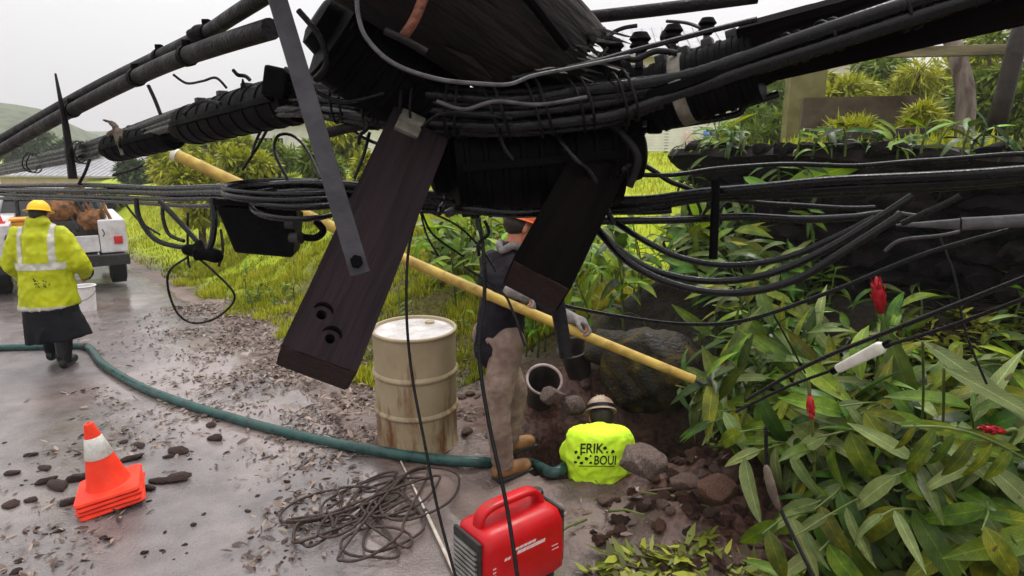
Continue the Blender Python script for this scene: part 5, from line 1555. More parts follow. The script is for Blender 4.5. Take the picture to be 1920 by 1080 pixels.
splice('long black splice case on the left bundle beside the steel brace', P(330, 242, 2.15), P(612, 172, 1.50), .060, 9)
rs_ = splice('black splice case with a pale tape band at the upper right', P(1196, 196, 1.34), P(1458, 112, 1.20), .066, 9)
q = P(1278, 128, 1.22)
root = rs_
m = MB(); m.tube([(.085, 0, 0), (.087, 0, 0), (.111, 0, 0), (.113, 0, 0)], [.066, .0715, .0715, .066], 24); m.build('tape_band', TAPE, root, True, sharp=35)
splice('large black splice case hanging in the centre of the cable mass', P(806, 318, 1.42), P(1206, 284, 1.44), .112, 9)
splice('black splice case under the broken pole behind the near crossarm', P(590, 30, 1.26), P(860, 235, 1.44), .10, 7)
splice('black splice case tucked between the broken pole and the right closure', P(930, 215, 1.36), P(1215, 150, 1.36), .062, 7)

# --- upper left cables
cable('thick_cable', [(-60, 318, 3.8), (60, 248, 3.0), (180, 183, 2.5), (300, 125, 2.1), (400, 88, 1.8), (508, 54, 1.6)], .0265, 'thick grey brown cable at the upper left with a cut end', 'cable', BLACKD, 14, 8, clamps=(.34, .55, .74))
cable('thick_cable', [(-60, 296, 3.8), (60, 228, 3.05), (180, 163, 2.55), (300, 105, 2.15), (380, 66, 1.9), (440, 28, 1.7), (500, -10, 1.55), (580, -60, 1.4)], .021, 'thick cable at the upper left that bends up out of the picture', 'cable', BLACKD, 14, 8, clamps=(.45, .6))
m = MB()
for (u, v, sz) in ((375, 60, .030), (362, 64, .022), (395, 52, .026)): m.ell(P(u, v, 1.88), (sz, sz * .8, sz * .7), None, 10, 7)
blob('bracket_lump', m, BLACKD, None, .006, 2, .01, .03, origin=tuple(P(375, 60, 1.88)))
tag(bpy.data.objects['bracket_lump'], 'lumpy cable bracket sitting on top of the upper left cables', 'bracket')
cable('drop_wire', [(325, 140, 2.0), (350, 156, 2.0), (380, 152, 1.95), (405, 146, 1.9), (425, 165, 1.9)], .004, 'thin wire sagging between the two upper left cable runs', 'wire', BLACKD, 6)
cable('stake', [(104, 138, 2.6), (114, 190, 2.6), (124, 240, 2.65), (137, 335, 2.7)], [.004 + .0006 * i for i in range(25)], 'thin dark stake standing behind the upper left cables', 'stake', BLACKD, 7)
cable('tie_wire', [(278, 160, 2.1), (290, 186, 2.1), (301, 214, 2.1)], .006, 'short dark tie between the upper and lower left cables', 'wire', BLACKD, 6)
cable('tie_wire', [(168, 300, 2.6), (160, 322, 2.65), (148, 345, 2.7)], .006, 'short dark tie below the left splice case', 'wire', BLACKD, 6)
m = MB(); m.tube(pts3([(195, 225, 2.4), (212, 232, 2.4), (222, 248, 2.38), (228, 268, 2.36)], 5), [.006] * 4 + [.012] * 6 + [.022] * 6, 7); m.tube(pts3([(200, 255, 2.4), (213, 248, 2.4), (224, 256, 2.38)], 5), .010, 7)
blob('torn_root', m, BARK, None, .006, 1, .01, .03, origin=tuple(P(228, 268, 2.36)))
tag(bpy.data.objects['torn_root'], 'torn piece of root caught on the left cable bundle', 'root')
for (u, v) in ((453, 160), ):
    cable('spike', [(455, 148, 1.72), (457, 170, 1.72)], [.002, .003, .004, .005, .006, .007, .008, .009, .010], 'small black spike on the lower left bundle', 'spike', CASE, 6)
m = MB(); a = P(520, 155, 1.52); m.box(a, (.055, .05, .07), Matrix.Rotation(R(12), 3, 'Y'), .008); m.tube([a + Vector((-.03, 0, -.03)), a + Vector((.05, 0, .03))], .015, 8)
fixn(m.build('strand_clamp', CASE, None, origin=tuple(a))); tag(bpy.data.objects['strand_clamp'], 'blocky black clamp left of the steel brace', 'clamp')

# --- main bundle sweeping from left to right through the mass
base = [(-60, 330, 3.8), (80, 300, 3.0), (180, 275, 2.6), (300, 232, 2.2), (400, 205, 1.9), (520, 180, 1.6), (620, 180, 1.44), (760, 196, 1.34), (950, 208, 1.28), (1120, 190, 1.28), (1250, 165, 1.26), (1400, 118, 1.18), (1600, 52, 1.08), (2000, -72, .98)]
offs = [(-13, .014), (-5, .012), (4, .015), (12, .010), (19, .013), (26, .009), (-20, .008)]
nm = ['topmost', 'second', 'third', 'fourth', 'fifth', 'lowest', 'thin upper']
for k, (dv, r) in enumerate(offs):
    l = []
    for i, (u, v, d) in enumerate(base):
        sp_ = np.interp(u, [-60, 300, 600, 700, 1150, 1250, 1500, 2000], [.5, .8, 1.5, 1.5, 1.5, .9, .7, .7])
        l.append((u, v + dv * sp_ * (1.6 / max(d, 1.2)) ** .5, d + .03 * ((k * 37 % 7) / 7 - .5)))
    cable('bundle_cable', l, r, {0: 'upper black cable of the long bundle sweeping across the picture', 1: 'black cable next below the upper one in the long sweeping bundle', 2: 'thickest black cable in the middle of the long sweeping bundle', 3: 'thin black cable below the thickest in the long sweeping bundle',
           4: 'black cable second from the bottom of the long sweeping bundle', 5: 'lowest thin black cable of the long sweeping bundle', 6: 'thin strand along the top of the long sweeping bundle'}[k], 'cable', BLACK if k != 6 else BLACKD, 9, 7, 'cables of the long sweeping bundle', .0018, seed=k)
# --- strand with lugs under the right hand case
cable('support_strand', [(1120, 262, 1.42), (1205, 244, 1.38), (1300, 229, 1.34), (1380, 214, 1.3), (1400, 196, 1.28), (1460, 176, 1.26)], .0075, 'black strand with lugs under the upper right splice case', 'strand', BLACK, 8, 8, clamps=())
for (u, v) in ((1190, 240), (1228, 232), (1300, 216), (1322, 212)):
    a = P(u, v, 1.36); m = MB(); m.box(a, (.030, .03, .042), None, .006); m.cyl(a + Vector((0, -.016, 0)), a + Vector((0, -.022, 0)), .007, n=6)
    o = m.build('lug', CASE, None, origin=tuple(a)); tag(o, 'black lug on the strand under the upper right splice case', 'lug', 'lugs on the strand')
# top rail, knobs and wires top right
cable('top_bar', [(840, 52, 1.75), (1000, 42, 1.75), (1200, 22, 1.7), (1420, -6, 1.65)], .017, 'dark bar behind the splintered pole end at the top', 'bar', BLACKD, 10)
for (u, v, r, lb) in ((1262, 62, .022, 'black insulator knob left above the upper right splice case'), (1326, 48, .020, 'black insulator knob right above the upper right splice case'), (1200, 78, .024, 'black insulator knob beside the splintered pole end'), (1148, 92, .026, 'lumpy black knob at the splintered pole end')):
    root = empty('insulator_knob', P(u, v, 1.32)); m = MB(); m.lathe([(.0005, .8 * r), (r * .6, .75 * r), (r * .95, .2 * r), (r * .7, -.05 * r), (r * .9, -.4 * r), (r * .5, -.9 * r), (.0005, -.95 * r)], n=18); m.build('skirt', CASE, root, True, sharp=40)
    m = MB(); m.cyl((0, 0, -.8 * r), (0, 0, -2.2 * r), r * .35, n=8); m.build('pin', STEEL, root, True); tag(root, lb, 'insulator')
cable('strand_wire', [(960, 146, 1.2), (1090, 122, 1.2), (1200, 92, 1.2), (1330, 58, 1.18), (1420, 36, 1.15)], .005, 'wire strand along the top of the upper right splice case', 'wire', BLACK, 6)
cable('loose_wire', [(985, -10, 1.5), (1002, 18, 1.5), (1012, 40, 1.5)], .003, 'thin wire hanging beside the bright sky gap at the top', 'wire', BLACKD, 5)
cable('loose_wire', [(1250, 40, 1.5), (1290, 44, 1.45), (1330, 60, 1.4)], .004, 'thin wire between the two insulator knobs', 'wire', BLACKD, 5)
rg = random.Random(9)
for k in range(22):
    u0, v0 = rg.uniform(960, 1130), rg.uniform(48, 128)
    L0 = rg.uniform(35, 110); sl = rg.uniform(.0, .45); w0 = rg.uniform(.005, .016)
    p = [P(u0 + L0 * f, v0 + L0 * f * sl, 1.24 + .02 * (k % 4)) for f in (0, .3, .65, 1)]
    n_ = Vector((0, -.5, .8)); side = (p[3] - p[0]).normalized().cross(n_).normalized()
    m = MB(); rows = []
    for q, ww in zip(p, (.7, 1, .75, .08)):
        jx = side * rg.uniform(-.004, .004); rows.append([q + jx - side * w0 * ww, q + jx + n_ * w0 * ww * .5, q + jx + side * w0 * ww, q + jx - n_ * w0 * ww * .4])
    m.loft(rows); o = fixn(m.build('wood_splinter', SPLINT if k % 3 == 0 else POLEW, None, origin=tuple(p[0])))
    tag(o, 'pale splinter of wood by the broken pole end' if k % 3 == 0 else 'dark splinter of wood by the broken pole end', 'splinter', 'splinters at the broken pole end')

# --- horizontal cable run at mid height, left to right
runs = [([(-40, 350, 3.4), (160, 348, 2.7), (330, 352, 2.2), (480, 350, 1.8), (640, 343, 1.6), (820, 366, 1.56), (1150, 374, 1.5), (1340, 358, 1.42), (1600, 340, 1.3), (1980, 312, 1.15)], .010, 'uppermost cable of the level run at mid height'),
        ([(-40, 358, 3.4), (160, 357, 2.7), (330, 362, 2.2), (480, 362, 1.8), (640, 356, 1.62), (820, 378, 1.58), (1150, 383, 1.52), (1340, 366, 1.44), (1600, 350, 1.32), (1980, 324, 1.17)], .012, 'thick second cable of the level run at mid height'),
        ([(-40, 364, 3.4), (160, 368, 2.7), (330, 374, 2.2), (480, 372, 1.82), (640, 368, 1.64), (820, 388, 1.6), (1150, 390, 1.52), (1340, 374, 1.45), (1600, 358, 1.34), (1980, 334, 1.18)], .009, 'third cable of the level run at mid height'),
        ([(-40, 371, 3.4), (160, 376, 2.7), (330, 384, 2.2), (480, 382, 1.84), (640, 378, 1.66), (820, 396, 1.6), (1100, 400, 1.54), (1260, 392, 1.48)], .007, 'lowest thin cable of the level run at mid height'),
        ([(1100, 412, 1.42), (1220, 412, 1.42), (1400, 410, 1.42), (1560, 408, 1.42), (1640, 404, 1.42), (1720, 406, 1.42)], .0085, 'single cable crossing below the level run on the right'),
        ([(1180, 330, 1.5), (1290, 322, 1.5), (1420, 312, 1.5), (1600, 308, 1.45), (1760, 300, 1.4), (1980, 288, 1.3)], .0055, 'thin cable above the level run along the rock wall'),
        ([(1185, 300, 1.5), (1240, 330, 1.5), (1290, 352, 1.5), (1350, 372, 1.5), (1500, 384, 1.48), (1640, 392, 1.45)], .006, 'thin cable slanting down from the central case to the right')]
for k, (l, r, lb) in enumerate(runs): cable('level_cable', l, r, lb, 'cable', BLACK, 8, 8, 'cables of the level run', .003, seed=20 + k)
cable('cable_spacer', [(1342, 338, 1.38), (1340, 410, 1.38), (1337, 486, 1.38)], .0095, 'upright black spacer bar across the cables on the right', 'spacer', CASE, 8)
# --- U shaped loops on the right
ul = [([(1110, 418, 1.40), (1160, 468, 1.36), (1230, 508, 1.33), (1330, 527, 1.3), (1440, 514, 1.26), (1560, 462, 1.22), (1710, 368, 1.18)], .0075, 'middle U shaped black cable hanging on the right'),
      ([(1116, 426, 1.38), (1180, 492, 1.34), (1270, 535, 1.3), (1380, 549, 1.26), (1490, 525, 1.22), (1590, 466, 1.18), (1692, 402, 1.15)], .0080, 'lowest U shaped black cable hanging on the right'),
      ([(1150, 414, 1.42), (1210, 452, 1.38), (1280, 484, 1.35), (1370, 497, 1.32), (1470, 484, 1.29), (1560, 448, 1.26), (1640, 408, 1.24)], .0070, 'uppermost U shaped black cable hanging on the right'),
      ([(1040, 560, 1.75), (1060, 573, 1.72), (1180, 596, 1.66), (1290, 608, 1.58), (1400, 600, 1.5), (1560, 546, 1.4), (1740, 474, 1.3), (1960, 414, 1.2)], .0048, 'thin cable sagging across the ginger plants'),
      ([(1400, 750, 1.9), (1520, 682, 1.7), (1700, 608, 1.45), (1960, 506, 1.2)], .0055, 'rope like wire slanting up to the right edge above the white insulator'),
      ([(1690, 420, 1.25), (1780, 378, 1.2), (1800, 366, 1.19)], .006, 'short cut cable end at the right'),
      ([(1660, 470, 1.5), (1690, 450, 1.45), (1760, 442, 1.4), (1800, 434, 1.38)], .004, 'hooked grey wire end before the dark wall', )]
for k, (l, r, lb) in enumerate(ul): cable('hanging_cable', l, r, lb, 'cable', BLACK if k != 6 else GREYC, 10, 10, 'cables hanging on the right', 0)
root = cable('conduit_end', [(1680, 422, 1.30), (1740, 421, 1.28), (1800, 420, 1.25)], [.002 + .0006 * i for i in range(17)], 'tapered grey sleeve pointing left at the right edge', 'sleeve', GREYC, 10)
cable('grey_conduit', [(1802, 420, 1.25), (1880, 416, 1.22), (1970, 410, 1.18)], .0125, 'grey conduit entering from the right edge', 'conduit', GREYC, 12)
# guy wire with white strain insulator
cable('guy_wire', [(1380, 772, 2.0), (1470, 728, 1.85), (1572, 690, 1.7)], .0045, 'guy wire left of the white insulator', 'wire', BLACKD, 7)
cable('guy_wire', [(1655, 650, 1.6), (1780, 612, 1.45), (1960, 545, 1.25)], .0045, 'guy wire right of the white insulator', 'wire', BLACKD, 7)
a, b = P(1570, 692, 1.70), P(1658, 648, 1.60)
root = empty('strain_insulator', a); root.rotation_euler = (b - a).to_track_quat('X', 'Z').to_euler(); L_ = (b - a).length
m = MB(); m.loft([[(x, hw * math.copysign(abs(math.cos(q)) ** .5, math.cos(q)), hw * math.copysign(abs(math.sin(q)) ** .5, math.sin(q))) for q in [2 * math.pi * k / 16 for k in range(16)]] for x, hw in ((0, .009), (.006, .012), (L_ * .8, .0155), (L_ * .92, .016), (L_, .009))]); fixn(m.build('body', WHITEP, root, True, sharp=35))
for x in (-.008, L_ + .008): m = MB(); m.cyl((x - .010, 0, 0), (x + .010, 0, 0), .009, n=10); m.build('ferrule', CASE, root, True, sharp=40)
tag(root, 'white strain insulator on the guy wire before the ginger leaves', 'insulator')

# --- coil and hanging terminal box, left of the brace
cc = P(556, 388, 1.62)
root = empty('cable_coil', cc)
for k in range(4):
    m = MB(); n_ = 44
    cu, cv, ru, rv_ = ((556, 388, 84, 23), (560, 372, 96, 17), (540, 362, 120, 15), (548, 352, 128, 13))[k]
    lp = [P(cu + ru * math.cos(2 * math.pi * i / n_), cv + rv_ * math.sin(2 * math.pi * i / n_), 1.62 - .10 * math.sin(2 * math.pi * i / n_) + .02 * k) for i in range(n_ + 1)]
    m.tube(lp, (.0075, .008, .009, .008)[k], 8); m.build('turn', BLACK, root, True, origin=root.location)
tag(root, 'flat coil of black cable left of the steel brace', 'coil')
a = P(405, 384, 1.74)
box = empty('terminal_box', a)
tp = [P(404, 386, 1.70), P(556, 392, 1.62), P(570, 396, 1.78), P(420, 390, 1.86)]; bt = [P(440, 474, 1.71), P(548, 484, 1.63), P(562, 470, 1.78), P(452, 466, 1.86)]
def lerp4(t): return [x.lerp(y, t) for x, y in zip(tp, bt)]
m = MB(); m.loft([lerp4(0), lerp4(.06), lerp4(.94), lerp4(1)]); o = fixn(m.build('case', CASE, box, False, origin=box.location)); bv = o.modifiers.new('v', 'BEVEL'); bv.width = .007; bv.segments = 2; bake(o)
m = MB(); ex = [q + (q - sum(tp, Vector()) / 4) * .05 for q in tp]; m.loft([[q + Vector((0, 0, .002)) for q in ex], [q + Vector((0, 0, .018)) for q in ex]]); fixn(m.build('lid', CASE, box, False, origin=box.location))
m = MB(); m.tube(pts3([(552, 442, 1.66), (590, 446, 1.64), (606, 432, 1.64), (592, 414, 1.64)], 6), .009, 8); m.build('hook', CASE, box, True, origin=box.location)
for (u, v) in ((540, 420), (548, 446)): m = MB(); m.cyl(P(u, v, 1.64), P(u + 16, v, 1.63), .016, n=12); m.build('gland', DARKP, box, True, origin=box.location, sharp=40)
tag(box, 'black terminal box hanging under the cable coil at left', 'terminal box')

# --- loops and joint at the far left
lo = [([(255, 372, 2.0), (262, 410, 2.0), (290, 448, 2.0), (330, 462, 1.98), (372, 464, 1.95), (398, 470, 1.93)], .008, 'large cable loop hanging below the level run at left'),
      ([(305, 376, 2.0), (306, 410, 2.0), (318, 440, 2.0), (345, 452, 1.98)], .006, 'second cable loop inside the large one at left'),
      ([(300, 378, 1.98), (340, 420, 1.96), (372, 455, 1.94)], .008, 'straight thick lead dropping to the cable joint at left'),
      ([(398, 372, 1.9), (402, 410, 1.9), (398, 450, 1.9), (388, 474, 1.9)], .010, 'upright thick lead dropping to the cable joint at left'),
      ([(352, 482, 1.9), (318, 508, 1.92), (316, 545, 1.94), (335, 590, 1.96), (368, 606, 1.98), (412, 592, 1.98), (440, 555, 1.96), (402, 510, 1.92), (366, 480, 1.9)], .0035, 'thin wire ring hanging below the cable joint at left'),
      ([(236, 384, 2.1), (262, 415, 2.1), (300, 440, 2.1)], .0035, 'thin wire beside the large cable loop at left'),
      ([(352, 400, 2.0), (352, 480, 1.96), (356, 502, 1.95)], .004, 'short wire tail under the cable joint at left'),
      ([(414, 430, 1.9), (418, 468, 1.9), (410, 500, 1.9)], .004, 'curved wire tail right of the cable joint at left'),
      ([(472, 290, 1.8), (480, 265, 1.8), (492, 240, 1.78)], .004, 'thin wire rising behind the long left splice case'),
      ([(455, 318, 1.85), (480, 280, 1.82), (500, 245, 1.8)], .004, 'slanting thin wire behind the long left splice case'),
      ([(545, 345, 1.75), (516, 290, 1.75), (520, 256, 1.75), (548, 254, 1.74), (575, 280, 1.73), (600, 335, 1.7)], .0045, 'thin wire arch over the flat cable coil'),
      ([(655, 238, 1.5), (690, 262, 1.5), (720, 272, 1.45), (738, 272, 1.4)], .0045, 'thin wire running to the pale washer on the near crossarm'),
      ([(693, 248, 1.5), (682, 290, 1.5), (664, 335, 1.5)], .004, 'short upright wire right of the steel brace')]
for k, (l, r, lb) in enumerate(lo): cable('cable_loop', l, r, lb, 'cable', BLACK, 7, 8, 'loose leads at left')
m = MB(); m.capsule(P(352, 468, 1.92), P(405, 480, 1.90), .018, .022, 12); m.box(P(385, 476, 1.91), (.06, .04, .035), None, .006); m.cyl(P(372, 454, 1.93), P(384, 472, 1.91), .012, n=10)
blob('cable_joint', m, CASE, None, .005, 1, 0, origin=tuple(P(380, 474, 1.91))); tag(bpy.data.objects['cable_joint'], 'lumpy black cable joint where the left loops meet', 'joint')

# --- thin wires hanging in the centre
cw_ = [([(786, 392, 1.30), (766, 468, 1.30), (762, 580, 1.30), (772, 700, 1.30), (796, 830, 1.28), (822, 960, 1.26), (862, 1110, 1.22)], .0030, 'long thin black wire hanging in front of the drum'),
       ([(893, 400, 1.35), (906, 470, 1.34), (908, 560, 1.33), (898, 660, 1.32), (916, 790, 1.30), (950, 950, 1.26), (974, 1110, 1.22)], .0042, 'long black wire hanging in front of the standing worker down to the generator'),
       ([(790, 395, 1.4), (812, 440, 1.42), (870, 482, 1.45)], .0025, 'thin wire fanning right below the central case'),
       ([(800, 395, 1.4), (860, 425, 1.42), (905, 470, 1.45), (930, 510, 1.46)], .0025, 'second thin wire fanning right below the central case'),
       ([(788, 395, 1.4), (800, 440, 1.42), (822, 480, 1.45)], .0022, 'steep thin wire fanning below the central case'),
       ([(870, 500, 1.5), (940, 548, 1.5), (960, 580, 1.5), (985, 650, 1.5)], .0030, 'dark twisted wire across the yellow pole'),
       ([(1436, 800, 1.6), (1440, 880, 1.6), (1462, 950, 1.58), (1490, 1010, 1.55), (1535, 1100, 1.5)], .0050, 'dark wire hanging in front of the ginger leaves at lower right'),
       ([(1760, 440, 1.5), (1790, 520, 1.5), (1810, 620, 1.5), (1850, 720, 1.5)], .0028, 'thin upright vine before the dark wall at right'),
       ([(1450, 590, 1.7), (1478, 640, 1.72), (1510, 700, 1.75)], .0025, 'thin twig hanging among the ginger leaves')]
for k, (l, r, lb) in enumerate(cw_): cable('hanging_wire', l, r, lb, 'wire', BLACK, 7, 9)
cable('hanging_strap', [(1026, 440, 1.34), (1040, 540, 1.32), (1052, 610, 1.31), (1062, 672, 1.30)], [.018 - .0002 * i for i in range(25)], 'thick black cable end hanging beside the second crossarm', 'cable', BLACKD, 10)
m = MB(); m.tube(pts3([(1436, 872, 1.58), (1448, 920, 1.57), (1462, 958, 1.56)], 6), [.004, .008, .010, .011, .012, .012, .012, .011, .010, .009, .007, .005, .003], 8)
tag(m.build('bark_strip', BARK, None, True, origin=tuple(P(1436, 872, 1.58))), 'strip of brown bark caught on the hanging wire at lower right', 'bark')

# --- lashing wraps round the long bundle and extra clutter in the mass
rg = random.Random(31)
for k, (u, v, d_, r_) in enumerate(((60, 306, 3.05, .045), (150, 286, 2.7, .045), (640, 184, 1.42, .052), (700, 192, 1.37, .055), (770, 200, 1.33, .056), (850, 205, 1.30, .056), (930, 210, 1.28, .056), (1010, 205, 1.28, .056), (1090, 196, 1.28, .055), (1170, 184, 1.27, .05), (1490, 90, 1.14, .027), (1560, 66, 1.10, .027), (1700, 24, 1.05, .027))):
    c_ = P(u, v, d_); ax = (P(u + 60, v + (8 if u < 900 else -16), d_) - c_).normalized(); x_ = ax.orthogonal().normalized(); y_ = ax.cross(x_)
    m = MB(); ph = rg.uniform(0, 6)
    m.tube([c_ + (x_ * math.cos(a) + y_ * math.sin(a)) * r_ * (1 + .06 * math.sin(3 * a + ph)) + ax * .02 * (a / 6.28 - .9) for a in [2 * math.pi * 1.8 * i / 40 for i in range(41)]], .003, 6)
    tag(m.build('lashing_tie', BLACKD, None, True, origin=tuple(c_)), ('tie around the far left end of the long cable bundle' if u < 300 else 'tie around the long cable bundle beside the near crossarm' if u < 800 else 'tie around the long cable bundle above the central case' if u < 1200 else 'tie around the cables lying on the top right beam'), 'tie', 'ties around the long bundle')
mess = [([(560, 120, 1.2), (590, 170, 1.22), (650, 190, 1.25), (720, 175, 1.25)], .004, 'loose black wire curling right of the steel brace near the top'),
        ([(820, 190, 1.2), (870, 205, 1.18), (930, 190, 1.18), (1010, 196, 1.2), (1100, 182, 1.22)], .0038, 'pale scuffed wire lying along the middle of the cable mass'),
        ([(790, 240, 1.25), (830, 212, 1.22), (900, 215, 1.22), (960, 222, 1.24)], .0034, 'small hooked wire before the central cable mass'),
        ([(900, 225, 1.3), (930, 240, 1.28), (945, 275, 1.27), (962, 300, 1.27)], .004, 'wire dropping over the front of the central case'),
        ([(1040, 250, 1.3), (1080, 300, 1.28), (1110, 330, 1.3), (1150, 420, 1.34)], .006, 'black lead falling from the central case towards the right loops'),
        ([(1130, 220, 1.32), (1175, 260, 1.3), (1196, 300, 1.3), (1180, 350, 1.32)], .008, 'thick black lead bent around the right end of the central case'),
        ([(840, 400, 1.38), (870, 392, 1.34), (960, 400, 1.34), (1060, 396, 1.36)], .010, 'black cable slung under the central case'),
        ([(610, 250, 1.44), (700, 232, 1.4), (790, 238, 1.36), (900, 246, 1.32), (1050, 240, 1.3), (1180, 226, 1.3)], .011, 'black cable along the underside of the long bundle'),
        ([(600, 205, 1.46), (690, 214, 1.4), (800, 222, 1.35), (960, 230, 1.3), (1120, 216, 1.3), (1220, 200, 1.3)], .012, 'black cable just under the long bundle in the centre'),
        ([(1130, 120, 1.3), (1160, 104, 1.28), (1190, 112, 1.27), (1230, 96, 1.26), (1270, 100, 1.25)], .006, 'twisted wire end among the splinters of the broken pole'),
        ([(1060, 130, 1.3), (1090, 104, 1.28), (1120, 112, 1.28), (1140, 90, 1.28)], .005, 'short bent wire over the splintered pole end'),
        ([(560, 20, 1.18), (600, 70, 1.18), (612, 120, 1.2), (590, 150, 1.22)], .006, 'black lead hanging behind the steel brace at the top')]
for k, (l, r, lb) in enumerate(mess): cable('loose_lead', l, r, lb, 'cable', GREYC if k in (1,) else (BLACKD if k % 2 else BLACK), 8, 8)
rg = random.Random(8)
for k in range(10):
    u0, v0 = rg.uniform(820, 1080), rg.uniform(4, 95); v0 = max(v0, (u0 - 820) * .2)
    ax_ = (B - A).normalized(); p0 = P(u0, v0, 1.12 + .0007 * (u0 - 760)); 
    m = MB(); p1 = p0 + ax_ * rg.uniform(.06, .16) + Vector((0, -.01, rg.uniform(-.01, .03))); m.tube([p0, p0.lerp(p1, .5) + Vector((0, 0, .008)), p1], [.002, rg.uniform(.005, .011), .001], 5)
    tag(m.build('bark_sliver', SPLINT if k % 3 == 0 else POLEW, None, origin=tuple(p0)), 'sliver of bark peeling off the broken pole', 'bark', 'slivers peeling off the broken pole')

rg = random.Random(101)
for k in range(30):
    e_ = rg.choice(((620, 130), (600, 190), (700, 235), (800, 395), (900, 405), (1000, 408), (1090, 402), (1190, 300), (1200, 250), (1150, 90), (1080, 70), (1240, 90), (1320, 70), (1400, 195), (860, 20), (560, 110), (450, 160), (330, 205), (250, 300)))
    d_ = 1.30 if e_[0] > 560 else 1.75
    q = [(e_[0] + rg.uniform(-25, 25), e_[1] + rg.uniform(-12, 12), d_)]
    ang = rg.uniform(0, 6.28); ln = rg.uniform(14, 34)
    for i in range(3):
        ang += rg.uniform(-.9, .9); q.append((q[-1][0] + ln * math.cos(ang), q[-1][1] + ln * .7 * math.sin(ang), d_ + rg.uniform(-.03, .03)))
    where = 'the left cable bundle' if e_[0] < 500 else ('the underside of the central case' if e_[1] > 380 else ('the top of the cable mass' if e_[1] < 140 else 'the side of the cable mass'))
    cable('wire_end', q, rg.uniform(.0022, .0055), 'loose black wire end sticking out of ' + where, 'wire', BLACK if k % 2 else BLACKD, 6, 6, 'loose wire ends in the cable mass')

# ================================================================== VEGETATION
def leaf_mesh(name, mat_, width=.2, droop=.35, fold=.25, seg=7, twist=0.0, wavy=0.0):
    """Lance-shaped leaf along +Y, length 1, folded on its midrib and drooping."""
    vs = []; fs = []
    for i in range(seg + 1):
        t = i / seg
        w_ = width * .5 * (math.sin(math.pi * t ** .75) ** .8 if 0 < t < 1 else 0.02)
        y = math.sin(droop * t * 1.4) / (droop * 1.4) if droop else t
        z = -(1 - math.cos(droop * t * 1.4)) / (droop * 1.4) if droop else 0
        tw = twist * t
        for sg in (-1, 0, 1):
            x = sg * w_ * math.cos(tw); zz = z + abs(sg) * w_ * fold + sg * w_ * math.sin(tw) + wavy * sg * math.sin(t * 9) * w_
            vs.append((x, y, zz))
    for i in range(seg):
        for k in range(2):
            a = i * 3 + k; fs.append((a, a + 1, a + 4, a + 3))
    me = bpy.data.meshes.new(name); me.from_pydata(vs, [], fs); me.materials.append(mat_)
    me.polygons.foreach_set('use_smooth', [True] * len(fs))
    return me

def leafset(mat_, widths=(.17, .21, .24, .15)):
    return [leaf_mesh('leaf', mat_, w_, dr, fo, 7, tw, .12) for w_, dr, fo, tw in zip(widths, (.5, .9, .25, 1.2), (.3, .15, .4, .25), (.3, -.5, .2, .9))]
LG, LY, LD, LPs = leafset(LEAFG), leafset(LEAFY, (.22, .27, .24, .19)), leafset(LEAFD, (.20, .24, .27, .17)), leafset(LEAFP)

def leaf_matrix(pos, d, up, ln):
    d = Vector(d).normalized(); up = Vector(up); z = (up - d * up.dot(d)); z = z.normalized() if z.length > 1e-4 else d.orthogonal().normalized()
    x = d.cross(z)
    M = Matrix((x, d, z)).transposed().to_4x4() @ Matrix.Scale(ln, 4)
    M.translation = pos
    return M

def ginger(base, lean, height, n_leaf, llen, meshes, label, group, rg, spread=1.0, flower=None, pale=.12, bare=.25, name='ginger_plant', droop=0.0):
    """Arching stalk with two ranks of long leaves; every leaf its own part."""
    base = Vector(base); root = empty(name, base)
    lean = Vector((lean[0], lean[1], 0)); 
    pts = []
    for i in range(9):
        t = i / 8
        pts.append(Vector((0, 0, height * (t - .38 * lean.length * t * t))) + lean * height * t * t * .9 + Vector((rg.uniform(-.01, .01), rg.uniform(-.01, .01), 0)) * height)
    m = MB(); m.tube([p - Vector((0, 0, .04)) if i == 0 else p for i, p in enumerate(pts)], [.011 - .0009 * i for i in range(9)], 6); m.build('stem', STEM, root, True)
    az0 = rg.uniform(0, 6.28)
    for k in range(n_leaf):
        t = bare + (1 - bare) * (k + .5) / n_leaf
        j = min(int(t * 8), 7); p = pts[j].lerp(pts[j + 1], t * 8 - j); tg_ = (pts[j + 1] - pts[j]).normalized()
        az = az0 + (math.pi if k % 2 else 0) + rg.uniform(-.7, .7)
        side = Vector((math.cos(az), math.sin(az), 0)); side = (side - tg_ * side.dot(tg_)).normalized()
        d = side * spread * rg.uniform(.7, 1.1) + tg_ * rg.uniform(.35, .9) + Vector((0, 0, rg.uniform(-.35, .1) - droop))
        me = rg.choice(LPs if rg.random() < pale else meshes)
        o = link('leaf', me, root)
        o.matrix_basis = leaf_matrix(p, d, tg_ + Vector((rg.uniform(-.4, .4), rg.uniform(-.4, .4), .5)), llen * rg.uniform(.65, 1.1) * (1 - .35 * abs(t - .6)))
    if flower:
        flower_cone(pts[-1], (pts[-1] - pts[-2]).normalized(), flower, root)
    return tag(root, label, 'plant', group)

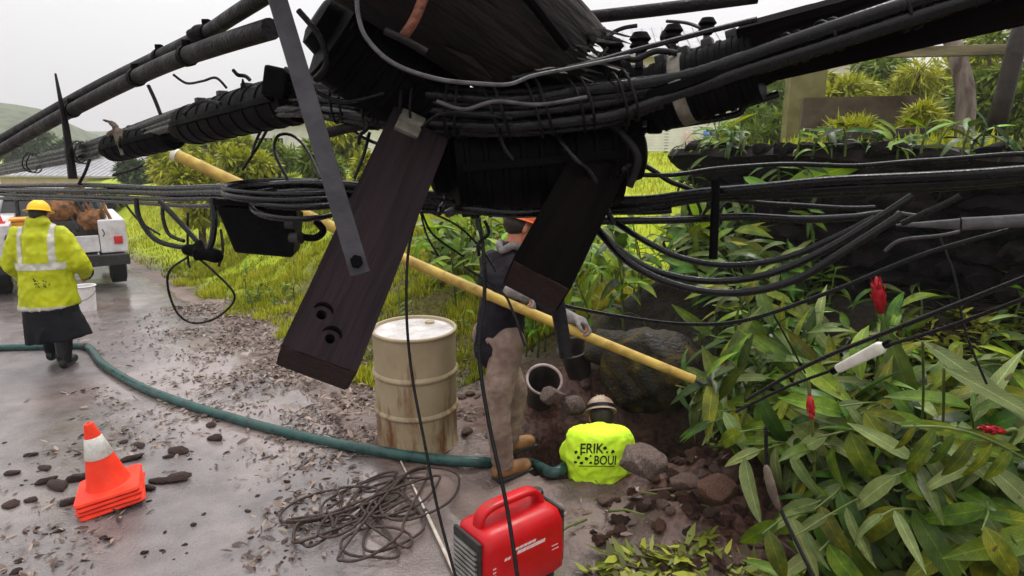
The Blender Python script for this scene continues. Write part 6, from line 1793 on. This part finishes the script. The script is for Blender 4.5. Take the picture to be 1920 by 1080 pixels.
def flower_cone(p, d, size, root):
    fl_ = None
    ax = d.normalized(); x = ax.orthogonal().normalized(); y = ax.cross(x)
    m = MB(); m.tube([p, p + ax * size * .5, p + ax * size], [size * .10, size * .16, size * .03], 10); fl_ = m.build('flower', REDF, root, True)
    for k in range(16):
        t = k / 16; a = k * 2.4; r_ = size * .15 * math.sin(math.pi * (.15 + .8 * t))
        b0 = p + ax * size * (.05 + .85 * t) + (x * math.cos(a) + y * math.sin(a)) * r_
        m = MB(); out_ = (x * math.cos(a) + y * math.sin(a))
        m.loft([[b0 + out_ * size * .02 * q[2] + ax * size * q[1] + ax.cross(out_) * size * q[0] for q in row] for row in (((-.06, 0, 0), (0, -.02, .6), (.06, 0, 0)), ((-.07, .10, 1.2), (0, .09, 2.2), (.07, .10, 1.2)), ((-.01, .19, 2.4), (0, .20, 3.0), (.01, .19, 2.4)))], cap=False)
        m.build('bract', REDF, fl_, True)

rg = random.Random(77)
# ginger bank to the right of the pit
n = 0; tries = 0
while n < 105 and tries < 1500:
    tries += 1
    s = rg.uniform(1.5, 3.05); t = rg.uniform(-1.75, 1.25)
    x, y = xy(s, t)
    if math.hypot((x - 1.1) / .6, (y - 4.4) / .5) < 1 or math.hypot((x - .55) / .7, (y - 4.2) / .55) < 1.1: continue
    if y < 2.6 or (s < 1.85 and y < 3.75 and x < 1.75): continue
    dcam = math.hypot(x, y)
    u = 960 + FPX * x / (y * CP + (CAM_H - .4) * SP)
    if u > 2050 or u < 1300: continue
    if s > 2.15 and t < .75 and rg.random() < .80: continue
    hgt = rg.uniform(.5, .85) if s < 2.3 else rg.uniform(.35, .7)
    near = s < 2.1
    lean = (-.75 * rg.uniform(.3, 1.1) + rg.uniform(-.25, .25), -.55 * rg.uniform(.2, 1.0) + rg.uniform(-.25, .25))
    tz = Hf(x, y) + hgt * .8; tx_, ty_ = x + lean[0] * hgt * .8, y + lean[1] * hgt * .8; dp_ = ty_ * CP + (CAM_H - tz) * SP; vt = 540 + FPX * ((CAM_H - tz) * CP - ty_ * SP) / dp_; ut = 960 + FPX * tx_ / dp_
    if (ut > 1540 and vt < 700) or (ut > 1480 and vt < 600): continue
    zone = 'left of the hanging bark strip' if u < 1440 else ('under the white insulator' if u < 1650 else ('below the long pale leaves' if u < 1800 else 'at the right edge'))
    lab = ('arching ginger stalk by the spoil heap ' if near else 'green ginger stalk higher on the bank ') + zone
    ginger((x, y, Hf(x, y)), lean, hgt * (1.0 if dcam > 3.2 else .8), rg.randint(8, 12), rg.uniform(.32, .48), LG if rg.random() < .62 else LD, lab, 'ginger plants by the spoil heap' if near else 'ginger plants below the rock wall', rg, 1.0)
    n += 1
# low young shoots between them
for k in range(95):
    s = rg.uniform(1.3, 2.6); t = rg.uniform(-1.5, .9); x, y = xy(s, t)
    if math.hypot((x - 1.1) / .6, (y - 4.4) / .5) < 1 or y < 2.7: continue
    u = 960 + FPX * x / (y * CP + (CAM_H - .2) * SP)
    if u < 1400 or u > 2000 or (x < 1.75 and y < 3.6 and y > 2.95): continue
    ginger((x, y, Hf(x, y)), (rg.uniform(-.6, .2), rg.uniform(-.6, .2)), rg.uniform(.18, .36), rg.randint(6, 10), rg.uniform(.22, .40), (LD, LG, LY)[k % 3], 'low leafy shoot on the right bank ' + ('left of the hanging bark strip' if u < 1440 else 'under the white insulator' if u < 1650 else 'near the right edge'), 'low shoots on the right bank', rg, 1.3, bare=.1, pale=.2)
# tall bright plants behind the drum, the worker and the boulder
n = 0
while n < 58:
    s = rg.uniform(1.7, 3.6); t = rg.uniform(1.0, 4.4)
    x, y = xy(s, t)
    if math.hypot((x - 1.1) / .6, (y - 4.5) / .5) < 1.05: continue
    u = 960 + FPX * x / (y * CP + (CAM_H - .8) * SP)
    if u < 700 or u > 1560: continue
    top_z = rg.uniform(1.10, 1.55) if u < 1000 else rg.uniform(1.15, 1.75)
    z0 = Hf(x, y)
    ginger((x, y, z0), (rg.uniform(-.35, .2), rg.uniform(-.5, .1)), max(.4, top_z - z0), rg.randint(9, 13), rg.uniform(.32, .52), LY if rg.random() < .7 else LG,
           'tall bright leafy plant behind the drum' if u < 880 else 'tall bright leafy plant behind the standing worker' if u < 1090 else 'tall bright leafy plant behind the boulder' if u < 1330 else 'tall leafy plant behind the upright spacer bar', 'tall plants behind the drum and the pit', rg, .85, bare=.12)
    n += 1
# bowed stalks with broad leaves hanging over the spoil heap
LB = [leaf_mesh('leaf', m_, w_, dr, fo, 8, tw, .15) for m_, w_, dr, fo, tw in ((LEAFG, .28, .8, .12, .2), (LEAFP, .25, .6, .2, -.4), (LEAFD, .30, 1.0, .1, .5), (LEAFG, .24, .4, .3, -.8))]
for k in range(60):
    u = rg.uniform(1345, 1900); v = rg.uniform(640, 980)
    if v > 760 and u < 1400 + (v - 760) * .9: continue
    p = P(u, v, rg.uniform(3.0, 3.7) if u < 1560 else rg.uniform(2.7, 3.2))
    bx, by = p.x + rg.uniform(.25, .5), p.y + rg.uniform(.2, .45); s, t = st(bx, by)
    if s > 3.0: continue
    z0 = Hf(bx, by); hh = max(.3, p.z - z0 + .15)
    if hh > .95: continue
    zone = 'left of the hanging bark strip' if u < 1440 else ('under the white insulator' if u < 1650 else 'at the right edge')
    ginger((bx, by, z0), (-(rg.uniform(.7, 1.2)), -rg.uniform(.5, .9)), hh, rg.randint(7, 11), rg.uniform(.30, .44), LB, 'bowed ginger stalk with broad hanging leaves ' + zone, 'bowed ginger stalks', rg, 1.0, pale=.1, bare=.3, droop=.7)
# dark low plants filling the bank below the wall
for k in range(40):
    s = rg.uniform(2.2, 3.0); t = rg.uniform(-2.6, .6); x, y = xy(s, t)
    ginger((x, y, Hf(x, y)), (rg.uniform(-.6, .1), rg.uniform(-.6, .1)), rg.uniform(.18, .38), rg.randint(5, 8), rg.uniform(.22, .36), LG, 'low dark shoot at the foot of the rock wall', 'low shoots at the wall foot', rg, 1.3, bare=.1, pale=.03)
# leafy weeds breaking up the grass bank
for k in range(60):
    s = rg.uniform(.5, 3.6); t = rg.uniform(2.6, 9.0); x, y = xy(s, t)
    ginger((x, y, Hf(x, y)), (rg.uniform(-.3, .3), rg.uniform(-.3, .3)), rg.uniform(.12, .34), rg.randint(6, 10), rg.uniform(.10, .22), (LY, LG, LD)[k % 3], 'leafy weed in the grass of the bank ' + ('near the drum' if t < 4.2 else 'behind the hanging terminal box' if t < 6.5 else 'beside the far road'), 'weeds in the grass bank', rg, 1.3, bare=.05, pale=.1, name='bank_weed')
# red ginger flowers
for (u, v, d, sz, lb, up_) in ((1648, 556, 3.3, .20, 'red ginger stalk with its flower before the dark wall', (-.3, -.1, 1)), (1520, 762, 2.9, .11, 'ginger stalk with a small hanging red flower', (.1, -.2, -1)), (1862, 806, 2.75, .12, 'ginger stalk with a red flower lying at the right edge', (-.9, -.1, .2)), (1352, 690, 3.9, .10, 'ginger stalk with a small dull red flower near the pole tip', (0, -.2, 1))):
    p = P(u, v, d); ax = Vector(up_).normalized()
    bx, by = p.x + .22, p.y + .30
    root = empty('ginger_plant', (bx, by, Hf(bx, by)))
    loc = p - root.location; back = loc - ax * sz * .45
    m = MB(); m.tube(crom([(0, 0, -.04), (loc.x * .2, loc.y * .2, loc.z * .5), tuple(back - ax * .06), tuple(back)], 6), .008, 6); m.build('stem', STEM, root, True)
    flower_cone(back, ax, sz, root)
    for k in range(6):
        q = Vector((loc.x * .4, loc.y * .4, loc.z * (.3 + .1 * k))); az = k * 2.5
        o = link('leaf', rg.choice(LG), root); o.matrix_basis = leaf_matrix(q, (math.cos(az), math.sin(az), .2), (0, 0, 1), rg.uniform(.22, .34))
    tag(root, lb, 'plant')
# big broad leaves: banana-like ones at the wall, two long pale ones at the right edge
def broad(name, pairs, mat_, width, label):
    for (a, b, lb) in pairs:
        a, b = P(*a), P(*b); me = leaf_mesh('leaf', mat_, width, .25, .18, 12, .15, .05); root = empty(name, (a.x, a.y, Hf(a.x, a.y)))
        o = link('leaf', me, root); o.matrix_basis = leaf_matrix(a - root.location, b - a, (-.2, -.8, .6), (b - a).length)
        m = MB(); q = a - root.location; m.tube(crom([(.30, .35, -.05), (.22, .25, q.z * .6), tuple(q)], 6), .006, 7); m.build('stem', STEM, root, True)
        tag(root, lb, 'plant')
broad('broad_leaf_plant', [((1470, 352, 5.0), (1650, 283, 4.7), 'broad yellow green leaf lying across the top of the rock wall'), ((1395, 332, 5.0), (1470, 366, 4.8), 'small broad bright leaf left on the rock wall')], LEAFY, .26, '')
broad('broad_leaf_plant', [((1730, 640, 2.7), (1960, 790, 2.4), 'long pale green leaf slanting down at the right edge'), ((1770, 690, 2.6), (2000, 800, 2.35), 'second long pale leaf below it at the right edge')], LEAFP, .16, '')

# cut leafy branch lying in the foreground right
p0, p1 = P(1920, 860, 2.55), P(1690, 800, 2.55)
root = empty('cut_branch', p0)
path = [p0.lerp(p1, k / 8) + Vector((0, 0, .05 * math.sin(math.pi * k / 8))) for k in range(9)]
m = MB(); m.tube(path, .006, 6); m.build('stem', STEM, root, True, origin=root.location)
for k in range(13):
    q = path[0].lerp(path[-1], (k + .5) / 13) + Vector((0, 0, .03)); o = link('leaf', LD[k % 4], root)
    o.matrix_basis = leaf_matrix(q - root.location, (-.55, -.3 if k % 2 else .3, -.75 if k % 2 else .1), (-.2, -.8, .5), rg.uniform(.17, .25))
tag(root, 'cut branch with hanging oval leaves at lower right', 'branch')

# ---------------------------------------------------------------- masses nobody could count
def scatter_quads(name, P0, D, U, L_, W, mat_, rnd, bend=.3, seg=2):
    """Many small blades/leaves in one mesh: base, direction, up, length, width arrays."""
    P0 = np.asarray(P0, float); D = np.asarray(D, float); U = np.asarray(U, float)
    D /= np.linalg.norm(D, axis=1)[:, None]
    X = np.cross(D, U); X /= np.maximum(np.linalg.norm(X, axis=1), 1e-6)[:, None]
    Nn = np.cross(X, D); n_ = len(P0); rows = []
    prof_ = [.55, 1.0, .12] if seg == 2 else [.8, .1]
    for i in range(seg + 1):
        t = i / seg
        c = P0 + D * (L_ * t)[:, None] - Nn * (L_ * bend * t * t)[:, None]
        for sg in (-.5, .5): rows.append(c + X * (W * prof_[i] * sg)[:, None])
    V = np.stack(rows, 1).reshape(-1, 3); k = 2 * (seg + 1)
    b_ = (np.arange(n_) * k)[:, None]
    F = np.concatenate([np.stack([b_[:, 0] + 2 * i, b_[:, 0] + 2 * i + 1, b_[:, 0] + 2 * i + 3, b_[:, 0] + 2 * i + 2], 1) for i in range(seg)])
    me = bpy.data.meshes.new(name); me.vertices.add(len(V)); me.vertices.foreach_set('co', V.ravel())
    me.loops.add(F.size); me.polygons.add(len(F)); me.loops.foreach_set('vertex_index', F.ravel().astype(np.int32))
    me.polygons.foreach_set('loop_start', np.arange(0, F.size, 4, dtype=np.int32)); me.update(calc_edges=True)
    fattr(me, 'rnd', np.repeat(rnd, k)); me.materials.append(mat_)
    return me

def grass_field(name, n_, smin, smax, tmin, tmax, lmin, lmax, mask=None, tpow=1.0, mat_=GRASS):
    s = RNG.uniform(smin, smax, n_); t = tmin + (tmax - tmin) * RNG.random(n_) ** tpow
    x, y = xy(s, t)
    clump = vnoise(x * 3.5, y * 3.5) + .5 * vnoise(x * 11, y * 11)
    keep = clump + RNG.uniform(-.3, .3, n_) > -.28
    if mask is not None: keep &= mask(x, y, s, t)
    x, y, clump = x[keep], y[keep], clump[keep]; m_ = len(x)
    z = H(x, y) - .01; az = RNG.uniform(0, 2 * np.pi, m_); tilt = RNG.uniform(.2, 1.9, m_)
    D = np.stack([np.cos(az) * tilt, np.sin(az) * tilt, np.ones(m_)], 1)
    U = np.stack([np.cos(az), np.sin(az), np.full(m_, .2)], 1)
    ln = RNG.uniform(lmin, lmax, m_) * (1 + 1.1 * clump + .9 * vnoise(x * .9 + 31, y * .9)) * (1 + .03 * np.maximum(0, y - 6)); wd = ln * RNG.uniform(.08, .30, m_)
    me = scatter_quads(name, np.stack([x, y, z], 1), D, U, np.maximum(ln, .03), np.maximum(wd, .006), mat_, np.clip(.45 + .55 * clump + 1.0 * vnoise(x * .9 + 31, y * .9) + RNG.normal(0, .2, m_), 0, 1), .45)
    return tag(link(name, me), kind='stuff')
o = grass_field('bank_grass', 90000, .15, 4.2, 2.3, 12, .035, .10, lambda x, y, s, t: (s + .5 * vnoise(x * 1.7, y * 1.7) > .3), 1.5)
tag(o, 'rough yellow green grass covering the bank left of the drum', 'grass')
o = grass_field('lawn_grass', 26000, 3.5, 13, 2.5, 16, .03, .08, None, 1.2)
tag(o, 'short bright lawn grass sloping up behind the bank', 'grass')
o = grass_field('verge_grass', 16000, -.2, 4.0, 10, 24, .04, .09, lambda x, y, s, t: s + .4 * vnoise(x, y) > .1, 1.3)
tag(o, 'short bright grass along the road beyond the bank', 'grass')
o = grass_field('wall_weeds', 3200, 3.4, 5.5, -3.0, 1.5, .04, .15)
tag(o, 'yellowish weeds growing on the terrace above the rock wall', 'weeds')

def litter(name, n_, fn, lmin, lmax, wr, mat_, zoff=.006, flat=.35):
    x, y = fn(n_); m_ = len(x); z = H(x, y) + zoff + RNG.uniform(0, .02, m_)
    az = RNG.uniform(0, 2 * np.pi, m_)
    D = np.stack([np.cos(az), np.sin(az), RNG.normal(0, flat, m_)], 1); U = np.stack([RNG.normal(0, .35, m_), RNG.normal(0, .35, m_), np.ones(m_)], 1)
    ln = RNG.uniform(lmin, lmax, m_)
    me = scatter_quads(name, np.stack([x, y, z], 1), D, U, ln, ln * RNG.uniform(wr[0], wr[1], m_), mat_, RNG.random(m_), RNG.uniform(-.1, .4), 2)
    return tag(link(name, me), kind='stuff')
def f_verge(n_):
    s = RNG.normal(.15, .55, n_); t = RNG.uniform(1.6, 7.5, n_); x, y = xy(s, t); k = (s > -1.6) & (vnoise(x * 2.5, y * 2.5) + RNG.uniform(-.35, .35, n_) > -.05); return x[k], y[k]
tag(litter('leaf_litter', 15000, f_verge, .025, .10, (.08, .40), LITTER), 'brown dead leaves and twigs strewn along the muddy road edge', 'leaf litter')
def f_road(n_):
    s = RNG.uniform(-3.2, -.2, n_); t = RNG.uniform(-.6, 4.5, n_); x, y = xy(s, t)
    k = vnoise(x * 1.6 + 9, y * 1.6) + .5 * vnoise(x * 6, y * 6) + RNG.uniform(-.15, .15, n_) > .14; return x[k], y[k]
tag(litter('road_debris', 9000, f_road, .012, .075, (.15, .55), LITTER, .004, .25), 'wet leaf scraps scattered over the road near the cones', 'debris')
def f_spoil(n_):
    x = RNG.uniform(.3, 2.0, n_); y = RNG.uniform(2.5, 3.9, n_); k = (vnoise(x * 3, y * 3) > -.12) & (np.hypot((x - .55) / .55, (y - 4.2) / .46) > 1.05); return x[k], y[k]
tag(litter('spoil_debris', 700, f_spoil, .015, .07, (.10, .40), LITTER, .004, .4), 'dead leaves and roots mixed into the spoil heap', 'debris')
def f_cut(n_):
    x = RNG.uniform(.35, 3.4, n_); y = RNG.uniform(2.2, 4.2, n_); s, t = st(x, y)
    edge_ = 1.55 - .55 * (1 - ss(2.6, 3.2, y)) + .25 * vnoise(x * 4, y * 4)
    k = (s > edge_ * .95) | ((y < 2.98 + .25 * vnoise(x * 3, y * 3)) & (x > .36) & (vnoise(x * 5, y * 5) > -.22)); return x[k], y[k]
tag(litter('cut_leaves', 12000, f_cut, .04, .17, (.14, .40), GLITTER, .008, .22), 'cut green and yellowing leaves covering the ground at lower right', 'cut leaves')
# larger cut leaves lying singly on top
for k in range(240):
    x = rg.uniform(.35, 2.7); y = rg.uniform(2.45, 3.5); s, t = st(x, y)
    if s < 1.45 - .8 * float(1 - ss(2.6, 3.05, y)): continue
    o = link('fallen_leaf', rg.choice(LD + LPs + LG), None); az = rg.uniform(0, 6.28)
    o.matrix_basis = leaf_matrix(Vector((x, y, Hf(x, y) + rg.uniform(.02, .10))), (math.cos(az), math.sin(az), rg.uniform(-.1, .5)), (rg.uniform(-.4, .4), rg.uniform(-.6, .2), 1), rg.uniform(.16, .34))
    tag(o, 'large cut leaf on the cuttings ' + ('right of the generator' if x < 1.0 else 'before the spoil heap' if x < 1.6 else 'in the lower right corner'), 'leaf', 'large cut leaves at lower right')
for k in range(14):
    x = rg.uniform(.4, 2.2); y = rg.uniform(2.6, 3.5); az = rg.uniform(0, 6.28); ln = rg.uniform(.2, .5)
    a = Vector((x, y, Hf(x, y) + .03)); bx, by = x + math.cos(az) * ln, y + math.sin(az) * ln; b = Vector((bx, by, Hf(bx, by) + rg.uniform(.02, .10)))
    m = MB(); m.tube([a, a.lerp(b, .5) + Vector((0, 0, .02)), b], [.008, .007, .005], 6); tag(m.build('cut_stalk', STEM if k % 2 else BARK, None, True, origin=tuple(a)), 'cut plant stalk lying on the cuttings beside the spoil heap', 'stalk', 'cut stalks by the spoil heap')

# ---------------------------------------------------------------- bushes and trees behind
def tree(name, base, h, crown_c, crown_r, n_, leaf, mat_, label, group, trunk_r=.06, aspect=.45, seed=0, hang=0.0, clumps=16, trunk=True):
    r_ = np.random.default_rng(seed); base = Vector(base); root = empty(name, base)
    cs = r_.normal(size=(clumps, 3)); cs /= np.linalg.norm(cs, axis=1)[:, None]; cs *= r_.uniform(.25, .95, clumps)[:, None]
    cs = cs * np.array(crown_r) + np.array(crown_c)
    m = MB()
    if trunk:
        top = Vector(crown_c); m.tube(crom([(0, 0, -.15), (.02 * h, 0, top.z * .5), tuple(top)], 5), [trunk_r * (1 - .06 * i) for i in range(11)], 8)
    for c in cs[:10]:
        p = Vector((0, 0, crown_c[2] * .45)) if trunk else Vector((0, 0, 0)); q = Vector(c); m.tube([p, p.lerp(q, .5) + Vector((0, 0, .05 * h)), q], [trunk_r * .5, trunk_r * .35, trunk_r * .12], 5)
    m.build('trunk', BARK, root, True)
    ci = r_.integers(0, clumps, n_); rad = .42 * np.mean(crown_r)
    off = r_.normal(size=(n_, 3)); off /= np.linalg.norm(off, axis=1)[:, None]; off *= (r_.random(n_) ** .45)[:, None] * rad * r_.uniform(.7, 1.2, (clumps))[ci][:, None]
    off[:, 2] *= .75
    p = cs[ci] + off
    D = off / np.maximum(np.linalg.norm(off, axis=1), 1e-5)[:, None] + r_.normal(0, .55, (n_, 3)); D[:, 2] -= hang
    U = np.stack([r_.normal(0, .5, n_), r_.normal(0, .5, n_), np.ones(n_)], 1)
    ln = leaf * r_.uniform(.6, 1.4, n_); tone = r_.normal(.42, .13, clumps)[ci] + r_.normal(0, .14, n_)
    me = scatter_quads('crown', p, D, U, ln, ln * aspect * r_.uniform(.7, 1.2, n_), mat_, np.clip(tone, 0, 1), .25)
    link('crown', me, root)
    return tag(root, label, 'tree' if 'tree' in name else 'bush', group)

def at_row(u, y, top_v):
    b = on_ground(u, y); top = P(u, top_v, y * CP / 1.0); return b, max(.5, CAM_H + (283 - top_v) / FPX * y - b.z)
spec = [  # u, distance, top row, half width px, foliage, label
    (330, 19, 262, 55, FOLY, 'yellow green bush behind the left splice case', 3),
    (430, 20, 236, 70, FOLY, 'wide yellow green bush left of the wire arch', 4),
    (520, 22, 262, 55, FOLG, 'mid green bush under the wire arch', 5),
    (640, 19, 222, 50, FOLY, 'yellow green bush right of the steel brace', 6),
    (700, 16, 300, 40, FOLG, 'low bush beside the near crossarm', 7),
    (560, 30, 240, 60, FOLD, 'dark bush before the pale house', 8),
    (250, 30, 300, 60, FOLD, 'dark hedge bush beyond the white truck', 9),
    (190, 24, 352, 45, FOLG, 'low green bush just behind the truck load', 10),
    (340, 24, 330, 60, FOLY, 'low yellow green shrub on the lawn at left', 11),
    (360, 13.5, 262, 48, FOLY, 'near yellow green shrub below the left splice case', 41),
    (455, 12.5, 246, 52, FOLY, 'near leafy shrub left of the wire arch', 42),
    (600, 13.0, 262, 42, FOLG, 'near green shrub behind the steel brace', 43),
    (690, 12.0, 286, 36, FOLY, 'near shrub right behind the near crossarm', 44),
    (60, 46, 232, 70, FOLD, 'hazy dark tree far beyond the worker in the yellow jacket', 31),
    (150, 40, 262, 60, FOLD, 'hazy dark tree behind the grey roofed house', 32),
    (390, 36, 215, 70, FOLD, 'tall hazy tree far behind the left splice case', 33),
    (480, 42, 206, 80, FOLD, 'tall hazy tree far behind the wire arch', 34),
    (590, 44, 214, 70, FOLD, 'tall hazy tree behind the pale house', 35),
    (700, 38, 220, 60, FOLG, 'hazy green tree right of the pale house', 36),
    (290, 42, 268, 60, FOLG, 'hazy green tree left of the yellow green bushes', 37),
    (1420, 12.0, 196, 62, FOLG, 'feathery green bush left of the concrete wall', 12),
    (1370, 12.5, 232, 48, FOLG, 'lower green bush before the slatted fence', 13),
    (1560, 13.5, 120, 85, FOLY, 'yellow green tree behind the concrete wall', 15),
    (1690, 12.5, 112, 60, FOLY, 'golden feathery shrub between the concrete wall and the post', 16),
    (1640, 16, 70, 90, FOLG, 'pale green tree far behind the concrete wall', 17),
    (1850, 11.5, 60, 90, FOLG, 'dense green tree behind the leaning post', 18),
    (1790, 15, 45, 90, FOLY, 'tall pale tree behind the upright post', 19),
    (1925, 9.5, 150, 55, FOLG, 'green shrub at the right edge behind the leaning post', 20),
    (1450, 20, 110, 80, FOLG, 'tree behind the olive pillar', 21),
    (1590, 8.0, 226, 50, FOLY, 'yellow weedy shrub before the concrete wall', 22),
    (1720, 7.8, 205, 40, FOLY, 'yellow grassy shrub at the foot of the upright post', 23),
]
for i, (u, y, tv, hw, fm, lb, sd) in enumerate(spec):
    b, h = at_row(u, y, tv); rw = hw / FPX * y
    big = h > 2.6 and rw > .8
    feath = 'feathery' in lb or 'weedy' in lb or 'grassy' in lb
    tree('tree' if 'tree' in lb else 'bush', b, h, (0, 0, h * .56), (rw * .8, rw * .7, h * .40), 5200, (.16 if not feath else .20) * (y / 16) ** .6 + .03, fm, lb, 'bushes and trees behind the scene', .05 + .02 * h, .30 if not feath else .12, sd, .15, 18, True)
# palm frond at the right edge on the wall
root = empty('palm_plant', P(1900, 285, 5.2)); 
for k in range(7):
    az = R(100 + 26 * k); ln = .42; pth = [Vector((math.cos(az) * ln * t, math.sin(az) * ln * .5 * t, ln * (.9 * t - .8 * t * t))) for t in [i / 8 for i in range(9)]]
    m = MB(); m.tube(pth, .005, 5); fr_ = m.build('frond', STEM, root, True)
    for i in range(2, 9):
        for sg in (-1, 1):
            o = link('leaflet', LG[0], fr_); o.matrix_basis = leaf_matrix(pth[i], (pth[i] - pth[i - 1]).normalized() + sg * Vector((-math.sin(az), math.cos(az), -.2)), (0, 0, 1), .17)
tag(root, 'small palm spreading its fronds over the wall at the right edge', 'plant')


rg = random.Random(55)
for k in range(34):
    t = rg.uniform(-1.9, 1.55); s = rg.uniform(3.02, 3.25); x, y = xy(s, t)
    ginger((x, y, 2.08), (rg.uniform(-.5, .3), rg.uniform(-.7, .0)), rg.uniform(.10, .26), rg.randint(5, 8), rg.uniform(.14, .30), LY if k % 3 == 0 else LG, 'small weed rooted on the ledge of the dark rock wall', 'weeds on the wall ledge', rg, 1.5, bare=.05, pale=.05, name='ledge_weed')
for k in range(9):
    t = rg.uniform(.1, 1.5); s = 3.02; x, y = xy(s, t); z = rg.uniform(1.2, 1.9)
    ginger((x, y, z), (rg.uniform(-.8, -.3), rg.uniform(-.8, -.3)), rg.uniform(.18, .4), rg.randint(5, 8), rg.uniform(.18, .34), LG, 'dark green fern like weed growing from a joint of the rock wall', 'weeds in the wall joints', rg, 1.4, bare=.1, pale=.05, name='wall_weed')

# ================================================================== HAZE
hz = MB(); hz.box((0, 300, 15.5), (2400, 1400, 45.0))
o = hz.build('haze', None)
hm = bpy.data.materials.new('haze'); hm.use_nodes = True; N = hm.node_tree.nodes; N.clear()
ho = N.new('ShaderNodeOutputMaterial'); hv = N.new('ShaderNodeVolumePrincipled')
hv.inputs['Color'].default_value = (0.93, 0.93, 0.95, 1); hv.inputs['Density'].default_value = 0.0014; hv.inputs['Anisotropy'].default_value = 0.2
hm.node_tree.links.new(hv.outputs[0], ho.inputs['Volume']); o.data.materials.append(hm)
tag(o, kind='stuff')
